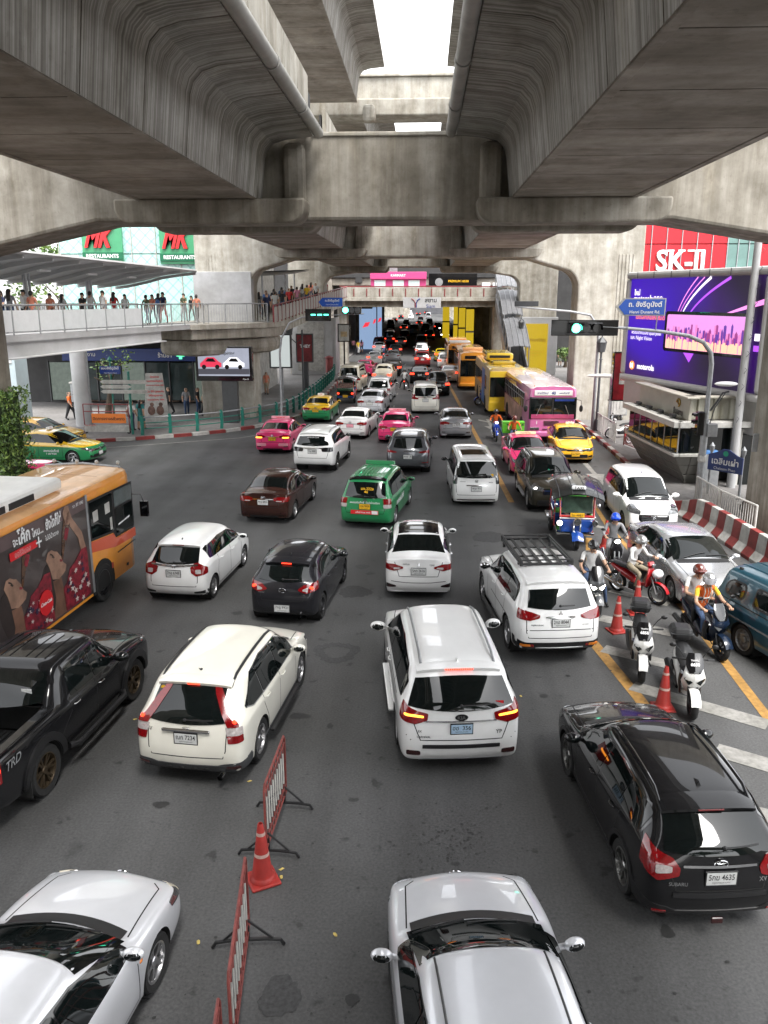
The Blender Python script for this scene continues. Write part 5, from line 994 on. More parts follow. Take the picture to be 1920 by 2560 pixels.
class Car:
    def __init__(s,sp,mat,label=None,category='car',name='car',group=None):
        s.sp=d=dict(DEF);d.update(sp)
        if d['lvl']<3:pass
        s.x0=d['fo']+d['wb']/2
        me=make_body(d,mat);s.paint=mat
        s.bvh=BVHTree.FromPolygons([v.co.copy() for v in me.vertices],[tuple(p.vertices) for p in me.polygons])
        cut_arches(me,d)
        s.me=me;s.root=empty(name,label=label,category=category,group=group)
        s.extra=MB()
    def X(s,xf):return s.x0-xf
    def hit(s,o,d,fall=True):
        p,n,i,t=s.bvh.ray_cast(Vector(o),Vector(d).normalized())
        if p is None:
            p,n,i,t=s.bvh.find_nearest(Vector(o)+Vector(d).normalized()*2.0)
        if n.dot(Vector(d))>0:n=-n
        return p,n
    def sheet(s,pts,d,dist=3.0,off=.003,skirt=0,name=None,mat=None,mb=None,mi=0,smooth=True):
        """pts: grid (rows) of 3D points on a plane; pushed along d onto the body and lifted by off"""
        own=mb is None;mb=mb or MB();d=Vector(d).normalized();rows=[]
        for r in pts:
            rr=[]
            for p in r:
                h,n=s.hit(Vector(p)-d*dist,d);rr.append(h+n*off)
            rows.append(rr)
        mb.grid(rows,mi)
        if skirt:
            loop=rows[0]+[r[-1] for r in rows[1:]]+rows[-1][::-1][1:]+[r[0] for r in rows[::-1][1:-1]]
            lo=[]
            for p in loop:h,n=s.hit(p-d*.5,d);lo.append(p-n*(off+skirt))
            loop.append(loop[0]);lo.append(lo[0]);mb.grid([loop,lo],mi)
        if own and name:return mb.obj(name,mat,s.root,smooth=smooth,angle=50,fix=True)
        return mb
    def scan(s,ux,lo,up,n=12,m=4,rnd=.0):
        "columns between two curves; returns grid in (u,v)"
        a,b=ux;xs=sorted(set([a+(b-a)*i/n for i in range(n+1)]+[p[0] for c in (lo,up) for p in c if a<p[0]<b]+([a+.004,a+rnd*.15,a+rnd*.4,b-rnd*.4,b-rnd*.15,b-.004] if rnd else [])))
        g=[]
        for x in xs:
            l,u=pl(lo,x),pl(up,x)
            if rnd:
                e=min(x-a,b-x)
                if e<rnd:
                    i_=rnd-sqrt(max(0,rnd*rnd-(rnd-e)**2));l+=i_;u-=i_
            if u<l:u=l=(u+l)/2
            g.append([(x,lerp(l,u,j/m)) for j in range(m+1)])
        return g
    def side(s,x0,x1,lo,up,name,mat,off=.003,skirt=0,n=12,rnd=.03,sides=(1,-1),mb=None,mi=0,m=4):
        "panel on the flank, in (distance from front, height)"
        g=s.scan((x0,x1),lo,up,n,m,rnd);out=[]
        for sg in sides:
            pts=[[(s.X(u),0,v) for u,v in r] for r in g]
            if sg<0:pts=pts[::-1]
            r=s.sheet([[(p[0],sg*1.0,p[2]) for p in q] for q in pts],(0,-sg,0),2.0,off,skirt,name,mat,mb,mi)
            out.append(r)
        return out
    def rear(s,y0,y1,lo,up,name,mat,off=.003,skirt=0,n=12,rnd=.03,mirror=False,mb=None,mi=0,m=4,ang=0,front=False):
        "panel on the tail (or nose), in (distance from centre line, height)"
        g=s.scan((y0,y1),lo,up,n,m,rnd);out=[]
        sx=1 if front else-1
        for sg in ((1,-1) if mirror else (1,)):
            pts=[]
            for r in g:pts.append([(s.X(0 if front else s.sp['L']),sg*u,v) for u,v in r])
            if (sg<0) != front:pts=pts[::-1]
            d=Vector((-sx*cos(ang),-sg*sin(ang),0))
            if ang:# unroll round the corner: u beyond the body width walks forward along the flank
                yc=s.sp['W']/2-.12;q=[]
                for r in pts:
                    rr=[]
                    for p in r:
                        e=abs(p[1])-yc
                        rr.append(p if e<=0 else (p[0]-sx*e*.9,sg*(yc+e*.45),p[2]))
                    q.append(rr)
                pts=q
            out.append(s.sheet(pts,d,1.5,off,skirt,name,mat,mb,mi))
        return out
    def line(s,p2,view='side',w=.016,sides=(1,-1)):
        "a shut line, joined to the body mesh"
        for sg in sides:
            pts=[]
            for (a,b),(c,d_) in zip(p2,p2[1:]):
                k=max(1,int(hypot(c-a,d_-b)/.09))
                pts+=[(lerp(a,c,i/k),lerp(b,d_,i/k)) for i in range(k)]
            pts.append(p2[-1]);rows=[]
            if view=='side':o3=lambda u,v:(s.X(u),sg*2.0,v);d=Vector((0,-sg,0))
            elif view=='rear':o3=lambda u,v:(s.X(s.sp['L'])-2,sg*u,v);d=Vector((1,0,0))
            elif view=='front':o3=lambda u,v:(s.X(0)+2,sg*u,v);d=Vector((-1,0,0))
            else:o3=lambda u,v:(s.X(u),sg*v,3.5);d=Vector((0,0,-1))
            P=[]
            for u,v in pts:
                p,n,i_,t=s.bvh.ray_cast(Vector(o3(u,v)),d)
                if p:P.append((p,-n if n.dot(d)>0 else n))
            A=[];B=[]
            for i,(p,n) in enumerate(P):
                t=(P[min(i+1,len(P)-1)][0]-P[max(i-1,0)][0])
                if t.length<1e-6:continue
                c=n.cross(t.normalized())*w/2;A.append(p+c+n*.0016);B.append(p-c+n*.0016)
            if len(A)>1:s.extra.grid([A,B])
    def done(s,x,y=None,head=90,far=False):
        sp=s.sp
        # seams and floor join the body mesh
        me=s.me;n0=len(me.vertices)
        bm=bmesh.new();bm.from_mesh(me)
        vs=[bm.verts.new(v) for v in s.extra.V]
        for f in s.extra.F:
            try:nf=bm.faces.new([vs[i] for i in f]);nf.material_index=1
            except ValueError:pass
        z=sp['clr']+.03;a,b=s.X(.32),s.X(sp['L']-.30);w=sp['W']/2*.74
        q=[bm.verts.new(p) for p in ((a,-w,z),(a,w,z),(b,w,z),(b,-w,z))];f=bm.faces.new(q);f.material_index=1
        bm.to_mesh(me);bm.free();me.shade_smooth();me.set_sharp_from_angle(angle=R(42))
        mkobj('body',me,s.root)
        # wells
        mb=MB()
        for wx in (sp['wb']/2,-sp['wb']/2):
            for sg in (1,-1):
                mb.lathe([(sp['rr']+.05,sg*(sp['W']/2-.05)),(sp['rr']+.055,sg*sp['W']*.28),(.0,sg*sp['W']*.28)],c=(wx,0,sp['rr']),axis='Y',n=20)
        mb.obj('wheel_arch',UNDER,s.root)
        rim=sp['rim'] or ALLOY;tw=.105 if sp['rr']<.36 else .125
        for wx in (sp['wb']/2,-sp['wb']/2):
            for sg in (1,-1):add_wheel(s.root,wx,sg*(sp['W']/2-tw-.02),sp['rr'],sp['wstyle'],rim,sg,far)
        s.root.location=(x,y,0) if y is not None else x
        s.root.rotation_euler=(0,0,R(head));return s.root
def place_at(root,sp,px,py,corner,head):
    "put the outer foot of one wheel (RL, RR, FL, FR) on the ground point seen at a pixel"
    g=G(px,py);a=R(head)
    lx=sp['wb']/2*(1 if corner[0]=='F' else-1);ly=sp['W']/2*.93*(1 if corner[1]=='L' else-1)
    root.location=(g.x-(lx*cos(a)-ly*sin(a)),g.y-(lx*sin(a)+ly*cos(a)),0);root.rotation_euler=(0,0,a);return root
def sub_box(root,name,c,d,mat,bevel=.01,rz=0,rot=None):
    mb=MB();mb.box((0,0,0),d);return mb.obj(name,mat,root,loc=c,rot=rot or (0,0,rz),bevel=bevel)
def mirror_part(car,xf,z,mat,y=None,size=1,sides=(1,-1)):
    for sg in sides:
        y0=car.hit((car.X(xf),sg*2,z),(0,-sg,0))[0].y
        mb=MB();m_=Matrix.Translation((car.X(xf)-.02,y0+sg*.15*size,z+.05)) @ Matrix.Rotation(sg*-.18,4,'Z')
        mb.ball((0,0,0),(.070*size,.118*size,.072*size),14,8,0,m_)
        mb.tube([(car.X(xf)+.02,y0-sg*.02,z-.02),(car.X(xf)+.0,y0+sg*.07,z+.02)],[.035,.03],8)
        o=mb.obj('mirror',mat,car.root,smooth=True,angle=60)
        g=MB();g.ball((-.016*size,0,0),(.058*size,.104*size,.060*size),14,8,0,m_)
        g.obj('mirror_glass',GLASS,o,smooth=True)
def handles(car,spots,mat,sides=(1,-1)):
    for xf,z in spots:
        for sg in sides:
            p,n=car.hit((car.X(xf),sg*2,z),(0,-sg,0))
            mb=MB();mb.tube([(p.x+.085,p.y,z-.0),(p.x+.06,p.y+sg*.026,z),(p.x-.06,p.y+sg*.026,z+.004),(p.x-.085,p.y,z+.004)],[.010,.014,.014,.010],8)
            mb.obj('door_handle',mat,car.root,smooth=True)
def plate(car,z,mat,txt,front=False,y=0,sub='กรุงเทพมหานคร',w=.36,h=.17,frame=None):
    sx=1 if front else-1
    p,n=car.hit((sx*4,y,z),(-sx,0,0));x=p.x+sx*.014
    mb=MB();mb.box((0,0,0),(.014,w,h));o=mb.obj('license_plate',mat,car.root,loc=(x,y,z),bevel=.004)
    f=MB()
    for b in (((-.003*sx,0,h/2+.006),(.02,w+.024,.012)),((-.003*sx,0,-h/2-.006),(.02,w+.024,.012)),((-.003*sx,w/2+.006,0),(.02,.012,h)),((-.003*sx,-w/2-.006,0),(.02,.012,h))):f.box(*b)
    f.obj('plate_frame',frame or BLACK,o)
    X=(0,sx,0)
    if txt:text('plate_text',txt,INK,(sx*.0085,0,h*.13),X,(0,0,1),width=w*.86,height=h*.46,parent=o,bold=.012)
    if sub:text('province_text',sub,INK,(sx*.0085,0,-h*.32),X,(0,0,1),width=w*.6,parent=o)
    return o
def badge(car,txt,y,z,w,mat=CHROME,front=False,bold=.01):
    sx=1 if front else-1
    p,n=car.hit((sx*4,y,z),(-sx,0,0))
    X=Vector((0,sx,0));U=Vector((0,0,1));
    U=(U-n*U.dot(n)).normalized();X=U.cross(n)
    return text('badge',txt,mat,p+n*.006,X,U,width=w,parent=car.root,bold=bold,ext=.01)
def emblem(car,z,r,kind='oval',front=False,mat=CHROME):
    sx=1 if front else-1
    p,n=car.hit((sx*4,0,z),(-sx,0,0));mb=MB()
    ring=[(p.x+sx*.015,r*1.35*cos(a),p.z+r*.9*sin(a)) for a in [2*pi*k/20 for k in range(21)]]
    if kind in ('oval','wing'):mb.tube(ring,r*.13,6,cap=False)
    if kind=='oval':mb.tube([(p.x+sx*.015,r*.5*cos(a),p.z+r*.85*sin(a)) for a in [2*pi*k/16 for k in range(17)]],r*.1,6,cap=False);mb.tube([(p.x+sx*.015,-r*.9,p.z+r*.35),(p.x+sx*.018,0,p.z+r*.2),(p.x+sx*.015,r*.9,p.z+r*.35)],r*.1,6)
    if kind=='wing':
        for q in (-.5,0,.5):mb.tube([(p.x+sx*.016,-r*.9,p.z+r*q*.4),(p.x+sx*.018,r*.9,p.z+r*(q*.4+.12))],r*.1,6)
    if kind=='h':
        mb.tube([(p.x+sx*.012,y,p.z+zz) for y,zz in ((-r,r*.85),(r,r*.85),(r*.75,-r*.85),(-r*.75,-r*.85),(-r,r*.85))],r*.12,6)
        for a in (-1,1):mb.tube([(p.x+sx*.014,a*r*.55,p.z+r*.7),(p.x+sx*.014,a*r*.38,p.z-r*.7)],r*.14,6)
        mb.tube([(p.x+sx*.014,-r*.42,p.z),(p.x+sx*.014,r*.42,p.z)],r*.13,6)
    if kind=='s':
        mb.tube([(p.x+sx*.014,y*r*sx,p.z+zz*r) for y,zz in ((.75,.55),(.1,1.0),(-.75,.45),(.75,-.45),(-.1,-1.0),(-.75,-.55))],r*.2,6)
    if kind=='tri':
        for k in range(3):
            a=pi/2+k*2*pi/3;c=(p.x+sx*.012,cos(a)*r*.5,p.z+sin(a)*r*.5)
            mb.add([(c[0],c[1]+cos(a)*r*.5,c[2]+sin(a)*r*.5),(c[0],c[1]+cos(a+pi/2)*r*.28,c[2]+sin(a+pi/2)*r*.28),(c[0],c[1]-cos(a)*r*.5,c[2]-sin(a)*r*.5),(c[0],c[1]-cos(a+pi/2)*r*.28,c[2]-sin(a+pi/2)*r*.28)],[(0,1,2,3),(3,2,1,0)])
    mb.obj('emblem',mat,car.root,smooth=True)
def wiper(car,y0,y1,z,dz=.03):
    pts=[]
    for t in (0,.25,.5,.75,1):
        p,n=car.hit((-4,lerp(y0,y1,t),z+dz*t),(1,0,0));pts.append(p+n*.02)
    mb=MB();mb.tube(pts,.011,6);mb.ball(pts[0],.028,8,5);mb.obj('wiper',BLACK,car.root,smooth=True)
def wind_wipers(car):
    sp=car.sp
    for a in (-.5,.12):
        pts=[]
        for t in (0,.33,.66,1):
            p,n=car.hit((car.X(sp['cx']+.02+.10*t),a*.9+t*.55,3),(0,0,-1));pts.append(p+n*.022)
        mb=MB();mb.tube(pts,.010,6);mb.obj('wiper',BLACK,car.root)
def rails(car,xa,xb,y,mat,lift=.045,r=.018):
    for sg in (1,-1):
        pts=[]
        n_=8
        for i in range(n_+1):
            x=lerp(xa,xb,i/n_);p,n=car.hit((car.X(x),sg*y,3),(0,0,-1));l=lift*(0.1 if i in (0,n_) else 1)
            pts.append(p+Vector((0,0,l)))
        mb=MB();mb.tube(pts,r,8);mb.obj('roof_rail',mat,car.root,smooth=True)
def glasshouse(car,splits,ptop=.10,pbot=.035,front_in=.30,back=None,trim=GBLACK,chrome=None,mat=GLASS,shape_up=None,shape_lo=None,rearslope=None,gap=.035):
    """side windows: a black surround and one pane per interval of splits (distance from the front)"""
    sp=car.sp
    a=splits[0];b=splits[-1]
    ze=sp['H']-.075
    up=shape_up or [(sp['cx'],sp['belt0']+.03),(sp['cx']+.06,sp['belt0']+.08),(sp['hx']+.10,ze-ptop),(lerp(sp['hx'],sp['rx'],.5),ze-ptop+.045),(sp['rx']-.02,ze-ptop-.0),(rearslope or sp['gx']-.02,sp['belt1']+(.10 if rearslope else .08))]
    lo=shape_lo or [(sp['cx'],sp['belt0']+pbot),(sp['gx'],sp['belt1']+pbot)]
    lo2=[(x,z-.02) for x,z in lo];up2=[(x,z+.02) for x,z in up]
    car.side(a-.03,b+.03,lo2,up2,'window_surround',chrome or trim,off=.004,rnd=.03,n=40,m=8)
    for p,q in zip(splits,splits[1:]):car.side(p+gap/2,q-gap/2,lo,up,'side_window',mat,off=.010,rnd=.04,n=20,m=8)
def windshield(car,mat=GLASS,wy=None,inset=.07,cowl=True):
    sp=car.sp;y0=wy or sp['W']/2*.81;y1=sp['W']/2*sp['roofw']*.98
    a=Vector((car.X(sp['cx']-.02),0,sp['hood']+.02));b=Vector((car.X(sp['hx']-.06),0,sp['H']-.07))
    t=(b-a);n=Vector((-t.z,0,t.x)).normalized();n=n if n.x>0 else-n
    rows=[]
    for i in range(9):
        f=lerp(.03,.97,i/8);y=lerp(y0,y1,f**.9);c=a+t*f
        rows.append([(c.x-.0+.12*(1-(2*j/12-1)**2)*(1-f)*0,lerp(-y,y,j/12),c.z) for j in range(13)])
    car.sheet([r[::-1] for r in rows],-n,2,.007,name='windshield',mat=mat)
    if cowl:
        rows=[[(car.X(sp['cx']-.03+dx),y,0) for y in [lerp(-y0*.93,y0*.93,j/12) for j in range(13)]] for dx in (-.13,-.02,.05)]
        for r_ in rows:
            for j in range(13):r_[j]=(r_[j][0]+.10*(1-(2*j/12-1)**2)-.02,r_[j][1],0)
        car.sheet(rows,(0,0,-1),3,.004,name='cowl',mat=BLACK)
def backlight(car,zlo,zhi,y0,y1,name='rear_window',mat=GLASS,curve=.03,off=.013):
    "rear window between two heights seen from behind"
    up=[(-y1,zhi-curve),(-y1*.6,zhi-curve*.3),(0,zhi),(y1*.6,zhi-curve*.3),(y1,zhi-curve)]
    rows=[]
    for i in range(8):
        f=i/7;y=lerp(y0,y1,f)
        rows.append([(0,lerp(-y,y,j/12),lerp(zlo-curve*(1-(2*j/12-1)**2)+curve*.4*0,zhi-curve*(2*j/12-1)**2,f)) for j in range(13)])
    return car.sheet([[(-5,p[1],p[2]) for p in r] for r in rows],(1,0,0),.1,off,name=name,mat=mat)
def backlight_top(car,xa,xb,y0,y1,name='rear_window',mat=GLASS,off=.008,bow=.05):
    "sloping rear window between two distances, pushed down from above"
    rows=[]
    for i in range(9):
        f=i/8;y=lerp(y0,y1,f)
        rows.append([(car.X(lerp(xa,xb,f)+bow*(1-(2*j/12-1)**2)),lerp(-y,y,j/12),0) for j in range(13)])
    return car.sheet([[(p[0],p[1],3) for p in r[::-1]] for r in rows],(0,0,-1),.5,off,name=name,mat=mat)
def shark(car,xf,mat,r=1):
    p,n=car.hit((car.X(xf),0,3),(0,0,-1));mb=MB()
    mb.add([(p.x+.09*r,0,p.z),(p.x-.07*r,.025*r,p.z-.005),(p.x-.07*r,-.025*r,p.z-.005),(p.x-.055*r,0,p.z+.06*r)],[(0,1,3),(0,3,2),(1,2,3)]);mb.obj('antenna',mat,car.root)
def rod(car,xf,mat=BLACK,y=0,l=.22):
    p,n=car.hit((car.X(xf),y,3),(0,0,-1));mb=MB();mb.ball((p.x,y,p.z+.005),(.035,.025,.015),8,5);mb.tube([(p.x,y,p.z),(p.x-l*.75,y,p.z+l*.55)],.006,6);mb.obj('antenna',mat,car.root,smooth=True)

def spoiler(c,mat,w):
    "roof lip carried on past the roof edge, in the roof's own slope"
    rxf=c.sp['rx']-.12;w=w/2;rows=[];n=12
    zt=lambda x,y:c.hit((c.X(x),y,3),(0,0,-1))[0].z
    sl=(zt(rxf-.25,0)-zt(rxf,0))/.25;x=rxf+.05
    while x<c.sp['L'] and (zt(rxf,0)-(sl+.06)*(x-rxf))-zt(x,0)<.085:x+=.02
    c.sp_end=x;top0=[];top1=[];bot=[];bot0=[]
    for k in range(n+1):
        y=lerp(-w,w,k/n);e=abs(2*k/n-1);xe=x-.05*e**3;z0=zt(rxf,y)
        top0.append((c.X(rxf),y,z0-.004));zm=z0-(sl+.06)*(xe-rxf)
        bot.append((c.X(xe)+.015,y,zm-.045));top1.append((c.X(xe),y,zm));bot0.append((c.X(xe)+.10,y,min(zt(xe-.10,y),zm)-.05))
    mid=[tuple((Vector(a)*.5+Vector(b)*.5)+Vector((0,0,.016))) for a,b in zip(top0,top1)]
    mb=MB();rows=[top0,mid,top1,bot,bot0];mb.grid(rows)
    for q in (0,n):
        ks=[tuple(r[q]) for r in rows];mb.add(ks,[tuple(range(5))])
    c.sp_z=top1[n//2][2]
    mb.obj('spoiler',mat,c.root,smooth=True,angle=30,fix=True)
def high_light(c,w,mat,n=0):
    z=c.sp_z-.022;x=c.X(c.sp_end)
    if n:
        mb=MB();[mb.box((x+.004,lerp(-w/2,w/2,k/(n-1)),z),(.012,w/n*.7,.024)) for k in range(n)];mb.obj('high_brake_light',mat,c.root,kind='stuff')
    else:sub_box(c.root,'high_brake_light',(x+.006,0,z),(.014,w,.022),mat,.004)
# ---------------------------------------------------------------- kinds of car
PW=paint('white',(.80,.80,.79));PCREAM=paint('cream_white',(.74,.72,.64));PBLK=paint('black',(.010,.010,.011),.2)
PDG=paint('charcoal',(.022,.022,.026),.22,.3);PGREY=paint('mid_grey',(.10,.105,.115),.25,.5);PSIL=paint('silver',(.50,.51,.53),.27,.65)
PSIL2=paint('silver_bright',(.66,.67,.70),.30,.30);PBRN=paint('brown',(.040,.016,.012),.22,.25);PPINK=paint('pink',(.75,.035,.17),.3);PYEL=paint('yellow',(.80,.42,.015),.3)
PGRN=paint('green',(.010,.19,.062),.3);PRED=paint('dark_red',(.22,.008,.012),.25,.2);PTEAL=paint('teal',(.018,.072,.105),.3,.3);POLIVE=paint('olive_brown',(.040,.036,.026),.22,.4)
PBEIGE=paint('beige',(.55,.50,.40),.35);PLIME=paint('taxi_yellow',(.72,.52,.01),.3);PCHAMP=paint('champagne',(.60,.60,.60),.3,.4)
def two_tone(name,top,low,z=.78):
    m=bpy.data.materials.new(name);m.use_nodes=True;N,L=nodes_of(m);b=N['Principled BSDF']
    tc=N.new('ShaderNodeTexCoord');sx=N.new('ShaderNodeSeparateXYZ');mt=N.new('ShaderNodeMath');mt.operation='GREATER_THAN';mt.inputs[1].default_value=z
    mx=N.new('ShaderNodeMix');mx.data_type='RGBA';L.new(tc.outputs['Object'],sx.inputs[0]);L.new(sx.outputs['Z'],mt.inputs[0]);L.new(mt.outputs[0],mx.inputs['Factor'])
    mx.inputs['A'].default_value=low+(1,);mx.inputs['B'].default_value=top+(1,);L.new(mx.outputs['Result'],b.inputs['Base Color']);b.inputs['Roughness'].default_value=.3;b.inputs['Coat Weight'].default_value=1;b.inputs['Coat Roughness'].default_value=.03
    MATS[name]=m;return m
PYG=two_tone('paint_yellow_over_green',(.80,.48,.01),(.010,.20,.065),.80)
def sedan_rear(c,tail='bar',lit=False,ptxt='4กฮ 8855',pm=PLATEW,dz=1.04,lo=.74,bumper=.42):
    sp=c.sp;w=sp['W']/2;T=LIT if lit else TAIL
    lo_=[(w*.42,dz-.20),(w*.66,dz-.27),(w*1.25,dz-.22)];up_=[(w*.42,dz-.13),(w*.66,dz-.085),(w*1.25,dz-.10)]
    c.rear(w*.44,w*1.22,lo_,up_,'tail_light',TAIL,.008,.01,14,.02,True,ang=.6)
    c.rear(w*.50,w*.72,[(0,dz-.225),(w*.9,dz-.255)],[(0,dz-.205),(w*.9,dz-.215)],'reverse_lamp',TAILW,.016,.006,6,.01,True)
    if lit:c.rear(w*.74,w*1.02,[(0,dz-.20),(w*1.1,dz-.19)],[(0,dz-.13),(w*1.1,dz-.12)],'brake_lamp',LIT,.018,.006,6,.02,True,ang=.4)
    plate(c,lo+.03,pm,ptxt)
    c.rear(-w*.40,w*.40,[(-w,dz-.19)],[(-w,dz-.155)],'chrome_strip',CHROME,.014,.008,8,.01)
    emblem(c,dz-.11,.055)
    for p in ([(-w*.62,dz-.03),(-w*.60,lo-.14),(w*.60,lo-.14),(w*.62,dz-.03)],[(-w*1.0,bumper+.18),(-w*.62,bumper+.16)],[(w*.62,bumper+.16),(w*1.0,bumper+.18)]):c.line(p,'rear',sides=(1,))
    c.rear(w*.62,w*.86,[(0,bumper-.045)],[(0,bumper-.005)],'reflector',TAILD,.005,.004,5,.015,True)
    c.rear(-w*.55,w*.55,[(-w,sp['clr']+.03),(w,sp['clr']+.03)],[(-w,sp['clr']+.11),(w,sp['clr']+.11)],'bumper_trim',BLACK,.004,.004,10,.03)
def sedan_front(c,ptxt='',pm=PLATEW,lit=False,grille='bar',fog=True,nose=None):
    sp=c.sp;w=sp['W']/2;n=nose or sp['nose']
    c.rear(w*.46,w*1.30,[(w*.46,n-.10),(w*.8,n-.13),(w*1.3,n-.01)],[(w*.46,n-.045),(w*.8,n+.0),(w*1.3,n+.07)],'headlight',LITW if lit else LAMP,.008,.01,14,.02,True,ang=.65,front=True)
    c.rear(-w*.46,w*.46,[(-w,n-.13)],[(-w*.46,n-.06),(0,n-.085),(w*.46,n-.06)],'grille',GBLACK,.006,.006,10,.02,front=True)
    c.rear(-w*.60,w*.60,[(-w*.6,n-.055),(0,n-.085),(w*.6,n-.055)],[(-w*.6,n-.035),(0,n-.055),(w*.6,n-.035)],'chrome_strip',CHROME,.014,.008,12,.008,front=True)
    c.rear(-w*.62,w*.62,[(-w*.62,sp['clr']+.10),(w*.62,sp['clr']+.10)],[(-w*.55,n-.27),(w*.55,n-.27)],'lower_grille',BLACK,.005,.006,12,.04,front=True)
    if fog:
        c.rear(w*.68,w*.93,[(0,sp['clr']+.14)],[(w*.68,n-.33),(w*.95,n-.27)],'fog_lamp',GBLACK,.006,.005,6,.03,True,ang=.5,front=True)
    emblem(c,n-.055,.065,front=True)
    if ptxt is not None:plate(c,n-.27,pm,ptxt,True)
    for p in ([(sp['cx']-.06,w*.80),(.35,w*.72),(.24,w*.60)],):c.line(p,'top')
    c.line([(-w*.66,n+.0),(0,n+.02),(w*.66,n+.0)],'front',sides=(1,))
def doors(c,cuts,belt=None,sill=None):
    sp=c.sp;sl=sp['clr']+.10
    for x in cuts:
        zb=pl([(sp['cx'],sp['belt0']),(sp['gx'],sp['belt1'])],x)
        if x>cuts[-1]-.01:
            xw=sp['fo']+sp['wb']-sp['rr']*.95
            c.line([(x,zb+.02),(x-.02,zb-.18),(xw-.02,.62),(xw-.10,sl+.05),(xw-.12,sl)])
        else:c.line([(x,zb+.02),(x+.015,.6),(x+.01,sl)])
    c.line([(cuts[0],sl),(sp['fo']+sp['wb']-sp['rr']*.95-.12,sl)],w=.012)
def corolla(mat,label,cat='car',name='car',lit=False,ptxt='4กฮ 8855',pm=PLATEW,rear=True,front=False,taxi=None,L=4.62,grp=None,mir=None,**kw):
    d=dict(L=L,W=1.775,H=1.46,wb=2.70,fo=.94,nose=.72,hood=.99,cx=1.22,hx=2.05,rx=3.28,gx=4.02,gz=1.05,dx=4.5,dz=1.04,belt0=.93,belt1=1.0,roofw=.77,wstyle='five',rr=.315);d.update(kw)
    c=Car(d,mat,label,cat,name,grp)
    glasshouse(c,[1.42,2.55,3.42,3.80],ptop=.10,chrome=None)
    windshield(c);backlight_top(c,d['rx']+.06,d['gx']-.07,.53,.66);wind_wipers(c)
    doors(c,[1.38,2.56,3.56]);handles(c,[(2.38,.82),(3.38,.87)],mat)
    mirror_part(c,1.50,.93,mir or mat)
    sedan_rear(c,lit=lit,ptxt=ptxt,pm=pm,dz=d['dz']);sedan_front(c,ptxt if front else None,pm)
    c.line([(d['gx']+.03,d['W']/2*.80),(d['L']-.10,d['W']/2*.74)],'top')
    if taxi:taxi_sign(c,taxi)
    return c
def taxi_sign(c,style):
    x=c.X(2.45);p,n=c.hit((x,0,3),(0,0,-1))
    mb=MB();w=.46 if style[0]=='wide' else .20
    mb.prism([(-.075,0),(.075,0),(.045,.12),(-.045,.12)],2*w,plane='XZ',z=-w)
    o=mb.obj('taxi_sign',style[1],c.root,loc=(x,0,p.z+.01),bevel=.01)
    text('sign_text',style[2],REDP,(-.064,0,.06),(0,-1,0),(.25,0,1),height=.06,parent=o,bold=.02)
    text('sign_text',style[2],REDP,(.064,0,.06),(0,1,0),(-.25,0,1),height=.06,parent=o,bold=.02)
def hatch_seams(c,zt,zb,yt,yb):
    c.line([(-yt,zt),(-yb,zb+.12),(-yb*.93,zb),(yb*.93,zb),(yb,zb+.12),(yt,zt)],'rear',sides=(1,))
def suv_front(c,label=None):sedan_front(c,None)
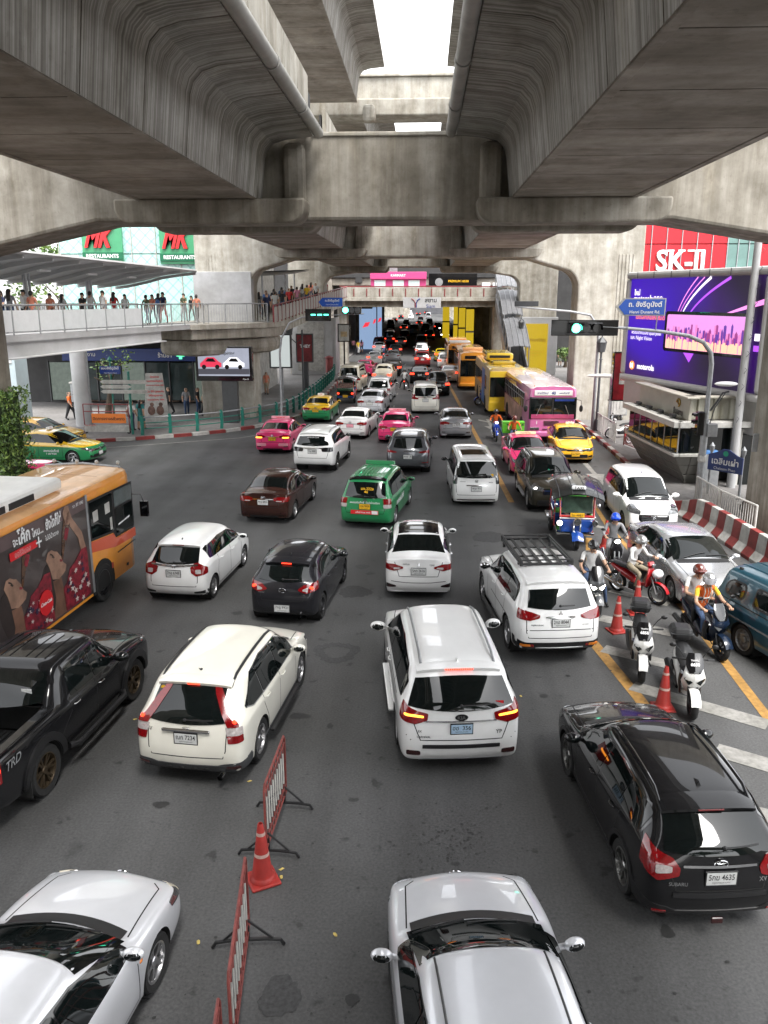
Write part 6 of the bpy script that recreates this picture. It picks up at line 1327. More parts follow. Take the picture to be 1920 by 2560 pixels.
def crv(label):
    d=dict(L=4.56,W=1.82,H=1.69,wb=2.62,fo=.90,nose=.80,hood=1.06,cx=1.10,hx=1.95,rx=3.95,gx=4.40,gz=1.10,belt0=1.02,belt1=1.13,roofw=.76,zh=-.05,zr=-.09,rr=.355,clr=.22,wstyle='ten',dz=1.1)
    c=Car(d,PCREAM,label,'suv','suv');w=.91
    glasshouse(c,[1.42,2.42,3.30,4.02],ptop=.10,chrome=CHROME,shape_up=[(1.1,1.05),(1.16,1.10),(2.06,1.53),(2.9,1.575),(3.5,1.52),(4.02,1.22)],shape_lo=[(1.1,1.03),(3.3,1.10),(3.8,1.13),(4.02,1.20)])
    windshield(c);backlight(c,1.10,1.54,.66,.56);sedan_front(c,None);wind_wipers(c)
    # roof spoiler
    spoiler(c,PCREAM,1.20);
    high_light(c,.20,LIT)
    c.rear(.56,.90,[(.56,1.44),(.62,1.20),(.70,1.04),(.90,1.04)],[(.56,1.54),(.66,1.54),(.80,1.16),(.90,1.08)],'tail_light',TAIL,.022,.018,16,.01,True,ang=.4,m=6)
    for nm,m_,lo,up in (('reverse_lamp',TAILW,.92,1.04),('turn_lamp',TAIL,.80,.92)):c.rear(.72,1.0,[(0,lo)],[(0,up)],nm,m_,.012,.012,10,.015,True,ang=.7,m=4)
    for sg in (1,-1):
        p,n=c.hit((-4,sg*.74,1.10),(1,0,0));mb=MB();mb.ball(p+n*.016,(.015,.035,.06),10,6);mb.obj('brake_lamp',LIT,c.root,smooth=True)
    mb=MB();p,n=c.hit((-4,0,.985),(1,0,0));mb.box((p.x-.025,0,.985),(.035,.78,.055));mb.obj('chrome_strip',CHROME,c.root,bevel=.02)
    o=MB();emblem(c,.99,.052,'h');badge(c,'CR-V',.66,.955,.20)
    plate(c,.86,PLATEW,'ฌก 7234',w=.36)
    wiper(c,.02,-.42,1.135,.0)
    c.rear(-.93,.93,[(-1,.24),(1,.24)],[(-1,.47),(-.6,.43),(.6,.43),(1,.47)],'bumper_trim',GREYP,.012,.012,20,.02)
    c.side(4.0,4.52,[(3.9,.26)],[(3.9,.40),(4.5,.47)],'bumper_trim',GREYP,.010,.01,8,.02)
    for sg in (1,-1):
        c.rear(.62,.82,[(0,.37)],[(0,.41)],'reflector',TAILD,.022,.006,5,.012,False) if sg>0 else None
        c.rear(-.82,-.62,[(-1,.37)],[(-1,.41)],'reflector',TAILD,.022,.006,5,.012,False) if sg<0 else None
    for k in (-2,-1,0,1):c.rear(k*.2+.05,k*.2+.15,[(-1,.33)],[(-1,.37)],'bumper_pad',BLACK,.022,.008,4,.015)
    c.rear(-.55,.55,[(-1,.232)],[(-1,.262)],'skid_plate',STEEL,.02,.014,10,.01)
    mb=MB();mb.tube([(c.X(4.3),-.52,.22),(c.X(4.54),-.52,.22)],.042,14,cap=False);mb.obj('exhaust_pipe',CHROME,c.root,smooth=True)
    rails(c,1.95,4.0,.585,BLACK,.012,.024)
    rod(c,3.75,l=.12);doors(c,[1.36,2.42,3.36]);handles(c,[(2.24,.93),(3.16,.98)],PCREAM)
    mirror_part(c,1.52,1.05,PCREAM,size=1.1);hatch_seams(c,1.08,.56,.64,.62)
    for sg in (1,-1):sub_box(c.root,'running_board',(0,sg*.90,.27),(1.75,.16,.04),BLACK,.015)
    c.side(1.3,3.3,[(0,.26)],[(0,.33)],'sill_trim',GREYP,.006,.005,10,.02)
    mb=MB();p,n=c.hit((-4,.50,1.46),(1,0,0));mb.lathe([(0,-.004),(.045,-.004),(.045,.0)],c=p+n*.008,axis='X',n=16);mb.obj('round_sticker',PLATEY,c.root)
    place_at(c.done(0,0,84),d,651,1893,'RR',84);return c
def jazz(label):
    d=dict(L=3.98,W=1.69,H=1.52,wb=2.53,fo=.80,nose=.74,hood=1.0,cx=.86,hx=1.66,rx=3.34,gx=3.80,gz=1.02,belt0=.96,belt1=1.08,roofw=.76,zr=-.07,rr=.30,clr=.17,wstyle='ten')
    c=Car(d,PW,label,'hatchback','hatchback')
    glasshouse(c,[1.12,2.02,2.86,3.42],ptop=.10)
    windshield(c);backlight(c,1.05,1.36,.60,.54);sedan_front(c,None);wind_wipers(c)
    spoiler(c,PW,1.10);
    high_light(c,.30,TAIL)
    c.rear(.50,.98,[(.5,.82),(.62,.74),(1.0,.80)],[(.5,.95),(.60,1.0),(.62,1.34),(.70,1.34),(.76,1.04),(1.0,.93)],'tail_light',TAIL,.012,.012,16,.012,True,ang=.65,m=6)
    c.rear(.58,.72,[(0,.80)],[(0,.90)],'reverse_lamp',TAILW,.02,.004,5,.02,True,ang=.3)
    c.rear(-.60,.60,[(-.6,.985),(0,.955),(.6,.985)],[(-.6,1.02),(0,1.0),(.6,1.02)],'chrome_strip',CHROME,.016,.01,14,.01)
    emblem(c,.965,.045,'h');plate(c,.80,PLATEW,'7กข 6749');wiper(c,0,-.3,1.06,0);badge(c,'JAZZ',.50,.87,.12);badge(c,'i-VTEC',-.50,.87,.12)
    c.rear(-.86,.86,[(-.86,.23),(0,.20),(.86,.23)],[(-.86,.30),(-.6,.25),(0,.25),(.6,.25),(.86,.30)],'bumper_trim',BLACK,.007,.006,18,.01)
    c.rear(.50,.80,[(.5,.29)],[(.5,.34),(.8,.38)],'bumper_vent',BLACK,.006,.005,6,.01,True)
    doors(c,[1.08,2.02,2.98]);handles(c,[(1.86,.86),(2.74,.90)],PW);mirror_part(c,1.24,.98,PW);shark(c,3.2,BLACK,.7);hatch_seams(c,1.0,.48,.60,.60)
    place_at(c.done(0,0,85),d,535,1492,'RR',85);return c
def mazda(label):
    d=dict(L=4.06,W=1.70,H=1.50,wb=2.57,fo=.82,nose=.72,hood=.98,cx=1.16,hx=1.90,rx=3.30,gx=3.82,gz=1.04,belt0=.94,belt1=1.08,roofw=.77,zr=-.08,rr=.31,clr=.18,wstyle='ten',rim=DALLOY)
    c=Car(d,PDG,label,'hatchback','hatchback')
    glasshouse(c,[1.40,2.28,3.02,3.42],ptop=.10)
    windshield(c);backlight(c,1.06,1.33,.60,.52);sedan_front(c,None);wind_wipers(c)
    spoiler(c,PDG,1.06);
    high_light(c,.24,LIT)
    c.rear(.44,1.02,[(.44,.86),(.62,.80),(1.02,.88)],[(.44,.89),(.62,.98),(1.02,1.04)],'tail_light',TAIL,.012,.012,16,.01,True,ang=.65)
    c.rear(.48,.60,[(.48,.855),(.6,.83)],[(.48,.885),(.6,.93)],'reverse_lamp',TAILW,.02,.004,5,.01,True)
    for sg in (1,-1):
        p,n=c.hit((-4,sg*.68,.915),(1,0,0));mb=MB();mb.ball(p+n*.014,(.014,.055,.042),12,6);mb.obj('brake_lamp',LIT,c.root,smooth=True)
    emblem(c,.86,.06,'wing');plate(c,.44,PLATEW,'7กรู 9921');wiper(c,0,-.36,1.08,.0);badge(c,'mazda2',.50,.80,.15);badge(c,'SKYACTIV',-.50,.80,.12)
    c.rear(-.56,.56,[(-.56,.20)],[(-.56,.28),(-.3,.32),(.3,.32),(.56,.28)],'bumper_trim',BLACK,.006,.006,16,.02)
    mb=MB();mb.tube([(c.X(3.9),-.42,.23),(c.X(4.09),-.42,.23)],.03,12,cap=False);mb.obj('exhaust_pipe',CHROME,c.root,smooth=True)
    doors(c,[1.36,2.28,3.10]);handles(c,[(2.12,.85),(2.90,.90)],PDG);mirror_part(c,1.50,.96,PDG);shark(c,3.1,BLACK,.8);hatch_seams(c,1.02,.62,.60,.52)
    place_at(c.done(0,0,84),d,805,1543,'RR',84);return c
def ciaz(label):
    d=dict(L=4.49,W=1.73,H=1.475,wb=2.65,fo=.87,nose=.72,hood=.99,cx=1.15,hx=1.95,rx=3.15,gx=3.95,gz=1.06,dx=4.38,dz=1.07,belt0=.93,belt1=1.02,roofw=.77,rr=.31)
    c=Car(d,PW,label,'sedan','sedan');w=.865
    glasshouse(c,[1.36,2.42,3.25,3.66]);windshield(c);wind_wipers(c);backlight_top(c,3.20,3.88,.54,.68);sedan_front(c,None)
    rows=[[(c.X(x),y,3) for y in [lerp(-.53,.53,j/10) for j in range(11)]] for x in [lerp(3.14,2.0,i/10) for i in range(11)]]
    c.sheet(rows,(0,0,-1),.5,.003,name='black_roof',mat=GBLACK)
    c.rear(.42,1.05,[(.42,.86),(.66,.80),(1.05,.87)],[(.42,.905),(.66,.97),(1.05,.99)],'tail_light',TAIL,.012,.012,16,.01,True,ang=.6)
    c.rear(.45,.62,[(.45,.86),(.62,.83)],[(.45,.89),(.62,.89)],'reverse_lamp',TAILW,.02,.004,6,.01,True)
    emblem(c,.965,.035,'s');plate(c,.80,PLATEW,'5กท 2616');badge(c,'SUZUKI',.30,.975,.16);badge(c,'CIAZ',-.34,.955,.12)
    c.rear(.56,.80,[(.56,.38),(.8,.36)],[(.56,.42),(.8,.48)],'bumper_vent',BLACK,.006,.005,6,.02,True);c.rear(.60,.76,[(.56,.40)],[(.56,.43)],'reflector',TAILD,.012,.004,5,.01,True)
    hatch_seams(c,1.02,.66,.60,.52);c.line([(-.86,.55),(-.3,.50),(.3,.50),(.86,.55)],'rear',sides=(1,))
    doors(c,[1.33,2.42,3.38]);handles(c,[(2.24,.84),(3.18,.88)],CHROME);mirror_part(c,1.44,.95,PW)
    place_at(c.done(0,0,90),d,969,1470,'RL',90.5);return c
def kia(label):
    d=dict(L=5.11,W=1.985,H=1.76,wb=3.06,fo=.98,nose=.86,hood=1.12,cx=1.15,hx=2.05,rx=4.55,gx=4.98,gz=1.12,belt0=1.04,belt1=1.18,roofw=.76,zh=-.05,zr=-.07,rr=.345,clr=.20,wstyle='multi')
    c=Car(d,PW,label,'minivan','minivan');w=.99
    glasshouse(c,[1.45,2.58,3.70,4.58],ptop=.10,shape_up=[(1.1,1.07),(1.2,1.12),(2.14,1.585),(3.2,1.63),(4.3,1.57),(4.7,1.38)])
    windshield(c);wind_wipers(c);sedan_front(c,None);backlight(c,1.16,1.565,.84,.70,curve=.05)
    spoiler(c,PW,1.36);
    high_light(c,.42,LIT,13)
    c.rear(.60,1.14,[(.60,.96),(.8,.90),(1.14,.97)],[(.60,1.07),(.8,1.11),(1.14,1.20)],'tail_light',TAIL,.014,.014,16,.02,True,ang=.65)
    c.rear(.64,.98,[(.6,1.00),(1,1.04)],[(.6,1.03),(1,1.075)],'brake_lamp',LITA,.022,.006,10,.012,True,ang=.4)
    p,n=c.hit((-4,0,1.01),(1,0,0));mb=MB();mb.lathe([(0,-.01),(.10,-.01),(.105,.0)],axis='X',n=24);o=mb.obj('badge_oval',GBLACK,c.root,loc=p+n*.008);o.scale=(1,1,.55)
    text('badge_text','KIA',CHROME,p+n*.022,(0,-1,0),(0,0,1),width=.13,parent=c.root,bold=.02)
    c.rear(-.56,.56,[(-1,.935)],[(-1,.955)],'chrome_strip',CHROME,.02,.012,12,.006)
    plate(c,.83,PLATEB,'ฮฮ  356',w=.34,h=.16,frame=GBLACK);badge(c,'CARNIVAL',.60,.70,.22,BLACK);badge(c,'EX',.66,.79,.06,BLACK);badge(c,'YP',-.60,.76,.10,BLACK)
    c.rear(-.62,.62,[(-1,.50),(1,.50)],[(-1,.565),(1,.565)],'bumper_step',BLACK,.012,.01,12,.01)
    c.rear(.66,.90,[(0,.37)],[(0,.44),(.9,.46)],'fog_lamp',TAILD,.010,.006,6,.03,True,ang=.2)
    c.rear(-.68,.68,[(-1,.20)],[(-1,.27)],'bumper_trim',STEEL,.008,.006,12,.03);wiper(c,0,-.52,1.19,-.0)
    rails(c,2.0,4.45,.60,STEEL,.05,.022);rod(c,4.4,PW,l=.05);shark(c,4.45,PW,1.1)
    rows=[[(c.X(lerp(2.35,3.9,i/8)),y,3) for y in [lerp(-.42,.42,j/6) for j in range(7)]] for i in range(9)][::-1]
    doors(c,[1.42,2.58,3.80]);handles(c,[(2.40,1.0),(2.78,1.0)],PW);mirror_part(c,1.55,1.08,PW,size=1.35)
    for sg in (1,-1):
        c.line([(2.7,1.04),(4.3,1.08)],sides=(sg,))
        sub_box(c.root,'running_board',(0.0,sg*.985,.31),(1.9,.15,.05),PW,.02)
    hatch_seams(c,1.14,.64,.84,.70);c.line([(-.95,.80),(-.80,.64)],'rear',sides=(1,));c.line([(.95,.80),(.80,.64)],'rear',sides=(1,))
    mb=MB();p,n=c.hit((-4,-.62,1.20),(1,0,0));mb.box((p.x-.012,-.62,1.21),(.006,.13,.05));mb.obj('window_sticker',REDP,c.root)
    place_at(c.done(0,0,96),d,996,1856,'RL',96);return c
def pajero(label):
    d=dict(L=4.69,W=1.81,H=1.80,wb=2.80,fo=.83,nose=.96,hood=1.20,cx=1.38,hx=2.05,rx=4.15,gx=4.50,gz=1.22,belt0=1.14,belt1=1.26,roofw=.77,zh=-.04,zr=-.05,rr=.38,clr=.32,wstyle='six')
    c=Car(d,PW,label,'suv','suv')
    glasshouse(c,[1.62,2.48,3.34,4.10],ptop=.10,shape_up=[(1.4,1.18),(1.5,1.22),(2.14,1.64),(3,1.67),(4.0,1.60),(4.2,1.45)])
    windshield(c);wind_wipers(c);sedan_front(c,None);backlight(c,1.26,1.60,.66,.60)
    spoiler(c,PW,1.24);
    c.rear(.50,1.04,[(.50,1.07),(.7,1.02),(1.04,1.05)],[(.50,1.13),(.7,1.18),(1.04,1.24)],'tail_light',TAIL,.014,.014,16,.02,True,ang=.65)
    emblem(c,1.17,.055,'tri');c.rear(-.30,.30,[(-1,1.075)],[(-1,1.105)],'chrome_strip',CHROME,.02,.012,8,.01)
    plate(c,.98,PLATEW,'2กอ 8044',frame=GBLACK);wiper(c,0,-.3,1.30,0);badge(c,'PAJERO SPORT',.48,.93,.26,BLACK);badge(c,'VG TURBO',-.52,.93,.14,BLACK)
    c.rear(-.92,.92,[(-1,.38)],[(-1,.62),(-.7,.56),(.7,.56),(1,.62)],'bumper_trim',GBLACK,.014,.012,20,.03)
    c.rear(.62,.86,[(0,.47)],[(0,.52)],'fog_lamp',AMBER,.024,.006,6,.015,True,ang=.2);c.rear(.54,.61,[(0,.47)],[(0,.52)],'reflector',TAIL,.024,.006,6,.012,True)
    c.rear(-.5,.5,[(-1,.42)],[(-1,.45)],'bumper_bar',STEEL,.026,.012,10,.01)
    hatch_seams(c,1.22,.66,.70,.70);c.line([(-.9,.82),(-.3,.83),(.3,.83),(.9,.82)],'rear',sides=(1,))
    doors(c,[1.58,2.48,3.42]);handles(c,[(2.3,1.06),(3.22,1.10)],PW);mirror_part(c,1.70,1.20,CHROME,size=1.1)
    for sg in (1,-1):
        mb=MB();mb.tube([(1.0,sg*.92,.40),(.8,sg*.99,.38),(-.8,sg*.99,.38),(-1.0,sg*.92,.40)],.045,8);mb.obj('running_board',BLACK,c.root,smooth=True)
        c.line([(2.0,.78),(3.6,.80)],w=.02,sides=(sg,))
    # roof rack
    rk=MB();z=1.83
    for a,b in (((.75,-.56),(.75,.56)),((-1.15,-.56),(-1.15,.56)),((.75,-.56),(-1.15,-.56)),((.75,.56),(-1.15,.56))):rk.bar((a[0],a[1],z),(b[0],b[1],z),.05,.05);rk.bar((a[0],a[1],z+.09),(b[0],b[1],z+.09),.045,.03)
    for x in (.75,-1.15):
        for y in (-.56,.56):rk.box((x,y,z+.03),(.06,.06,.14));rk.box((x*.8,y*.98,z-.08),(.08,.06,.14))
    o=rk.obj('roof_rack',BLACK,c.root,bevel=.008)
    for k in range(4):
        mb=MB();mb.bar((.75-.0,lerp(-.34,.34,k/3),z),(-1.15,lerp(-.34,.34,k/3),z),.07,.02);mb.obj('rack_slat',BLACK,o)
    for k in range(2):
        mb=MB();mb.bar((lerp(.75,-1.15,(k+1)/3),-.56,z-.02),(lerp(.75,-1.15,(k+1)/3),.56,z-.02),.05,.02);mb.obj('rack_slat',BLACK,o)
    place_at(c.done(0,0,96),d,1269,1619,'RL',97);return c
def subaru(label):
    d=dict(L=4.45,W=1.79,H=1.58,wb=2.64,fo=.90,nose=.78,hood=1.05,cx=1.24,hx=2.05,rx=3.80,gx=4.28,gz=1.10,belt0=1.0,belt1=1.12,roofw=.73,zr=-.07,rr=.345,clr=.24,wstyle='five',rim=M('two_tone_alloy',(.26,.26,.25),.3,.8,noise=.5,scale=20))
    c=Car(d,PBLK,label,'crossover','crossover')
    glasshouse(c,[1.52,2.46,3.26,3.92],ptop=.10)
    windshield(c);wind_wipers(c);sedan_front(c,None);backlight(c,1.12,1.415,.64,.56,curve=.035)
    rows=[[(c.X(x),y,3) for y in [lerp(-.50,.50,j/10) for j in range(11)]] for x in [lerp(3.55,2.15,i/10) for i in range(11)]]
    spoiler(c,PBLK,1.16);
    high_light(c,.32,TAIL)
    c.rear(.54,1.08,[(.54,.86),(.8,.80),(1.08,.92)],[(.54,.95),(.66,1.06),(1.08,1.18)],'tail_light',TAIL,.014,.014,18,.02,True,ang=.65,m=6)
    c.rear(.60,.80,[(.6,.90),(.8,.88)],[(.6,.97),(.8,.985)],'reverse_lamp',TAILW,.022,.006,6,.02,True,ang=.3)
    emblem(c,1.0,.06,'oval');c.rear(-.44,.44,[(-1,.955)],[(-1,.985)],'chrome_strip',CHROME,.016,.010,10,.01);plate(c,.84,PLATEW,'5กฆ 4635')
    badge(c,'SUBARU',.50,.765,.22);badge(c,'XV',-.52,.80,.10);wiper(c,-.05,-.48,1.16,0)
    c.rear(-.90,.90,[(-1,.28)],[(-1,.52),(-.62,.46),(-.5,.40),(.5,.40),(.62,.46),(1,.52)],'bumper_trim',BLACK,.014,.012,24,.02)
    c.rear(-.56,.56,[(-1,.60)],[(-1,.66)],'bumper_step',BLACK,.02,.012,10,.01)
    c.rear(.62,.80,[(0,.36)],[(0,.40)],'reflector',TAIL,.022,.006,5,.02,True,ang=.2);sub_box(c.root,'tow_cover',(c.X(4.44),0,.27),(.03,.14,.08),TAILD,.01)
    for wx in (d['wb']/2,-d['wb']/2):
        for sg in (1,-1):
            g=[[(wx+(rr_)*cos(a),sg*1.0,.345+rr_*sin(a)) for rr_ in (.395,.42,.46)] for a in [lerp(-.25,pi+.25,k/22) for k in range(23)]]
            if sg>0:g=g[::-1]
            c.sheet(g,(0,-sg,0),1.5,.012,.01,'arch_trim',BLACK)
    rails(c,2.0,3.85,.56,PBLK,.06,.022);shark(c,3.55,PBLK,1.1)
    c.side(1.3,3.3,[(0,.27)],[(0,.37)],'sill_trim',BLACK,.010,.008,10,.02)
    doors(c,[1.48,2.46,3.36]);handles(c,[(2.28,.93),(3.14,.98)],PBLK);mirror_part(c,1.62,1.03,PBLK,size=1.1);hatch_seams(c,1.08,.68,.66,.56)
    place_at(c.done(0,0,96),d,1553,2221,'RL',95.5);return c
def stepwgn(label):
    d=dict(L=4.69,W=1.70,H=1.82,wb=2.85,fo=.84,nose=.88,hood=1.10,cx=.80,hx=1.55,rx=4.38,gx=4.60,gz=1.10,belt0=1.0,belt1=1.08,roofw=.86,zh=-.03,zr=-.04,rr=.31,clr=.17)
    c=Car(d,PW,label,'minivan','minivan')
    glasshouse(c,[1.05,1.95,3.1,4.35],ptop=.08,shape_up=[(.8,1.03),(.9,1.1),(1.65,1.66),(4.3,1.66),(4.5,1.5)])
    windshield(c);wind_wipers(c);sedan_front(c,None);backlight(c,1.10,1.66,.74,.70,curve=.02)
    spoiler(c,PW,1.36);
    rows=[[(c.X(x),y,3) for y in [lerp(-.48,.48,j/8) for j in range(9)]] for x in [lerp(3.9,2.9,i/6) for i in range(7)]]
    c.sheet(rows,(0,0,-1),.5,.004,name='sunroof',mat=GLASS)
    c.rear(.76,1.0,[(0,.86)],[(0,1.16)],'tail_light',LAMP,.014,.012,8,.02,True,ang=.6)
    emblem(c,.97,.05,'h');c.rear(-.36,.36,[(-1,.80)],[(-1,.83)],'chrome_strip',CHROME,.02,.012,8,.01);plate(c,.69,PLATEW,'4กษ 971');badge(c,'STEPWGN',.50,.95,.20,BLACK);badge(c,'SPADA',-.52,.92,.16,BLACK)
    wiper(c,-.05,-.3,1.16,0);c.rear(-.7,.7,[(-1,.24)],[(-1,.29)],'reflector',TAILD,.004,.004,8,.02);hatch_seams(c,1.1,.46,.76,.72)
    doors(c,[1.02,1.98,3.15]);handles(c,[(1.8,.95),(2.18,.95)],PW);mirror_part(c,1.1,1.06,GBLACK,size=1.1)
    mb=MB();p,n=c.hit((-4,-.56,1.17),(1,0,0));mb.box((p.x-.012,-.56,1.18),(.006,.09,.10));mb.obj('window_sticker',PLATEY,c.root)
    place_at(c.done(0,0,92),d,1131,1252,'RL',92);return c
def alphard(label):
    d=dict(L=4.93,W=1.85,H=1.90,wb=3.0,fo=.9,nose=.95,hood=1.15,cx=.95,hx=1.7,rx=4.6,gx=4.82,gz=1.18,belt0=1.06,belt1=1.15,roofw=.84,zh=-.03,zr=-.05,rr=.35,clr=.18)
    c=Car(d,PCREAM,label,'minivan','minivan')
    glasshouse(c,[1.2,2.2,3.4,4.5],ptop=.09,shape_up=[(.9,1.1),(1.05,1.2),(1.8,1.72),(4.4,1.72),(4.6,1.5)]);windshield(c);backlight(c,1.20,1.72,.72,.66,curve=.02)
    rows=[[(c.X(x),y,3) for y in [lerp(-.5,.5,j/8) for j in range(9)]] for x in [lerp(3.4,2.0,i/6) for i in range(7)]]
    c.rear(.50,1.06,[(.50,.98),(1.06,1.0)],[(.50,1.06),(.72,1.12),(.78,1.30),(1.06,1.30)],'tail_light',TAIL,.014,.012,12,.02,True,ang=.6);emblem(c,1.04,.06);plate(c,.92,PLATEW,'')
    c.rear(-.5,.5,[(-1,1.10)],[(-1,1.135)],'chrome_strip',CHROME,.02,.01,8,.01);hatch_seams(c,1.18,.5,.74,.72)
    spoiler(c,PCREAM,1.40);
    mirror_part(c,1.3,1.12,PCREAM,size=1.2);doors(c,[1.15,2.2,3.5])
    place_at(c.done(0,0,90),d,1030,1031,'RL',91);return c
def fortuner(label):
    d=dict(L=4.70,W=1.84,H=1.80,wb=2.75,fo=.88,nose=.98,hood=1.20,cx=1.30,hx=2.0,rx=4.2,gx=4.52,gz=1.22,belt0=1.14,belt1=1.25,roofw=.76,zh=-.04,zr=-.06,rr=.39,clr=.32,wstyle='six',rim=GBLACK)
    c=Car(d,PW,label,'suv','suv')
    glasshouse(c,[1.55,2.45,3.3,4.1],ptop=.10,shape_up=[(1.3,1.18),(1.4,1.22),(2.1,1.63),(3,1.66),(4.0,1.60),(4.2,1.45)]);windshield(c);backlight(c,1.24,1.60,.72,.62)
    spoiler(c,PW,1.24);
    c.rear(.46,1.0,[(.46,.98)],[(.46,1.14),(1,1.16)],'tail_light',GBLACK,.014,.012,12,.03,True,ang=.6);c.rear(-.46,.46,[(-1,1.10)],[(-1,1.14)],'chrome_strip',CHROME,.02,.01,8,.01)
    plate(c,.98,PLATEW,'1กษ 8882');wiper(c,0,-.3,1.28,0);c.rear(-.9,.9,[(-1,.36)],[(-1,.42)],'bumper_trim',BLACK,.006,.006,12,.02);hatch_seams(c,1.22,.70,.74,.66)
    rails(c,2.1,4.0,.62,STEEL,.06,.022);doors(c,[1.5,2.45,3.4]);mirror_part(c,1.62,1.20,GBLACK,size=1.1);text('window_text','WISDOM CLUB',WHITE,c.hit((-4,0,1.56),(1,0,0))[0]+Vector((-.03,0,0)),(0,-1,0),(.3,0,1),width=.5,parent=c.root)
    for sg in (1,-1):sub_box(c.root,'running_board',(0,sg*.90,.38),(1.7,.16,.05),BLACK,.02)
    place_at(c.done(0,0,85),d,842,1174,'RR',84.5);return c
def cayenne(label):
    d=dict(L=4.85,W=1.94,H=1.70,wb=2.90,fo=.9,nose=.88,hood=1.10,cx=1.30,hx=2.1,rx=4.05,gx=4.58,gz=1.15,belt0=1.05,belt1=1.17,roofw=.77,zr=-.07,rr=.38,clr=.25,wstyle='five',rim=DALLOY)
    c=Car(d,PGREY,label,'suv','suv')
    glasshouse(c,[1.6,2.6,3.5,4.2]);windshield(c);backlight(c,1.18,1.52,.62,.54)
    spoiler(c,PGREY,1.16);
    c.rear(.55,1.10,[(.55,.98),(1.1,.98)],[(.55,1.02),(1.1,1.10)],'tail_light',TAIL,.014,.012,12,.02,True,ang=.6);plate(c,.82,PLATEW,'กข 5');badge(c,'CAYENNE',0,1.03,.34)
    c.rear(-.60,.60,[(-1,.28)],[(-1,.44)],'bumper_trim',BLACK,.008,.008,12,.03);c.rear(.6,.9,[(0,.56)],[(0,.59)],'reflector',TAIL,.008,.005,6,.01,True)
    for sg in (1,-1):
        mb=MB()
        for k in (0,.09):mb.tube([(c.X(4.7),sg*(.60+k),.37),(c.X(4.90),sg*(.60+k),.37)],.04,12,cap=False)
        mb.obj('exhaust_pipe',CHROME,c.root,smooth=True)
    mirror_part(c,1.7,1.10,PGREY,size=1.2);doors(c,[1.55,2.6,3.6]);handles(c,[(2.4,1.0),(3.4,1.03)],PGREY)
    place_at(c.done(0,0,89),d,971,1176,'RL',88);return c
def innova(label,mat=PGRN,taxi=True,px=(987,1310),corner='RR',head=81,ptxt='1กศ 9009'):
    d=dict(L=4.58,W=1.77,H=1.74,wb=2.75,fo=.86,nose=.84,hood=1.08,cx=1.02,hx=1.85,rx=4.05,gx=4.44,gz=1.08,belt0=1.0,belt1=1.08,roofw=.77,zh=-.05,zr=-.06,rr=.32,clr=.20)
    c=Car(d,mat,label,'taxi' if taxi else 'minivan','taxi' if taxi else 'minivan')
    glasshouse(c,[1.32,2.3,3.2,4.05],ptop=.09,shape_up=[(1.0,1.05),(1.1,1.1),(1.95,1.58),(2.9,1.60),(4.0,1.54),(4.15,1.40)]);windshield(c);backlight(c,1.10,1.54,.68,.60)
    spoiler(c,GBLACK if taxi else mat,1.24);
    c.rear(.68,.98,[(0,.88)],[(0,1.06)],'tail_light',TAIL,.014,.012,10,.02,True,ang=.6);c.rear(.66,.98,[(0,.76)],[(0,.88)],'reverse_lamp',TAILW,.014,.012,10,.02,True,ang=.6)
    plate(c,.80,PLATEY if taxi else PLATEW,ptxt);emblem(c,1.0,.05);hatch_seams(c,1.08,.58,.68,.66);doors(c,[1.28,2.3,3.25]);handles(c,[(2.1,.93),(3.05,.95)],mat)
    mirror_part(c,1.4,1.05,mat,size=1.1);wiper(c,0,-.35,1.12,0)
    if taxi:
        rows=[]
        for k in range(9):
            y=lerp(-.5,.5,k/8);pts=[]
            for i in range(9):p,n=c.hit((c.X(lerp(2.2,3.95,i/8)),y,3),(0,0,-1));pts.append(p+n*.004)
            mb=MB();mb.tube(pts,.012,4);mb.obj('roof_rib',mat,c.root)
        mb=MB();mb.prism([(-.09,0),(.09,0),(.05,.13),(-.05,.13)],1.04,plane='XZ',z=-.52);mb.obj('taxi_sign',PGRN,c.root,loc=(c.X(2.05),0,c.hit((c.X(2.05),0,3),(0,0,-1))[0].z),bevel=.02)
        p,n=c.hit((-4,0,.60),(1,0,0));mb=MB();mb.box((0,0,0),(.012,.92,.13));o=mb.obj('red_sticker',REDP,c.root,loc=(p.x-.012,0,.62))
        text('sticker_text','แท็กซี่ Free WiFi',WHITE,(-.0075,.05,0),(0,-1,0),(0,0,1),width=.5,parent=o,bold=.015);mb=MB();mb.box((-.004,-.34,0),(.008,.2,.11));mb.obj('sticker_panel',WHITE,o,bevel=.003)
        text('window_text','มจ-222จ',PLATEY,c.hit((-4,-.05,1.36),(1,0,0))[0]+Vector((-.03,0,0)),(0,-1,0),(.3,0,1),width=.42,parent=c.root,bold=.02);text('window_text','46',PLATEY,c.hit((-4,-.02,1.27),(1,0,0))[0]+Vector((-.03,0,0)),(0,-1,0),(.3,0,1),width=.13,parent=c.root,bold=.02)
        text('body_text','สหกรณ์แท็กซี่  มั่นใจโทรเรียก',WHITE,c.hit((-4,0,.935),(1,0,0))[0]+Vector((-.012,0,0)),(0,-1,0),(0,0,1),width=1.0,parent=c.root,bold=.01)
        for sg,yy in ((1,.0),):
            text('body_text','สหกรณ์แท็กซี่',WHITE,Vector((c.X(3.0),-c.hit((c.X(3.0),2,.78),(0,-1,0))[0].y-.012,.78)),(1,0,0),(0,0,1),width=1.3,parent=c.root,bold=.01)
    else:rails(c,2.1,3.9,.62,mat,.03,.02)
    place_at(c.done(0,0,head),d,px[0],px[1],corner,head);return c
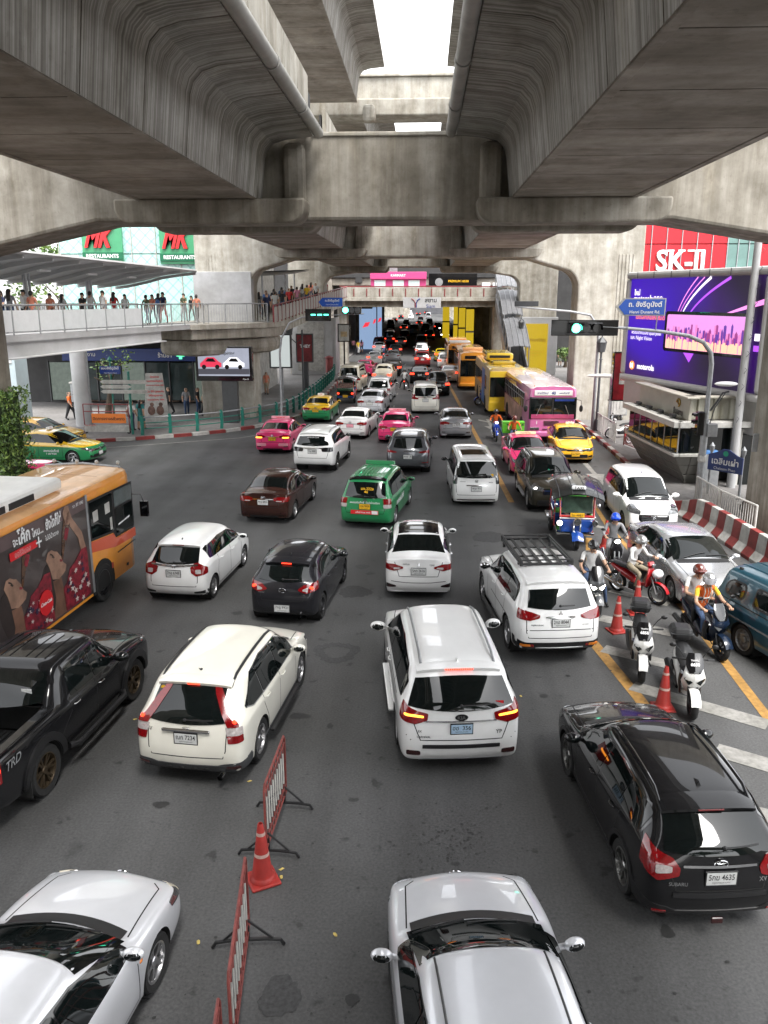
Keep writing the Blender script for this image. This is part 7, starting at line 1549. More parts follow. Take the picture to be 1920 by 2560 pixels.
def front_face(c,kind):
    sp=c.sp;w=sp['W']/2;n=sp['nose']
    if kind=='ertiga':
        c.rear(w*.56,w*1.22,[(w*.56,n-.14),(w*1.22,n-.05)],[(w*.56,n-.02),(w*1.0,n+.10),(w*1.22,n+.12)],'headlight',LAMP,.010,.01,14,.03,True,ang=.65,front=True,m=6)
        c.rear(-w*.56,w*.56,[(-w*.56,n-.30),(-w*.46,n-.38),(w*.46,n-.38),(w*.56,n-.30)],[(-w*.56,n-.14),(w*.56,n-.14)],'grille',GBLACK,.008,.008,14,.03,front=True)
        for k in range(4):c.rear(-w*.47,w*.47,[(0,n-.34+k*.05)],[(0,n-.325+k*.05)],'grille_bar',CHROME if k==3 else GREYP,.018,.008,10,.005,front=True)
        emblem(c,n-.22,.055,'s',True)
        c.rear(w*.62,w*.92,[(0,.34)],[(w*.62,.38),(w*.95,.46)],'fog_lamp',BLACK,.008,.006,8,.04,True,ang=.5,front=True)
        c.rear(-w*.5,w*.5,[(0,.24)],[(0,.36)],'lower_grille',BLACK,.006,.006,10,.04,front=True);plate(c,.42,PLATEW,'',True,w=.34,h=.13)
    if kind=='captiva':
        c.rear(w*.55,w*1.15,[(w*.55,n-.12),(w*1.2,n-.04)],[(w*.55,n-.0),(w*1.15,n+.10)],'headlight',LAMP,.010,.01,14,.02,True,ang=.65,front=True)
        c.rear(-w*.52,w*.52,[(-1,n-.22)],[(-1,n-.02)],'grille',GBLACK,.008,.008,14,.03,front=True);c.rear(-w*.52,w*.52,[(-1,n-.10)],[(-1,n-.07)],'chrome_strip',CHROME,.018,.008,10,.01,front=True)
        c.rear(-w*.7,w*.7,[(-1,.28)],[(-1,.50)],'lower_grille',BLACK,.008,.008,14,.04,front=True);plate(c,.58,PLATEW,'',True)
        for sg in (1,-1):
            p,n_=c.hit((4,sg*w*.78,n-.02),(-1,0,0));mb=MB();mb.ball(p+n_*.012,(.02,.06,.045),10,6);mb.obj('headlamp_bulb',LITW,c.root,smooth=True)
def place_car(c,px,py,corner,head):c.done(0,0,head);place_at(c.root,c.sp,px,py,corner,head);return c
def pickup(label,mat,canopy=False):
    d=dict(L=5.25,W=1.86,H=1.82,wb=3.085,fo=.92,nose=.98,hood=1.20,cx=1.40,hx=1.98,rx=3.24,gx=3.42,gz=1.20,dx=5.16,dz=1.22,belt0=1.10,belt1=1.16,roofw=.77,zh=-.03,zr=-.03,rr=.40,clr=.36,wstyle='six',rim=M('bronze_alloy',(.07,.05,.03),.45,.6,noise=.3,scale=12))
    c=Car(d,mat,label,'pickup','pickup_truck')
    glasshouse(c,[1.58,2.35,3.12],ptop=.11,shape_up=[(1.3,1.16),(1.4,1.20),(2.05,1.62),(2.6,1.66),(3.02,1.62),(3.14,1.40),(3.2,1.2)])
    windshield(c);wind_wipers(c);sedan_front(c,None)
    backlight(c,1.30,1.68,.66,.60,curve=.0)
    # open bed
    me=c.me;bm=bmesh.new();bm.from_mesh(me);xa,xb,yw=c.X(3.62),c.X(5.10),.70
    kill=[f for f in bm.faces if xb<f.calc_center_median().x<xa and abs(f.calc_center_median().y)<yw and f.calc_center_median().z>1.0]
    bmesh.ops.delete(bm,geom=kill,context='FACES');bm.to_mesh(me);bm.free()
    BED=M('bed_liner',(.022,.023,.024),.5,noise=.3,scale=6)
    mb=MB();zf,zt=.80,1.235
    for (x0,y0),(x1,y1) in (((xa+.04,-yw-.05),(xa+.04,yw+.05)),((xb-.04,yw+.05),(xb-.04,-yw-.05)),((xa+.04,yw+.05),(xb-.04,yw+.05)),((xb-.04,-yw-.05),(xa+.04,-yw-.05))):
        mb.add([(x0,y0,zf),(x1,y1,zf),(x1,y1,zt),(x0,y0,zt)],[(0,1,2,3)])
    mb.box(((xa+xb)/2,0,zf-.02),(xa-xb,2*yw,.04));mb.obj('bed',BED,c.root)
    for k in range(14):sub_box(c.root,'bed_rib',((xa+xb)/2,lerp(-.6,.6,k/13),zf+.008),(xa-xb-.1,.045,.03),BED,.005)
    for sg in (1,-1):
        sub_box(c.root,'bed_rail',((xa+xb)/2,sg*(yw+.075),1.235),(xa-xb+.12,.16,.035),mat,.015)
        sub_box(c.root,'wheel_box',(-d['wb']/2,sg*(yw-.03),.93),(.8,.16,.26),BED,.06)
    sub_box(c.root,'tailgate_cap',(xb-.05,0,1.235),(.09,1.55,.035),mat,.012);sub_box(c.root,'cab_cap',(xa+.06,0,1.235),(.12,1.55,.035),mat,.012)
    c.rear(.76,1.0,[(0,.84)],[(0,1.16)],'tail_light',TAIL,.014,.012,8,.02,True,ang=.65)
    c.rear(.80,.95,[(0,.87)],[(0,.95)],'reverse_lamp',TAILW,.024,.006,6,.01,True,ang=.5)
    for sg in (1,-1):
        p,n_=c.hit((-4,sg*.84,1.06),(1,0,0));mb=MB();mb.ball(p+n_*.016,(.02,.045,.055),10,6);mb.obj('brake_lamp',LIT,c.root,smooth=True)
    sub_box(c.root,'rear_bumper',(c.X(5.22),0,.56),(.16,1.6,.18),BLACK,.04)
    for sg in (1,-1):
        text('badge','TRD',STEEL,(c.X(4.75),sg*(abs(c.hit((c.X(4.75),sg*2,1.02),(0,-sg,0))[0].y)+.012),1.02),(sg*-1,0,0),(0,0,1),width=.36,parent=c.root,shear=.3,bold=.01)
        mb=MB();mb.tube([(1.0,sg*.92,.45),(.9,sg*1.0,.42),(-.75,sg*1.0,.42),(-.9,sg*.92,.45)],.055,8);mb.obj('running_board',BLACK,c.root,smooth=True)
        for wx in (d['wb']/2,-d['wb']/2):
            g=[[(wx+rr_*cos(a),sg*1.0,.40+rr_*sin(a)) for rr_ in (.45,.50,.54,.58)] for a in [lerp(-.1,pi+.1,k/26) for k in range(27)]]
            if sg>0:g=g[::-1]
            c.sheet(g,(0,-sg,0),1.5,.04,.035,'fender_flare',BLACK)
            sub_box(c.root,'mud_flap',(wx-.47,sg*.80,.42),(.02,.26,.38),RUBBER,.005)
    for sg in (1,-1):
        for k in range(3):
            pts=[]
            for i in range(7):p,n_=c.hit((c.X(lerp(2.15,3.05,i/6)),sg*(.14+.16*k),3),(0,0,-1));pts.append(p+n_*.001)
            mb=MB();mb.tube(pts,.012,4);mb.obj('roof_rib',mat,c.root)
    # spare wheel logo sticker
    text('window_text','barcus',WHITE,c.hit((-4,.30,1.40),(1,0,0))[0]+Vector((-.03,0,0)),(0,-1,0),(.3,0,1),width=.2,parent=c.root,bold=.01)
    mb=MB();p,n_=c.hit((-4,-.38,1.42),(1,0,0));mb.box((p.x-.016,-.38,1.42),(.006,.17,.12));mb.obj('window_sticker',WHITE,c.root)
    doors(c,[1.54,2.36,3.2]);handles(c,[(2.2,1.02),(3.02,1.05)],CHROME);mirror_part(c,1.64,1.18,mat,size=1.25)
    return place_car(c,120,1982,'RR',84.5)
def teal(label):
    d=dict(L=5.0,W=1.70,H=1.78,wb=2.95,fo=.85,nose=.90,hood=1.06,cx=1.30,hx=1.95,rx=4.70,gx=4.92,gz=1.10,belt0=1.02,belt1=1.06,roofw=.76,zh=-.05,zr=-.04,rr=.345,clr=.30,wstyle='steel',rim=STEEL)
    c=Car(d,PTEAL,label,'pickup','pickup_truck')
    c.side(1.5,2.35,[(0,1.08)],[(1.5,1.12),(2.05,1.58),(2.4,1.60)],'side_window',GLASS,.010,0,16,.04,m=6)
    c.side(2.62,3.68,[(0,1.13)],[(0,1.56)],'window_surround',BLACK,.006,.004,16,.09,m=6);c.side(2.66,3.64,[(0,1.17)],[(0,1.52)],'side_window',GLASS,.012,0,16,.07,m=6)
    c.side(3.14,3.17,[(0,1.17)],[(0,1.52)],'window_bar',BLACK,.018,.01,2,0,m=4)
    c.side(3.95,4.60,[(0,1.15)],[(3.9,1.52),(4.4,1.50),(4.6,1.40)],'window_surround',BLACK,.006,.004,14,.12,m=6);c.side(3.99,4.56,[(0,1.19)],[(3.9,1.48),(4.4,1.46),(4.6,1.36)],'side_window',GLASS,.012,0,14,.10,m=6)
    c.line([(2.48,1.70),(2.50,1.0),(2.50,.42)],w=.03);c.line([(2.5,1.05),(4.9,1.06)],w=.02);c.line([(1.5,1.0),(1.45,.42),(2.4,.42)])
    windshield(c);sedan_front(c,None)
    for k in (-.35,0,.35):
        pts=[]
        for i in range(9):p,n_=c.hit((c.X(lerp(2.7,4.6,i/8)),k,3),(0,0,-1));pts.append(p+n_*.004)
        mb=MB();mb.tube(pts,.018,4);mb.obj('roof_rib',PTEAL,c.root)
    for xx in (2.9,4.4):sub_box(c.root,'roof_mount',(c.X(xx),-.55,1.72),(.10,.05,.07),BLACK,.01)
    handles(c,[(2.3,.98)],BLACK);mirror_part(c,1.55,1.08,BLACK)
    c.side(.9,4.9,[(0,.72)],[(0,.76)],'side_moulding',PSIL,.006,.005,30,.01)
    return place_car(c,1854,1636,'RR',-73)
def hatch_far(label,mat,d,px,py,corner,head,cat='car',name='car',ptail=True,lit=True,extra=None,grp=None):
    c=Car(d,mat,label,cat,name,grp);sp=c.sp
    n_=3;xs=[sp['cx']+.3,sp['hx']+.55,lerp(sp['hx'],sp['gx'],.68),sp['gx']-.35]
    glasshouse(c,xs,ptop=.10);windshield(c)
    if sp['dx']:backlight_top(c,sp['rx']+.06,sp['gx']-.07,.5,.64)
    else:backlight(c,sp['gz']+.04,sp['H']-.20,sp['W']*.38,sp['W']*.33)
    z=sp['gz'] if not sp['dx'] else sp['dz']
    c.rear(sp['W']*.30,sp['W']*.56,[(0,z-.22)],[(0,z-.07)],'tail_light',LIT if lit else TAIL,.010,.01,8,.02,True,ang=.6)
    plate(c,z-.24,PLATEW,'',sub=None);mirror_part(c,sp['cx']+.35,sp['belt0']+.02,mat)
    if extra:extra(c)
    return place_car(c,px,py,corner,head)
# ---- the near traffic
TSIGN_P=paint('sign_pink',(.8,.35,.42));TSIGN_Y=paint('sign_yellow',(.75,.62,.30))
CARS={}
def near_traffic():
    crv('cream white SUV with black roof rails and tall red tail lights beside the red barrier')
    jazz('small white hatchback with a big dark rear window beside the orange bus')
    mazda('charcoal hatchback with lit brake lights between the white hatchback and the white sedan')
    ciaz('white sedan with a black roof panel, behind the green taxi van')
    kia('large white minivan with silver roof rails and lit orange-red tail lights')
    pajero('white SUV with a black slatted rack on its roof')
    subaru('black crossover in the lower right corner with chrome spoke wheels')
    pickup('black pickup with an open bed and bronze wheels at the left edge',PBLK)
    teal('teal pickup with a windowed canopy at the right edge')
    stepwgn('boxy white minivan with a sunroof and black rear window, right of the green taxi van')
    alphard('cream white tall minivan behind the pink taxi in the middle of the road')
    fortuner('white SUV with dark smoked tail lights beside the left pink taxi')
    cayenne('dark grey SUV with twin exhausts ahead of the green taxi van')
    innova('green taxi van with a ribbed roof and yellow licence plate')
    place_car(corolla(PBRN,'dark brown sedan with red tail lights left of the green taxi van',ptxt='4กฮ 8855'),737,1295,'RR',84)
    # silver cars at the bottom edge
    d=dict(roofw=.76)
    c=corolla(PSIL2,'silver sedan at the bottom centre seen from above, nose pointing up the road',L=4.55,wstyle='ten');shark(c,3.1,PSIL)
    for sg in (1,-1):
        pts=[]
        for i in range(12):p,n_=c.hit((c.X(lerp(2.0,3.4,i/11)),sg*.53,3),(0,0,-1));pts.append(p+n_*.003)
        mb=MB();mb.tube(pts,.012,4);mb.obj('roof_seam',BLACK,c.root)
    c.done(0,0,95);a=R(97.0);lx,ly=c.sp['wb']/2,.82;g=G(985,2466);c.root.rotation_euler.z=a
    c.root.location=(g.x-(lx*cos(a)-ly*sin(a)),g.y-(lx*sin(a)+ly*cos(a)),0)
    c=corolla(PSIL2,'silver sedan with cream headlamps in the lower left corner',L=4.55,wstyle='five',cx=1.30,hx=2.15,nose=.66,hood=.92,H=1.40,belt0=.86,belt1=.94,gz=.98,dz=.98,roofw=.72)
    c.rear(.50,.86,[(.5,.55),(.86,.58)],[(.5,.60),(.86,.70)],'headlight',PBEIGE,.014,.01,8,.02,True,ang=.65,front=True)
    for sg in (1,-1):
        p,n_=c.hit((c.X(.98),sg*2,.64),(0,-sg,0));mb=MB();mb.ball((c.X(1.32),sg*(abs(c.hit((c.X(1.32),sg*2,.70),(0,-sg,0))[0].y)+.002),.70),(.035,.012,.02),10,6);mb.obj('side_marker',AMBER,c.root,smooth=True)
    place_car(c,391,2463,'FR',83)
    # taxis
    tp=('wide',TSIGN_P,'TAXI-METER')
    c=corolla(PPINK,'pink taxi with patched rear bumper, first in the left lane by the green railing','taxi','taxi',ptxt='ทน 4281',pm=PLATEY,taxi=tp);c.rear(.30,.88,[(0,.42)],[(0,.56)],'bumper_patch',TSIGN_P,.004,.003,10,.05,True);c.rear(.5,.8,[(0,.8)],[(0,.86)],'brake_lamp',LITA,.02,.006,6,.02,True);place_car(c,651,1127,'RL',88)
    c=corolla(PPINK,'pink taxi with a lit-up rear window between the white sedan and the silver sedan','taxi','taxi',ptxt='ทฉ 2517',pm=PLATEY,taxi=tp);c.rear(-.9,.9,[(-1,.80)],[(-1,.815)],'chrome_strip',CHROME,.006,.004,10,.005);place_car(c,950,1102,'RL',87)
    c=corolla(PYG,'yellow and green taxi in the left lane behind the three-wheeler','taxi','taxi',ptxt='มฉ 6128',pm=PLATEY,taxi=('small',PW,'TAXI'));place_car(c,829,1053,'RR',87.5)
    c=corolla(PW,'white sedan with red tail lights beside the pink taxi',ptxt='',pm=TSIGN_P,L=4.82);place_car(c,922,1092,'RR',84.5)
    c=corolla(PSIL,'silver sedan behind the yellow road line, next to the white boxy minivan',ptxt='ฆฆ 4831',L=4.5);place_car(c,1100,1092,'RL',90)
    c=corolla(PSIL2,'silver sedan with slim tail lights just left of the cream minivan',ptxt='',L=4.85);place_car(c,961,1033,'RR',86)
    c=corolla(PYEL,'yellow taxi facing the viewer in front of the pink bus','taxi','taxi',ptxt='ทษ 5561',pm=PLATEY,front=True,taxi=('small',TSIGN_Y,'TAXI'));c.root;place_car(c,1386,1150,'FR',-92)
    c=corolla(PPINK,'pink taxi facing the viewer, partly hidden behind the brown SUV','taxi','taxi',ptxt='',pm=PLATEY,front=True,taxi=('wide',TSIGN_Y,'TAXI-METER'));place_car(c,1274,1182,'FR',-89)
    c=corolla(PSIL,'silver sedan facing the viewer beside the red and white barrier',ptxt='',front=True,L=4.63,wstyle='ten');place_car(c,1676,1502,'FR',-85.5)
    # captiva and ertiga
    d=dict(L=4.67,W=1.86,H=1.74,wb=2.71,fo=.92,nose=.92,hood=1.10,cx=1.25,hx=2.0,rx=4.05,gx=4.45,gz=1.15,belt0=1.06,belt1=1.16,roofw=.76,zr=-.06,rr=.37,clr=.24,wstyle='five')
    c=Car(d,POLIVE,'dark brown SUV facing the viewer behind the three-wheeler','suv','suv');glasshouse(c,[1.5,2.45,3.35,4.1]);windshield(c);wind_wipers(c);backlight(c,1.2,1.55,.66,.58);front_face(c,'captiva');rails(c,2.1,3.9,.60,STEEL,.05,.02);mirror_part(c,1.65,1.12,POLIVE,size=1.15);doors(c,[1.5,2.45,3.4]);handles(c,[(2.3,1.0),(3.2,1.02)],POLIVE)
    for sg in (1,-1):sub_box(c.root,'running_board',(0,sg*.90,.32),(1.7,.15,.05),STEEL,.02)
    place_car(c,1318,1269,'FR',-88.5)
    d=dict(L=4.32,W=1.70,H=1.68,wb=2.74,fo=.76,nose=.86,hood=1.06,cx=.88,hx=1.72,rx=3.85,gx=4.20,gz=1.08,belt0=1.0,belt1=1.08,roofw=.77,zh=-.06,zr=-.06,rr=.315,clr=.18,wstyle='multi',rim=GBLACK)
    c=Car(d,PW,'white people carrier facing the viewer beside the kerb and the ticket booth','minivan','minivan');glasshouse(c,[1.16,2.1,3.0,3.85],ptop=.10);windshield(c);wind_wipers(c);backlight(c,1.12,1.5,.62,.56);front_face(c,'ertiga');mirror_part(c,1.25,1.04,PW,size=1.1);doors(c,[1.12,2.1,3.1]);handles(c,[(1.95,.95),(2.9,.98)],PW);rod(c,2.0,l=.12)
    place_car(c,1556,1325,'FR',-91)
    # second row: single vehicles one can tell apart
    H_=dict(L=4.6,W=1.78,H=1.75,wb=2.7,fo=.9,nose=.85,hood=1.08,cx=1.1,hx=1.85,rx=4.0,gx=4.4,gz=1.1,belt0=1.02,belt1=1.1,roofw=.77,rr=.34,clr=.22,lvl=2)
    SD=dict(L=4.6,W=1.78,H=1.45,wb=2.7,fo=.94,nose=.72,hood=.98,cx=1.2,hx=2.0,rx=3.25,gx=4.0,gz=1.05,dx=4.48,dz=1.05,lvl=2)
    innova('white people carrier behind the silver sedan, second in the left queue',PW,False,(978,1004),'RR',86,'')
    VN=dict(L=5.2,W=1.80,H=2.2,wb=3.1,fo=.7,nose=1.0,hood=1.20,cx=.55,hx=1.3,rx=4.95,gx=5.12,gz=1.25,belt0=1.15,belt1=1.2,roofw=.84,zh=-.05,zr=-.05,rr=.34,clr=.22,lvl=2,zz=0)
    hatch_far('beige high-roof van by the green railing, ahead of the three-wheeler',PBEIGE,VN,905,979,'RR',86.5,'van','van',lit=False)
    hatch_far('white sedan behind the cream minivan and right of the black pickup',PW,SD,1147,955,'RR',90,'sedan','sedan')
    hatch_far('black sedan with a bright rear window and lit tail lights ahead of the tall minivan',PBLK,SD,1026,958,'RL',90,'sedan','sedan')
    hatch_far('dark red SUV with lit tail lights in the middle lane',PRED,H_,1037,917,'RL',90,'suv','suv')
    hatch_far('white SUV with a red plate right of the dark red SUV',PW,H_,1094,922,'RL',90,'suv','suv')
    hatch_far('bright pink taxi beside the beige van',PPINK,SD,932,939,'RR',88,'taxi','taxi',lit=False)
    hatch_far('white sedan with lit brake lights in the left lane ahead of the pink taxi',PW,SD,955,912,'RR',90,'sedan','sedan')
    hatch_far('small black sedan left of the scooter rider in white',PBLK,SD,1003,940,'RR',89,'sedan','sedan')
    hatch_far('yellow taxi with lit tail lights ahead of the white SUV',PLIME,SD,1086,903,'RL',90,'taxi','taxi')
    hatch_far('silver SUV just ahead of the dark red SUV',PCHAMP,H_,1038,892,'RL',90,'suv','suv')
    hatch_far('white minivan crossing at the left beyond the red post box',PW,dict(H_,H=1.6),0,0,'RL',0,'minivan','minivan',lit=False).root.location=PY(858,897,1)*0+Vector((-17.0,89,0))
    def pk_cargo(c):pass
    PK=dict(L=5.2,W=1.80,H=1.75,wb=3.05,fo=.9,nose=.95,hood=1.15,cx=1.3,hx=1.95,rx=3.2,gx=3.5,gz=1.12,dx=5.05,dz=1.12,belt0=1.08,belt1=1.12,rr=.36,clr=.30,lvl=2)
    hatch_far('black pickup behind the white sedan in the right lane',PBLK,PK,1122,988,'RR',91,'pickup','pickup_truck')
    hatch_far('cream pickup with cargo under a blue sheet ahead of the white people carrier',PBEIGE,PK,982,963,'RR',86,'pickup','pickup_truck')
    # queue in the shade of the station
    protos=[]
    for nm,dd in (('sedan',dict(SD)),('suv',dict(H_)),('van',dict(VN)),('pickup',dict(PK))):
        c=Car(dd,M('paint_far',(.2,.2,.2)),None,nm,'van' if nm=='van' else nm);sp=c.sp
        glasshouse(c,[sp['cx']+.3,lerp(sp['hx'],sp['gx'],.5),sp['gx']-.35],ptop=.10);windshield(c)
        if sp['dx']:backlight_top(c,sp['rx']+.06,sp['gx']-.07,.5,.64)
        else:backlight(c,sp['gz']+.04,sp['H']-.20,sp['W']*.38,sp['W']*.33)
        z=sp['gz'] if not sp['dx'] else sp['dz'];c.rear(sp['W']*.30,sp['W']*.54,[(0,z-.22)],[(0,z-.07)],'tail_light',LIT,.010,.01,4,.02,True,ang=.6,m=1)
        c.rear(sp['W']*.26,sp['W']*.52,[(0,sp['nose']-.14)],[(0,sp['nose']+.02)],'headlight',LAMP,.010,.01,4,.02,True,ang=.6,front=True,m=1)
        protos.append(c.done(0,0,90,True))
    cols=[PW,PBLK,PSIL,PDG,PGREY,PRED,POLIVE,PW,PSIL,PBRN];cname=['white','black','silver','charcoal','grey','dark red','olive','white','silver','brown']
    spots=[(949,881,0,0),(944,871,1,5),(970,862,2,3),(975,842,0,7),(990,905,0,2),(996,888,0,1),(1004,866,0,4),(1008,850,1,1),(1048,866,1,3),(1072,850,3,1),(1039,838,2,3),(1067,828,1,1),(1012,828,0,2),(975,822,2,1),(1045,815,0,0),(1072,812,1,2),(1018,812,0,6),(990,806,0,1),(1096,826,3,1),(1050,800,0,1),(1025,798,1,0),(1001,797,0,3),(1072,797,2,2),(1048,789,0,1),(1027,787,1,7),(1008,786,0,1),(1064,786,0,3),(1045,781,1,0),(1029,780,0,1),(1060,779,1,8)]
    used=[0]*4
    row=['front','second','third','fourth','fifth','sixth','seventh','eighth','ninth','tenth']
    seen={}
    for i,(px,py,k,ci) in enumerate(spots):
        o=protos[k]
        if used[k]:o=copy_tree(protos[k])
        used[k]=1
        for oo in [o]+list(o.children):
            if oo.type=='MESH':
                for j,sl in enumerate(oo.material_slots):
                    if sl.material and sl.material.name in ('paint_far',) or (oo.name.startswith(('body','mirror')) and j==0):sl.link='OBJECT';sl.material=cols[ci]
        g=G(px,py);o.location=g+Vector((.35*sin(i*7.3),0,0));o.rotation_euler=(0,0,R(90+1.5*sin(i*3.1)));
        if i % 3==1:
            for oo in o.children:
                if oo.name.startswith('tail_light'):oo.material_slots[0].link='OBJECT';oo.material_slots[0].material=TAIL
        nm=['sedan','suv','van','pickup'][k]
        side='left' if px<985 else 'middle' if px<1040 else 'right';key=(cname[ci],nm,side);seen[key]=seen.get(key,0)+1
        o['label']=f"{cname[ci]} {nm} in the {side} of the shaded queue, {row[seen[key]-1] if seen[key] > 1 else 'nearest'} of its colour";o['category']=nm;o['group']='queued vehicles in the shade under the station'
    # oncoming headlamps in the shade
    for i,(px,py,ci,lab) in enumerate([(1139,890,4,'yellow-green oncoming car with bright headlamps beside the orange bus'),(1112,846,1,'dark oncoming car with lit headlamps, nearer of two in the shade'),(1106,828,3,'dark oncoming car with lit headlamps, farther of two in the shade')]):
        o=copy_tree(protos[0]);
        for oo in o.children:
            if oo.name.startswith('headlight'):
                for sl in oo.material_slots:sl.link='OBJECT';sl.material=LITW
            if oo.name.startswith('tail_light'):
                for sl in oo.material_slots:sl.link='OBJECT';sl.material=TAIL
            if oo.name.startswith(('body','mirror')):oo.material_slots[0].link='OBJECT';oo.material_slots[0].material=[PLIME,cols[ci]][i>0]
        o.location=G(px,py)+Vector((0,2.4,0));o.rotation_euler=(0,0,R(-90));o['label']=lab;o['category']='car';o['group']='oncoming cars in the shade'
# ---------------------------------------------------------------- people
def stand(stride=0,arm=0,look=0,side=0):
    J=dict(pelvis=(0,0,.94),spine=(0,0,1.12),chest=(.01,0,1.32),neck=(0,0,1.46),head=(.015,0,1.57),crown=(.0,0,1.68))
    for s,n in ((1,'l'),(-1,'r')):
        k=s*stride;J['sh'+n]=(0,s*.17,1.40);J['el'+n]=(-.03-k*.10+arm*.12*(s>0),s*.22,1.13);J['wr'+n]=(.04-k*.18+arm*.25*(s>0),s*.21,.90+arm*.28*(s>0));J['ha'+n]=(.07-k*.2+arm*.28*(s>0),s*.20,.83+arm*.36*(s>0))
        J['hi'+n]=(0,s*.09,.90);J['kn'+n]=(.03+k*.20,s*.10,.50);J['an'+n]=(k*.30-.02,s*.10,.085+abs(min(k,0))*.08);J['to'+n]=(k*.30+.14,s*.115,.035)
    return J
def ride(lean=0,footL='board',footR='board',seat=(-.25,.84),grip=(.40,1.03,.30),board=(.12,.33)):
    sx,sz=seat;J=dict(pelvis=(sx,0,sz+.06),spine=(sx+.03+lean*.05,0,sz+.24),chest=(sx+.10+lean*.12,0,sz+.44),neck=(sx+.15+lean*.16,0,sz+.57),head=(sx+.20+lean*.18,0,sz+.68),crown=(sx+.19+lean*.18,0,sz+.79))
    c=J['chest']
    for s,n,f in ((1,'l',footL),(-1,'r',footR)):
        J['sh'+n]=(c[0]-.01,s*.185,c[2]+.07);J['wr'+n]=(grip[0]-.09,s*(grip[2]+.02),grip[1]+.02);J['ha'+n]=(grip[0],s*(grip[2]-.0),grip[1]+.01)
        J['el'+n]=((c[0]+grip[0])/2-.08,s*.31,(c[2]+grip[1])/2-.07);J['hi'+n]=(sx+.02,s*.10,sz+.02)
        if f=='board':J['kn'+n]=(sx+.42,s*.19,sz-.06);J['an'+n]=(board[0]+.05,s*.16,board[1]+.08);J['to'+n]=(board[0]+.20,s*.17,board[1]+.03)
        else:J['kn'+n]=(sx+.34,s*.30,sz-.30);J['an'+n]=(sx+.28,s*.38,.085);J['to'+n]=(sx+.42,s*.41,.035)
    return J
BONES=[('pelvis','spine'),('spine','chest'),('chest','neck'),('neck','head'),('head','crown')]+[(a+n if a != 'chest' and a != 'pelvis' else a,b+n) for n in 'lr' for a,b in (('chest','sh'),('sh','el'),('el','wr'),('wr','ha'),('pelvis','hi'),('hi','kn'),('kn','an'),('an','to'))]
RAD=dict(pelvis=.135,spine=.118,chest=.135,neck=.052,head=.092,crown=.066,sh=.062,el=.042,wr=.030,ha=.034,hi=.088,kn=.058,an=.040,to=.036)
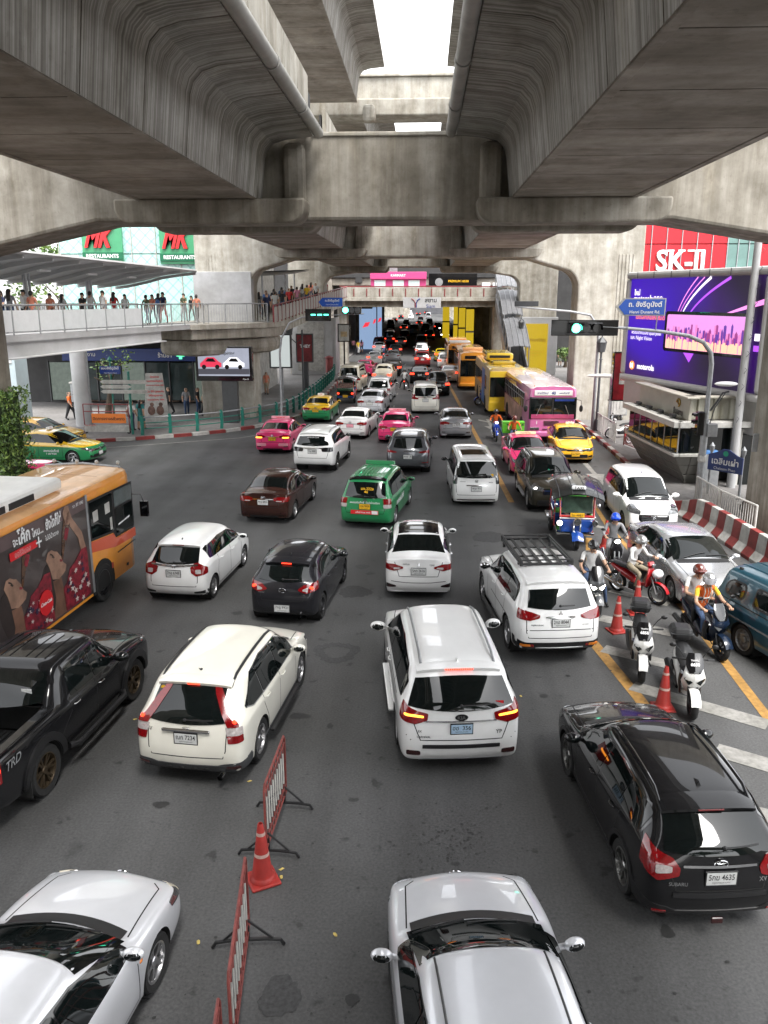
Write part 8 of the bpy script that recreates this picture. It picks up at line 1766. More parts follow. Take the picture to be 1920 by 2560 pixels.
def person(J,shirt,pants,label=None,shoes=None,sleeves='short',skirt=False,hair='short',loc=(0,0,0),rz=0,scale=1,group=None,helmet=None,face=False,vest=None,bag=None,sub=2,hands=False,visor=None,mask=False):
    root=empty('person',loc,rz,label,'person',group);root.scale=(scale,)*3
    names=list(J);idx={k:i for i,k in enumerate(names)}
    me=bpy.data.meshes.new('b');me.from_pydata([J[k] for k in names],[(idx[a],idx[b]) for a,b in BONES],[])
    o=bpy.data.objects.new('b',me);mo=o.modifiers.new('s','SKIN');mo.use_smooth_shade=True;mo.branch_smoothing=.3
    for k,i in idx.items():
        r=RAD.get(k,RAD.get(k[:-1],.05));f=(r*.78,r) if k in ('pelvis','spine','chest') else (r,r);me.skin_vertices[0].data[i].radius=f;me.skin_vertices[0].data[i].use_root=k=='pelvis'
    sb=o.modifiers.new('u','SUBSURF');sb.levels=sub-1;sb.render_levels=sub-1
    m2=bake(o,None);bpy.data.meshes.remove(me)
    m2.materials.clear();[m2.materials.append(x) for x in (SKIN,shirt,pants,shoes or BLACK,vest or shirt)]
    segs=[]
    for a,b in BONES:
        k=a.rstrip('lr') if a[:2] in ('sh','el','wr','hi','kn','an') else a;kb=b[:2]
        t=1 if (a in ('pelvis','spine') and not kb=='hi') or a=='chest' else 2 if kb in ('hi','kn') or (kb=='an') else 3 if kb=='to' else 1 if kb=='el' else (1 if sleeves=='long' else 0) if kb=='wr' else 0
        if skirt and kb=='an':t=0
        if vest and a in ('pelvis','spine','chest') and kb != 'hi':t=4
        segs.append((Vector(J[a]),Vector(J[b]),t,(a,b)))
    for p in m2.polygons:
        c=p.center;bd,bt=9,0
        for a,b,t,nm in segs:
            ab=b-a;u=max(0,min(1,(c-a).dot(ab)/ab.length_squared));d=(c-a-ab*u).length-RAD.get(nm[1],RAD.get(nm[1][:-1],.05))*.5
            if d<bd:
                bd=d;bt=t
                if nm[0]=='chest' and nm[1]=='neck' and u>.75:bt=0
                if nm[0] in ('shl','shr') and sleeves=='short' and u>.62:bt=0
                if nm[0][:2]=='kn' and u>.9:bt=0 if skirt else 3
        p.material_index=bt;p.use_smooth=True
    mkobj('body',m2,root)
    h=Vector(J['head']);up=(Vector(J['crown'])-h).normalized()
    if helmet:
        mb=MB();mt=Matrix.Translation(h+Vector((-.015,0,.035)))
        rows=[[(.150*sin(t)*cos(a),.132*sin(t)*sin(a),.148*cos(t)) for a in [2*pi*k/20 for k in range(21)]] for t in [pi*.62*i/8 for i in range(9)]]
        mb.grid([r[::-1] for r in rows],0,mt);rim=[(v[0],v[1],v[2]-.0) for v in rows[-1]];mb.grid([[(v[0]*.9,v[1]*.9,v[2]) for v in rows[-1]],rows[-1]],0,mt)
        mb.obj('helmet',helmet,root,smooth=True,angle=60)
        if visor:
            mb=MB();mb.grid([[(.165*cos(a)*q,.142*sin(a)*q,z) for a in [lerp(-1.2,1.2,k/10) for k in range(11)]] for q,z in ((.98,.06),(1.03,.0),(1.0,-.07))],0,mt);mb.obj('visor',visor,root,smooth=True)
        else:
            mb=MB();mb.grid([[(.15*cos(a)*q,.13*sin(a)*q,z) for a in [lerp(-.9,.9,k/8) for k in range(9)]] for q,z in ((.98,.035),(1.28,.015))],0,mt);mb.obj('helmet_peak',helmet,root,smooth=True)
        mb=MB();mb.tube([h+Vector((0,.095,.0)),h+Vector((.05,.05,-.105)),h+Vector((.05,-.05,-.105)),h+Vector((0,-.095,.0))],.008,5);mb.obj('chin_strap',BLACK,root)
    elif hair:
        mb=MB();mt=Matrix.Translation(h+Vector((-.018,0,.028)))
        n_=12;rows=[[(.105*sin(t)*cos(a),.098*sin(t)*sin(a),.112*cos(t)) for a in [2*pi*k/n_ for k in range(n_+1)]] for t in [pi*.52*i/5 for i in range(6)]]
        mb.grid([r[::-1] for r in rows],0,mt)
        if hair=='long':mb.grid([[(-.075-.02*z_,y,-z_*.36) for y in (-.085,-.04,.04,.085)] for z_ in (0,.3,.6,1)],0,mt);mb.ball((-.075,0,-.10),(.05,.088,.20),10,6,0,mt)
        else:mb.ball((-.04,0,-.03),(.075,.095,.08),10,6,0,mt)
        mb.obj('hair',HAIR,root,smooth=True)
    if face:
        mb=MB();f=h+Vector((.085,0,0));mb.ball(f+Vector((.015,0,-.012)),(.018,.013,.024),8,5);
        for s in (1,-1):mb.ball(h+Vector((.0,s*.088,-.01)),(.018,.010,.028),8,5)
        mb.ball(f+Vector((-.01,0,-.055)),(.02,.03,.022),8,5);mb.obj('nose_ears_chin',SKIN,root,smooth=True,kind='stuff')
        for s in (1,-1):mb=MB();mb.ball(f+Vector((.000,s*.032,.018)),(.008,.014,.008),8,5);mb.obj('eye',INK,root,smooth=True)
        mb=MB();mb.ball(f+Vector((.004,0,-.040)),(.008,.024,.006),8,5);mb.obj('mouth',M('lips',(.30,.10,.08),.5,noise=.1),root,smooth=True)
        if mask:mb=MB();mb.ball(f+Vector((-.012,0,-.045)),(.045,.06,.045),10,7);mb.obj('face_mask',WHITE,root,smooth=True)
    if hands:
        for n,s in (('l',1),('r',-1)):
            w=Vector(J['wr'+n]);p=Vector(J['ha'+n]);mb=MB();mb.ball(p,(.045,.038,.022),8,5)
            for k in range(4):y=(k-1.5)*.019;L_=(.035,.042,.040,.030)[k];mb.tube([p+Vector((.02,y,.012)),p+Vector((.02+L_*.7,y,.008)),p+Vector((.02+L_*.75,y,-.022)),p+Vector((.02+L_*.2,y,-.034))],[.010,.0095,.009,.007],6)
            mb.tube([p+Vector((-.02,-s*.03,.0)),p+Vector((.01,-s*.048,-.006)),p+Vector((.03,-s*.045,-.022))],[.011,.010,.008],6);mb.obj('hand',SKIN,root,smooth=True,angle=60)
    if vest:
        c=Vector(J['chest']);s0=Vector(J['spine']);mb=MB()
        for y in (-.075,.075):mb.tube([s0+Vector((.105,y,-.08)),c+Vector((.125,y,0)),c+Vector((.07,y,.12))],.012,4)
        mb.tube([s0+Vector((.108,0,-.1)),c+Vector((.13,0,0)),c+Vector((.10,0,.08))],.006,4);mb.obj('vest_stripe',M('reflective',(.6,.6,.55),.3,noise=.1),root)
        mb=MB();ring=[s0+Vector((.112*cos(a),.148*sin(a),.02)) for a in [2*pi*k/18 for k in range(19)]];mb.tube(ring,.016,4,cap=False);mb.obj('vest_band',M('reflective',(0,0,0)),root)
    if bag:
        c=Vector(J['spine']);mb=MB();mb.ball(c+Vector((-.17,0,.06)),(.085,.13,.17),10,7);mb.obj('backpack',bag,root,smooth=True)
    return root
CL={n:M('cloth_'+n,c,.85,noise=.18,scale=8,bump=.3) for n,c in dict(white=(.62,.62,.61),black=(.015,.015,.017),navy=(.02,.03,.08),blue=(.08,.18,.42),red=(.45,.03,.03),orange=(.75,.14,.02),coral=(.62,.22,.14),olive=(.07,.08,.04),grey=(.22,.22,.23),pink=(.55,.22,.30),beige=(.40,.33,.24),yellow=(.65,.42,.03),teal=(.04,.22,.22),denim=(.04,.07,.14),khaki=(.28,.24,.17)).items()}
def pedestrians():
    A,B=Vector((-15.55,30,6.04)),Vector((-12.5,47,5.94));d=(B-A).normalized();n=Vector((-d.y,d.x,0));ad=atan2(d.y,d.x)
    row=[(3,'navy','denim','long','looking at a phone in a blue top',0),(28,'grey','denim','long','grey top and long black hair',1),(60,'white','black','short','white top carrying a dark bag',0),(82,'coral','grey','short','coral shirt',1),(126,'coral','black','short','loose pink-orange shirt by a canopy post',0),(158,'white','beige','long','white blouse with hair down',1),(208,'black','black','short','black t-shirt',0),(228,'white','grey','short','white shirt behind the one in black',1),(258,'white','grey','short','white short-sleeved shirt',0),(286,'red','white','long','red top with very long hair',1),(314,'white','black','long','white blouse and black skirt',0),(367,'olive','denim','short','olive cap and jacket',1),(381,'coral','denim','long','coral top with a backpack',0),(397,'black','denim','long','black top next to the backpack wearer',1),(407,'navy','red','short','navy top, rightmost of the waiting group',0),(460,'olive','grey','short','olive shirt by the last post',0),(492,'coral','black','short','orange shirt by the white landing rail',1),(503,'black','black','long','black clothes by the white landing rail',0)]
    DK={'navy':'blue','coral':'coral'}
    for i,(px,sh,pa,hr,lab,k) in enumerate(row):
        # find the spot along the deck, 1..3 m from the railing
        off=1.0+(i*0.73) % 1.9;best=None
        for s in range(-60,200):
            p=A+d*(s*.1)+n*off;v=p-Vector((0,0,CAM_H));v.z=6.9-CAM_H
            fw=Vector((-sin(YAW),cos(YAW),0));rt=Vector((cos(YAW),sin(YAW),0));zc=v.dot(fw)*cos(PITCH)-v.z*sin(PITCH);x_=960+F_PX*v.dot(rt)/zc
            if best is None or abs(x_-px)<best[0]:best=(abs(x_-px),p)
        p=best[1]
        person(stand(.8 if k else-.6,(i % 3)==0),CL[sh],CL[pa],f'pedestrian on the left skywalk in {lab}' if len(lab)>8 else f'pedestrian on the left skywalk wearing a {lab}',hair=hr,loc=p,rz=ad+(0 if k else pi)*1.0+.2*sin(i*2.1),scale=.96+.05*sin(i),group='pedestrians on the skywalk',bag=CL['blue'] if 'backpack' in lab else None,sub=2)
    # rising walkway crowd
    for i in range(16):
        t=[.04,.09,.12,.16,.20,.24,.28,.33,.38,.45,.52,.60,.66,.74,.84,.93][i];p=Vector((-9.05,50,5.87)).lerp(Vector((-7.95,87,7.37)),t)+Vector((-.7-(i*.9) % 1.7,0,0));c=['navy','grey','white','blue','black','black','red','blue','pink','black','yellow','white','white','coral','red','white'][i]
        person(stand([.7,-.7,.3][i % 3]),CL[c],CL[['black','denim','grey'][i % 3]],f"pedestrian in {c} on the rising walkway, {['1st','2nd','3rd','4th','5th','6th','7th','8th','9th','10th','11th','12th','13th','14th','15th','16th'][i]} counting from the lower end",hair=['short','long'][i % 2],loc=p,rz=pi/2 if i % 3 else-pi/2,group='pedestrians on the rising walkway',sub=1)
    ground_=[(425,1035,'black','black','black clothes striding past the dark shop, leftmost',pi),(468,1037,'grey','denim','grey top with a red bag before the shop',-1.2),(497,1036,'black','denim','dark top walking behind the screen',0),(513,1040,'beige','black','beige jacket beside the screen pedestal',.3),(562,988,'beige','beige','beige dress near the blank light box',-1.6),(667,986,'coral','beige','light dress standing left of the blank light box',-1.6),(332,1078,'white','navy','white shirt behind the leaning board',1.2),(355,1075,'teal','teal','long teal dress by the green post',1.4),(1385,905,'black','grey','black top in the crowd crossing the plaza',-1),(1399,915,'white','white','white dress and bare legs on the plaza',1.5),(1412,905,'blue','blue','blue shirt in the plaza crowd',1.5),(1420,903,'white','denim','pale shirt in the plaza crowd',1.5),(1428,900,'yellow','black','yellow shirt in the plaza crowd',1.4),(1436,898,'navy','grey','navy top in the plaza crowd',1.3),(1447,895,'blue','denim','blue top at the right end of the plaza crowd',1.6),(896,885,'yellow','white','yellow top by the red post box',1.5),(904,882,'pink','black','dark skirt and pink top by the red post box',1.5),(884,880,'pink','black','pink head scarf left of the yellow top',1.5),(178,1050,'orange','black','orange vest sitting near the shop',0)]
    for i,(px,py,c,pa,lab,rz) in enumerate(ground_):
        person(stand([.8,-.6,.2][i % 3]),CL[c],CL[pa],f'pedestrian with {lab}',hair='long' if 'dress' in lab or i % 3==1 else 'short',loc=G(px,py,.14),rz=rz,skirt='dress' in lab or 'skirt' in lab,group='pedestrians on the pavements',sub=1)
    for i in range(4):person(stand(.3),CL[['black','grey','white','navy'][i]],CL['black'],f"pedestrian on the glass walkway, {['leftmost','second from left','third from left','rightmost'][i]}",loc=(14.6+i*1.1,98.2,7.1),rz=i,group='pedestrians on the glass walkway',sub=1)
# ---------------------------------------------------------------- two and three wheelers
def loft(secs,n=14,pw=1.0):
    rows=[]
    for x,z,w,t,ang in secs:
        r=[]
        for k in range(n+1):
            f=2*pi*k/n;c,s_=cos(f),sin(f);c=math.copysign(abs(c)**pw,c);s_=math.copysign(abs(s_)**pw,s_)
            r.append((x+t*cos(ang)*c,w*s_,z+t*sin(ang)*c))
        rows.append(r)
    mb=MB();mb.grid(rows);mb.add(rows[0][:-1],[tuple(range(n))]);mb.add(rows[-1][:-1],[tuple(range(n))[::-1]]);return mb
def bike_wheel(root,x,r,w,rim,spokes=5,thin=False):
    mb=MB();R_=r-w*.5;prof=[(R_-w*.35,-w*.45),(R_+w*.2,-w*.5),(r,-w*.18),(r,w*.18),(R_+w*.2,w*.5),(R_-w*.35,w*.45)];mb.lathe(prof,axis='Y',n=28);wh=mb.obj('wheel',RUBBER,root,smooth=True,angle=60,loc=(x,0,r))
    mb=MB();mb.lathe([(R_-w*.30,-w*.35),(R_-w*.62,-w*.25),(R_-w*.62,w*.25),(R_-w*.30,w*.35)],axis='Y',n=24);mb.lathe([(.0,-w*.5),(.045,-w*.5),(.045,w*.5),(0,w*.5)],axis='Y',n=12)
    ns=18 if thin else spokes
    for k in range(ns):a=2*pi*k/ns;mb.bar((.03*cos(a),0,.03*sin(a)),((R_-w*.5)*cos(a),0,(R_-w*.5)*sin(a)),.004 if thin else .035,.004 if thin else .02)
    mb.obj('rim',rim,wh);mb=MB();mb.lathe([(.0,-.004),(.11,-.004),(.11,.004),(0,.004)],(0,w*.55,0),'Y',18);mb.obj('brake_disc',STEEL,wh);return wh
def mirrors(root,x=.33,z=1.05,mat=BLACK,h=.22,w=.34):
    for s in (1,-1):
        mb=MB();mb.tube([(x,s*.16,z),(x-.02,s*(w-.08),z+h*.7),(x-.03,s*w,z+h)],.009,6);mb.ball((x-.03,s*(w+.03),z+h),(.022,.065,.042),10,6);mb.obj('mirror',mat,root,smooth=True)
def maxi_scooter(loc,rz,label,col,accent,screen=None,topbox=False,num=None,group=None,lit=False,steer=0):
    r=empty('scooter',loc,rz,label,'scooter',group)
    bike_wheel(r,.67,.275,.12,DALLOY);bike_wheel(r,-.67,.275,.14,DALLOY)
    o=loft([(.36,.40,.09,.08,0),(.42,.52,.16,.11,0),(.50,.66,.215,.13,0),(.56,.78,.20,.12,.15),(.50,.90,.165,.09,.3),(.40,1.0,.11,.05,.4)]).obj('front_cowl',col,r,smooth=True,angle=60)
    for s in (1,-1):
        mb=loft([(.30,.34,.03,.07,0),(.22,.52,.035,.10,0),(.30,.74,.035,.09,0)],10);[None];q=mb.obj('leg_shield',accent,r,smooth=True,loc=(0,s*.17,0))
        mb=MB();mb.add([(.635,s*.02,.70),(.60,s*.17,.80),(.56,s*.195,.745),(.645,s*.10,.64)],[(0,1,2,3) if s<0 else (3,2,1,0)]);mb.add([(.665,s*.03,.705),(.625,s*.165,.795),(.60,s*.185,.75),(.665,s*.10,.655)],[(0,1,2,3) if s<0 else (3,2,1,0)]);mb.obj('headlight',LITW if lit else GLASS,r)
    loft([(.62,.86,.10,.02,.5),(.55,.97,.155,.018,.5),(.46,1.08,.15,.015,.4),(.40,1.17,.11,.012,.4)],12).obj('windscreen',screen or GBLACK,r,smooth=True)
    # fender
    rows=[]
    for k in range(9):
        a=lerp(.35,2.1,k/8);R_=.315;rows.append([(.67+R_*cos(a)*(1+.02*0),y,.275+(R_-abs(y)*.35)*sin(a)) for y in (-.085,-.05,0,.05,.085)])
    mb=MB();mb.grid(rows);mb.grid([[(x,y,z-.006) for x,y,z in q] for q in rows][::-1]);mb.obj('front_fender',col,r,smooth=True)
    for s in (1,-1):mb=MB();mb.tube([(.67,s*.085,.275),(.50,s*.075,.66)],.022,8);mb.obj('fork_leg',DGREY,r,smooth=True)
    loft([(.30,.36,.14,.09,pi/2),(.05,.36,.17,.10,pi/2),(-.15,.46,.17,.16,pi/2),(-.45,.58,.18,.15,pi/2),(-.75,.68,.14,.11,pi/2),(-.98,.76,.05,.05,pi/2)]).obj('rear_body',col,r,smooth=True,angle=60)
    loft([(.22,.50,.12,.10,pi/2),(.10,.62,.13,.08,pi/2),(-.05,.70,.15,.06,pi/2)]).obj('centre_tunnel',accent,r,smooth=True)
    loft([(.02,.70,.13,.05,pi/2),(-.15,.76,.16,.05,pi/2),(-.38,.76,.17,.055,pi/2),(-.48,.83,.16,.06,pi/2),(-.80,.86,.11,.045,pi/2)]).obj('seat',BLACK,r,smooth=True)
    for s in (1,-1):mb=loft([(.0,.30,.03,.05,pi/2),(-.35,.36,.035,.09,pi/2),(-.7,.48,.03,.06,pi/2)],10);mb.obj('side_panel',accent,r,smooth=True,loc=(0,s*.165,0))
    mb=MB();mb.box((-.42,.02,.32),(.5,.18,.2));mb.box((-.62,.10,.28),(.35,.05,.10));mb.obj('engine',DGREY,r,bevel=.03)
    mb=MB();mb.tube([(-.25,-.16,.24),(-.5,-.19,.27),(-.95,-.20,.40)],[.03,.06,.065],12);mb.obj('exhaust',DGREY,r,smooth=True)
    mb=MB();mb.tube([(.40,0,.98),(.36,.12,1.02),(.34,.30,1.03),(.32,.36,1.02)],.014,8);mb.tube([(.40,0,.98),(.36,-.12,1.02),(.34,-.30,1.03),(.32,-.36,1.02)],.014,8);mb.tube([(.36,.24,1.03),(.32,.37,1.02)],.02,8);mb.tube([(.36,-.24,1.03),(.32,-.37,1.02)],.02,8);mb.obj('handlebar',BLACK,r,smooth=True)
    mirrors(r);mb=MB();mb.ball((-.96,0,.74),(.03,.10,.04),10,6);mb.obj('tail_light',TAIL,r,smooth=True)
    mb=MB();mb.tube([(-.1,.1,.28),(-.05,.24,.03)],.012,6);mb.obj('side_stand',BLACK,r)
    if topbox:
        mb=MB();mb.box((-.92,0,1.04),(.44,.42,.26));q=mb.obj('top_box',BLACK,r,bevel=.09);mb=MB();mb.box((-.92,0,1.06),(.452,.432,.012));mb.obj('box_seam',GREYP,q);mb=MB();mb.tube([(-.72,.1,.88),(-1.0,.1,.90)],.012,6);mb.tube([(-.72,-.1,.88),(-1.0,-.1,.90)],.012,6);mb.obj('rack',BLACK,r)
    if num:
        nrm=Vector((.77,0,.64));
        text('screen_text','TRAFFIC',WHITE,(.515,0,1.075),(0,1,0),(-.5,0,1),width=.15,parent=r,bold=.02);text('screen_text',num,WHITE,(.56,0,1.015),(0,1,0),(-.5,0,1),width=.16,parent=r,bold=.04)
        for s in (1,-1):text('side_number',num,INK,(.40,s*.21,.80),(-s,0,0) if s>0 else (1,0,0),(0,0,1),width=.16,parent=r,bold=.03)
        mb=MB();mb.lathe([(0,0),(.028,0)],(.635,0,.88),'X',12);mb.obj('round_logo',STEEL,r)
    return r
def moped(loc,rz,label,col,seatc=BLACK,basket=False,slim=.8,group=None,lit=False,lampround=False):
    r=empty('moped',loc,rz,label,'moped',group);bike_wheel(r,.62,.285,.075,CHROME,thin=True);bike_wheel(r,-.62,.285,.085,CHROME,thin=True)
    loft([(.30,.40,.10,.03,0),(.36,.58,.17,.035,0),(.40,.76,.16,.04,0),(.36,.90,.09,.05,0)]).obj('leg_shield',col,r,smooth=True)
    loft([(.36,.90,.05,.05,.3),(.36,.98,.12,.08,.2),(.34,1.05,.10,.06,.2)]).obj('handlebar_cowl',col,r,smooth=True)
    mb=MB();mb.ball((.445,0,.98),(.03,.075,.055),12,7);mb.obj('headlight',LITW if lit else LAMP,r,smooth=True)
    rows=[[(.62+.32*cos(a),y,.285+(.32-abs(y)*.4)*sin(a)) for y in (-.055,0,.055)] for a in [lerp(.3,2.3,k/8) for k in range(9)]];mb=MB();mb.grid(rows);mb.grid([[(x,y,z-.005) for x,y,z in q] for q in rows][::-1]);mb.obj('front_fender',col,r,smooth=True)
    for s in (1,-1):mb=MB();mb.tube([(.62,s*.06,.285),(.44,s*.06,.70)],.02,8);mb.obj('fork_leg',STEEL,r,smooth=True)
    loft([(.30,.45,.06,.05,pi/2),(.05,.38,.08,.06,pi/2),(-.1,.48,.11,.11,pi/2),(-.4,.58,.13,.11,pi/2),(-.75,.68,.08,.06,pi/2),(-.88,.72,.03,.03,pi/2)]).obj('body_panel',col,r,smooth=True)
    loft([(.02,.66,.09,.04,pi/2),(-.2,.74,.13,.045,pi/2),(-.5,.76,.13,.05,pi/2),(-.78,.79,.09,.035,pi/2)]).obj('seat',seatc,r,smooth=True)
    mb=MB();mb.box((-.05,0,.30),(.35,.18,.2));mb.obj('engine',DALLOY,r,bevel=.04);mb=MB();mb.tube([(.0,-.12,.22),(-.4,-.14,.22),(-.9,-.15,.36)],[.018,.045,.05],12);mb.obj('exhaust',CHROME,r,smooth=True)
    mb=MB();[mb.tube([(.34,0,1.02),(.30,s*.16,1.05),(.26,s*.33,1.03)],.013,8) for s in (1,-1)];[mb.tube([(.28,s*.22,1.045),(.25,s*.35,1.03)],.019,8) for s in (1,-1)];mb.obj('handlebar',BLACK,r,smooth=True);mirrors(r,.30,1.05)
    mb=MB();mb.ball((-.88,0,.70),(.03,.06,.04),8,5);mb.obj('tail_light',LIT if lit else TAIL,r,smooth=True)
    mb=MB();mb.tube([(-.62,.08,.285),(-.45,.11,.60)],.025,8);mb.tube([(-.62,-.08,.285),(-.45,-.11,.60)],.025,8);mb.obj('shock_absorber',STEEL,r)
    if basket:mb=MB();mb.ball((.58,0,.80),(.13,.16,.12),12,8);mb.obj('shopping_bag',M('plastic_bag',(.68,.68,.70),.3,noise=.25,scale=14,bump=.6),None,smooth=True).parent=r
    return r
def on(loc,rz,lx,ly=0,lz=0):return (loc[0]+lx*cos(rz)-ly*sin(rz),loc[1]+lx*sin(rz)+ly*cos(rz),lz)
def two_wheelers():
    def front_at(px,py,rz,base=.67):g=G(px,py);return (g.x-base*cos(rz),g.y-base*sin(rz),0)
    HB,HS,HBL,HR=M('helmet_blue',(.01,.06,.5),.15,coat=1,noise=.1),M('helmet_silver',(.4,.4,.4),.2,.7,noise=.1),M('helmet_black',(.012,.012,.013),.18,coat=1,noise=.1),M('helmet_maroon',(.12,.02,.012),.25,coat=1,noise=.3)
    VIS=M('clear_visor',(.45,.45,.48),.1,.3,noise=.1)
    PWB=paint('scooter_white',(.72,.72,.70));SB=paint('scooter_black',(.012,.012,.014));SGm=paint('scooter_grey',(.06,.065,.07));SRD=paint('moped_red',(.42,.010,.015));SBL=paint('scooter_navy',(.008,.016,.035));BLU=paint('moped_blue',(.01,.05,.42))
    a=R(-88);l=front_at(1491,1540,a);maxi_scooter(l,a,'black maxi scooter with slanted white lamps beside the white SUV',SGm,SB,lit=True)
    person(ride(0,'ground','board'),CL['white'],CL['denim'],'rider in a white t-shirt and black open helmet on the black maxi scooter',loc=l,rz=a,helmet=HBL,face=True,hands=True,sub=3)
    a=R(-93);l=front_at(1541,1446,a);moped(l,a,'black scooter with a round white headlamp between the two riders',SB,lit=True)
    person(ride(-.2,seat=(-.25,.80),grip=(.30,1.04,.28)),CL['grey'],CL['grey'],'rider in a grey hooded top and blue helmet behind the others',loc=l,rz=a,helmet=HB,face=True,hands=True,sleeves='long',sub=3)
    a=R(-52);l=front_at(1641,1512,a,.62);moped(l,a,'red moped with chrome exhaust and a white bag hanging at the front',SRD,basket=True)
    person(ride(.3,seat=(-.22,.78),grip=(.27,1.05,.30),board=(.0,.26)),CL['white'],CL['khaki'],'rider in a white jacket, face mask and silver helmet on the red moped',loc=l,rz=a,helmet=HS,face=True,hands=True,sleeves='long',mask=True,sub=3,scale=1.02)
    a=R(-78);l=front_at(1800,1650,a);maxi_scooter(l,a,'dark navy scooter with two people riding beside the teal pickup',SBL,SB,lit=False)
    person(ride(.1),CL['yellow'],CL['denim'],'scooter rider in an orange safety vest over a colourful shirt with a silver helmet',loc=l,rz=a,helmet=HS,visor=VIS,face=True,hands=True,vest=CL['orange'],sub=3)
    person(ride(-.1,'board','board',seat=(-.66,.90),grip=(-.12,1.08,.15),board=(-.30,.34)),CL['white'],CL['black'],'passenger in a white shirt and maroon helmet behind the orange vest',loc=on(l,a,0,.02),rz=a,helmet=HR,face=True,hands=True,sub=3)
    a=R(-101);l=front_at(1602,1705,a);maxi_scooter(l,a,'white police scooter numbered 6858 with a black top box, left of the pair',PWB,SB,topbox=True,num='6858',group='police scooters')
    a=R(-97);l=front_at(1728,1796,a);maxi_scooter(l,a,'white police scooter numbered 6680 with a black top box, right of the pair',PWB,SB,topbox=True,num='6680',group='police scooters')
    a=R(-165);maxi_scooter((11.9,28.0,.14),a,'white police scooter parked on the right pavement behind the white barrier',PWB,SB,num='6681',group='police scooters')
    a=R(-90);l=front_at(1241,1104,a,.62);moped(l,a,'blue and white moped coming toward the viewer with a rider in red',BLU,lit=True)
    person(ride(-.2,'ground','board',seat=(-.22,.78),grip=(.27,1.05,.30)),CL['orange'],CL['denim'],'moped rider in a red-orange jacket in the bus lane',loc=l,rz=a,helmet=HBL,sleeves='long',hands=True,sub=2)
    a=R(-152);l=G(1213,1012);moped((l.x,l.y,0),a,'blue moped carrying two people beside the yellow bus',BLU)
    person(ride(.1,'ground',seat=(-.20,.78),grip=(.27,1.05,.30)),CL['orange'],CL['denim'],'front rider in an orange vest on the blue moped by the yellow bus',loc=(l.x,l.y,0),rz=a,helmet=HR,sub=2)
    person(ride(0,seat=(-.55,.84),grip=(-.1,1.05,.15)),CL['olive'],CL['black'],'passenger in brown on the blue moped by the yellow bus',loc=(l.x,l.y,0),rz=a,helmet=HS,sub=2)
    l=(4.6,40.6,0);a=R(-90);moped(l,a,'delivery moped hidden behind the oncoming pink taxi',SB);person(ride(0),CL['orange'],CL['denim'],'delivery rider in orange behind the pink taxi roof',loc=l,rz=a,helmet=HR,sub=2)
    b=empty('delivery_box',(4.6,41.3,1.0),0,'bright green delivery box behind the orange rider','box');sub_box(b,'box',(0,0,0),(1.1,.5,.55),M('delivery_green',(.12,.50,.03),.5,noise=.1),.04);sub_box(b,'flap',(0,0,.28),(1.14,.54,.03),M('delivery_green',(0,0,0)),.01)
    l=G(1011,972);a=R(90);moped((l.x,l.y,0),a,'small motorcycle seen from behind ahead of the tall cream minivan',SB,lit=True);person(ride(0,'ground','ground',seat=(-.3,.80)),CL['white'],CL['black'],'rider in a loose white shirt seen from behind in the middle lane',loc=(l.x,l.y,0),rz=a,helmet=HBL,sleeves='long',sub=2)
    l=G(960,898);moped((l.x,l.y,0),a,'motorcycle between the lit white sedans in the left lanes',SB,lit=True);person(ride(0),CL['navy'],CL['black'],'rider in dark clothes and white helmet between white sedans',loc=(l.x,l.y,0),rz=a,helmet=HS,sub=1)
    for i,(x,y,rz,m_,lab) in enumerate(((10.5,43.4,-160,PWB,'white scooter parked by the bus stop map, nearest the kerb'),(11.4,43.0,-150,SB,'black scooter parked behind the white one by the bus stop map'),(11.1,42.0,-150,SRD,'red scooter parked nearest the booth'),(11.6,49.5,-120,SB,'black motorcycle parked beside the pink bus on the pavement'),(12.4,50.4,-120,PWB,'white motorcycle parked beside the pink bus on the pavement'))):moped((x,y,.14),R(rz),lab,m_,group='motorcycles parked on the right pavement')
    # three-wheelers
    def tuktuk(x,y,rz,label,front=True):
        r=empty('three_wheeler',(x,y,0),rz,label,'tuk-tuk');TB=paint('tuk_blue',(.01,.06,.30));TR_=paint('tuk_red',(.5,.03,.03));TG_=M('seat_green',(.10,.42,.06),.5,noise=.2);RFM=M('canopy_black',(.022,.024,.024),.22,coat=.5,noise=.3,scale=3,noise2=.3,scale2=2)
        bike_wheel(r,1.35,.26,.13,STEEL)
        for s in (1,-1):w=bike_wheel(r,-.75,.26,.15,STEEL);w.location.y=s*.60;sub_box(r,'fender',(-.75,s*.66,.55),(.75,.26,.06),CHROME,.02)
        loft([(1.16,.50,.10,.30,pi/2*0),(1.10,.50,.46,.05,0),(1.06,.85,.50,.05,0),(.98,.98,.50,.05,0)],16,.6).obj('front_panel',TB,r,smooth=True)
        sub_box(r,'blue_cowl',(1.0,0,.70),(.26,1.0,.48),TB,.10);sub_box(r,'red_band',(1.08,0,.98),(.10,1.06,.06),TR_,.02);sub_box(r,'white_band',(1.11,0,.92),(.06,1.04,.035),WHITE,.01)
        sub_box(r,'floor',(-.05,0,.38),(2.0,1.15,.10),CHROME,.03);sub_box(r,'rear_body',(-1.05,0,.70),(.7,1.22,.55),TB,.06)
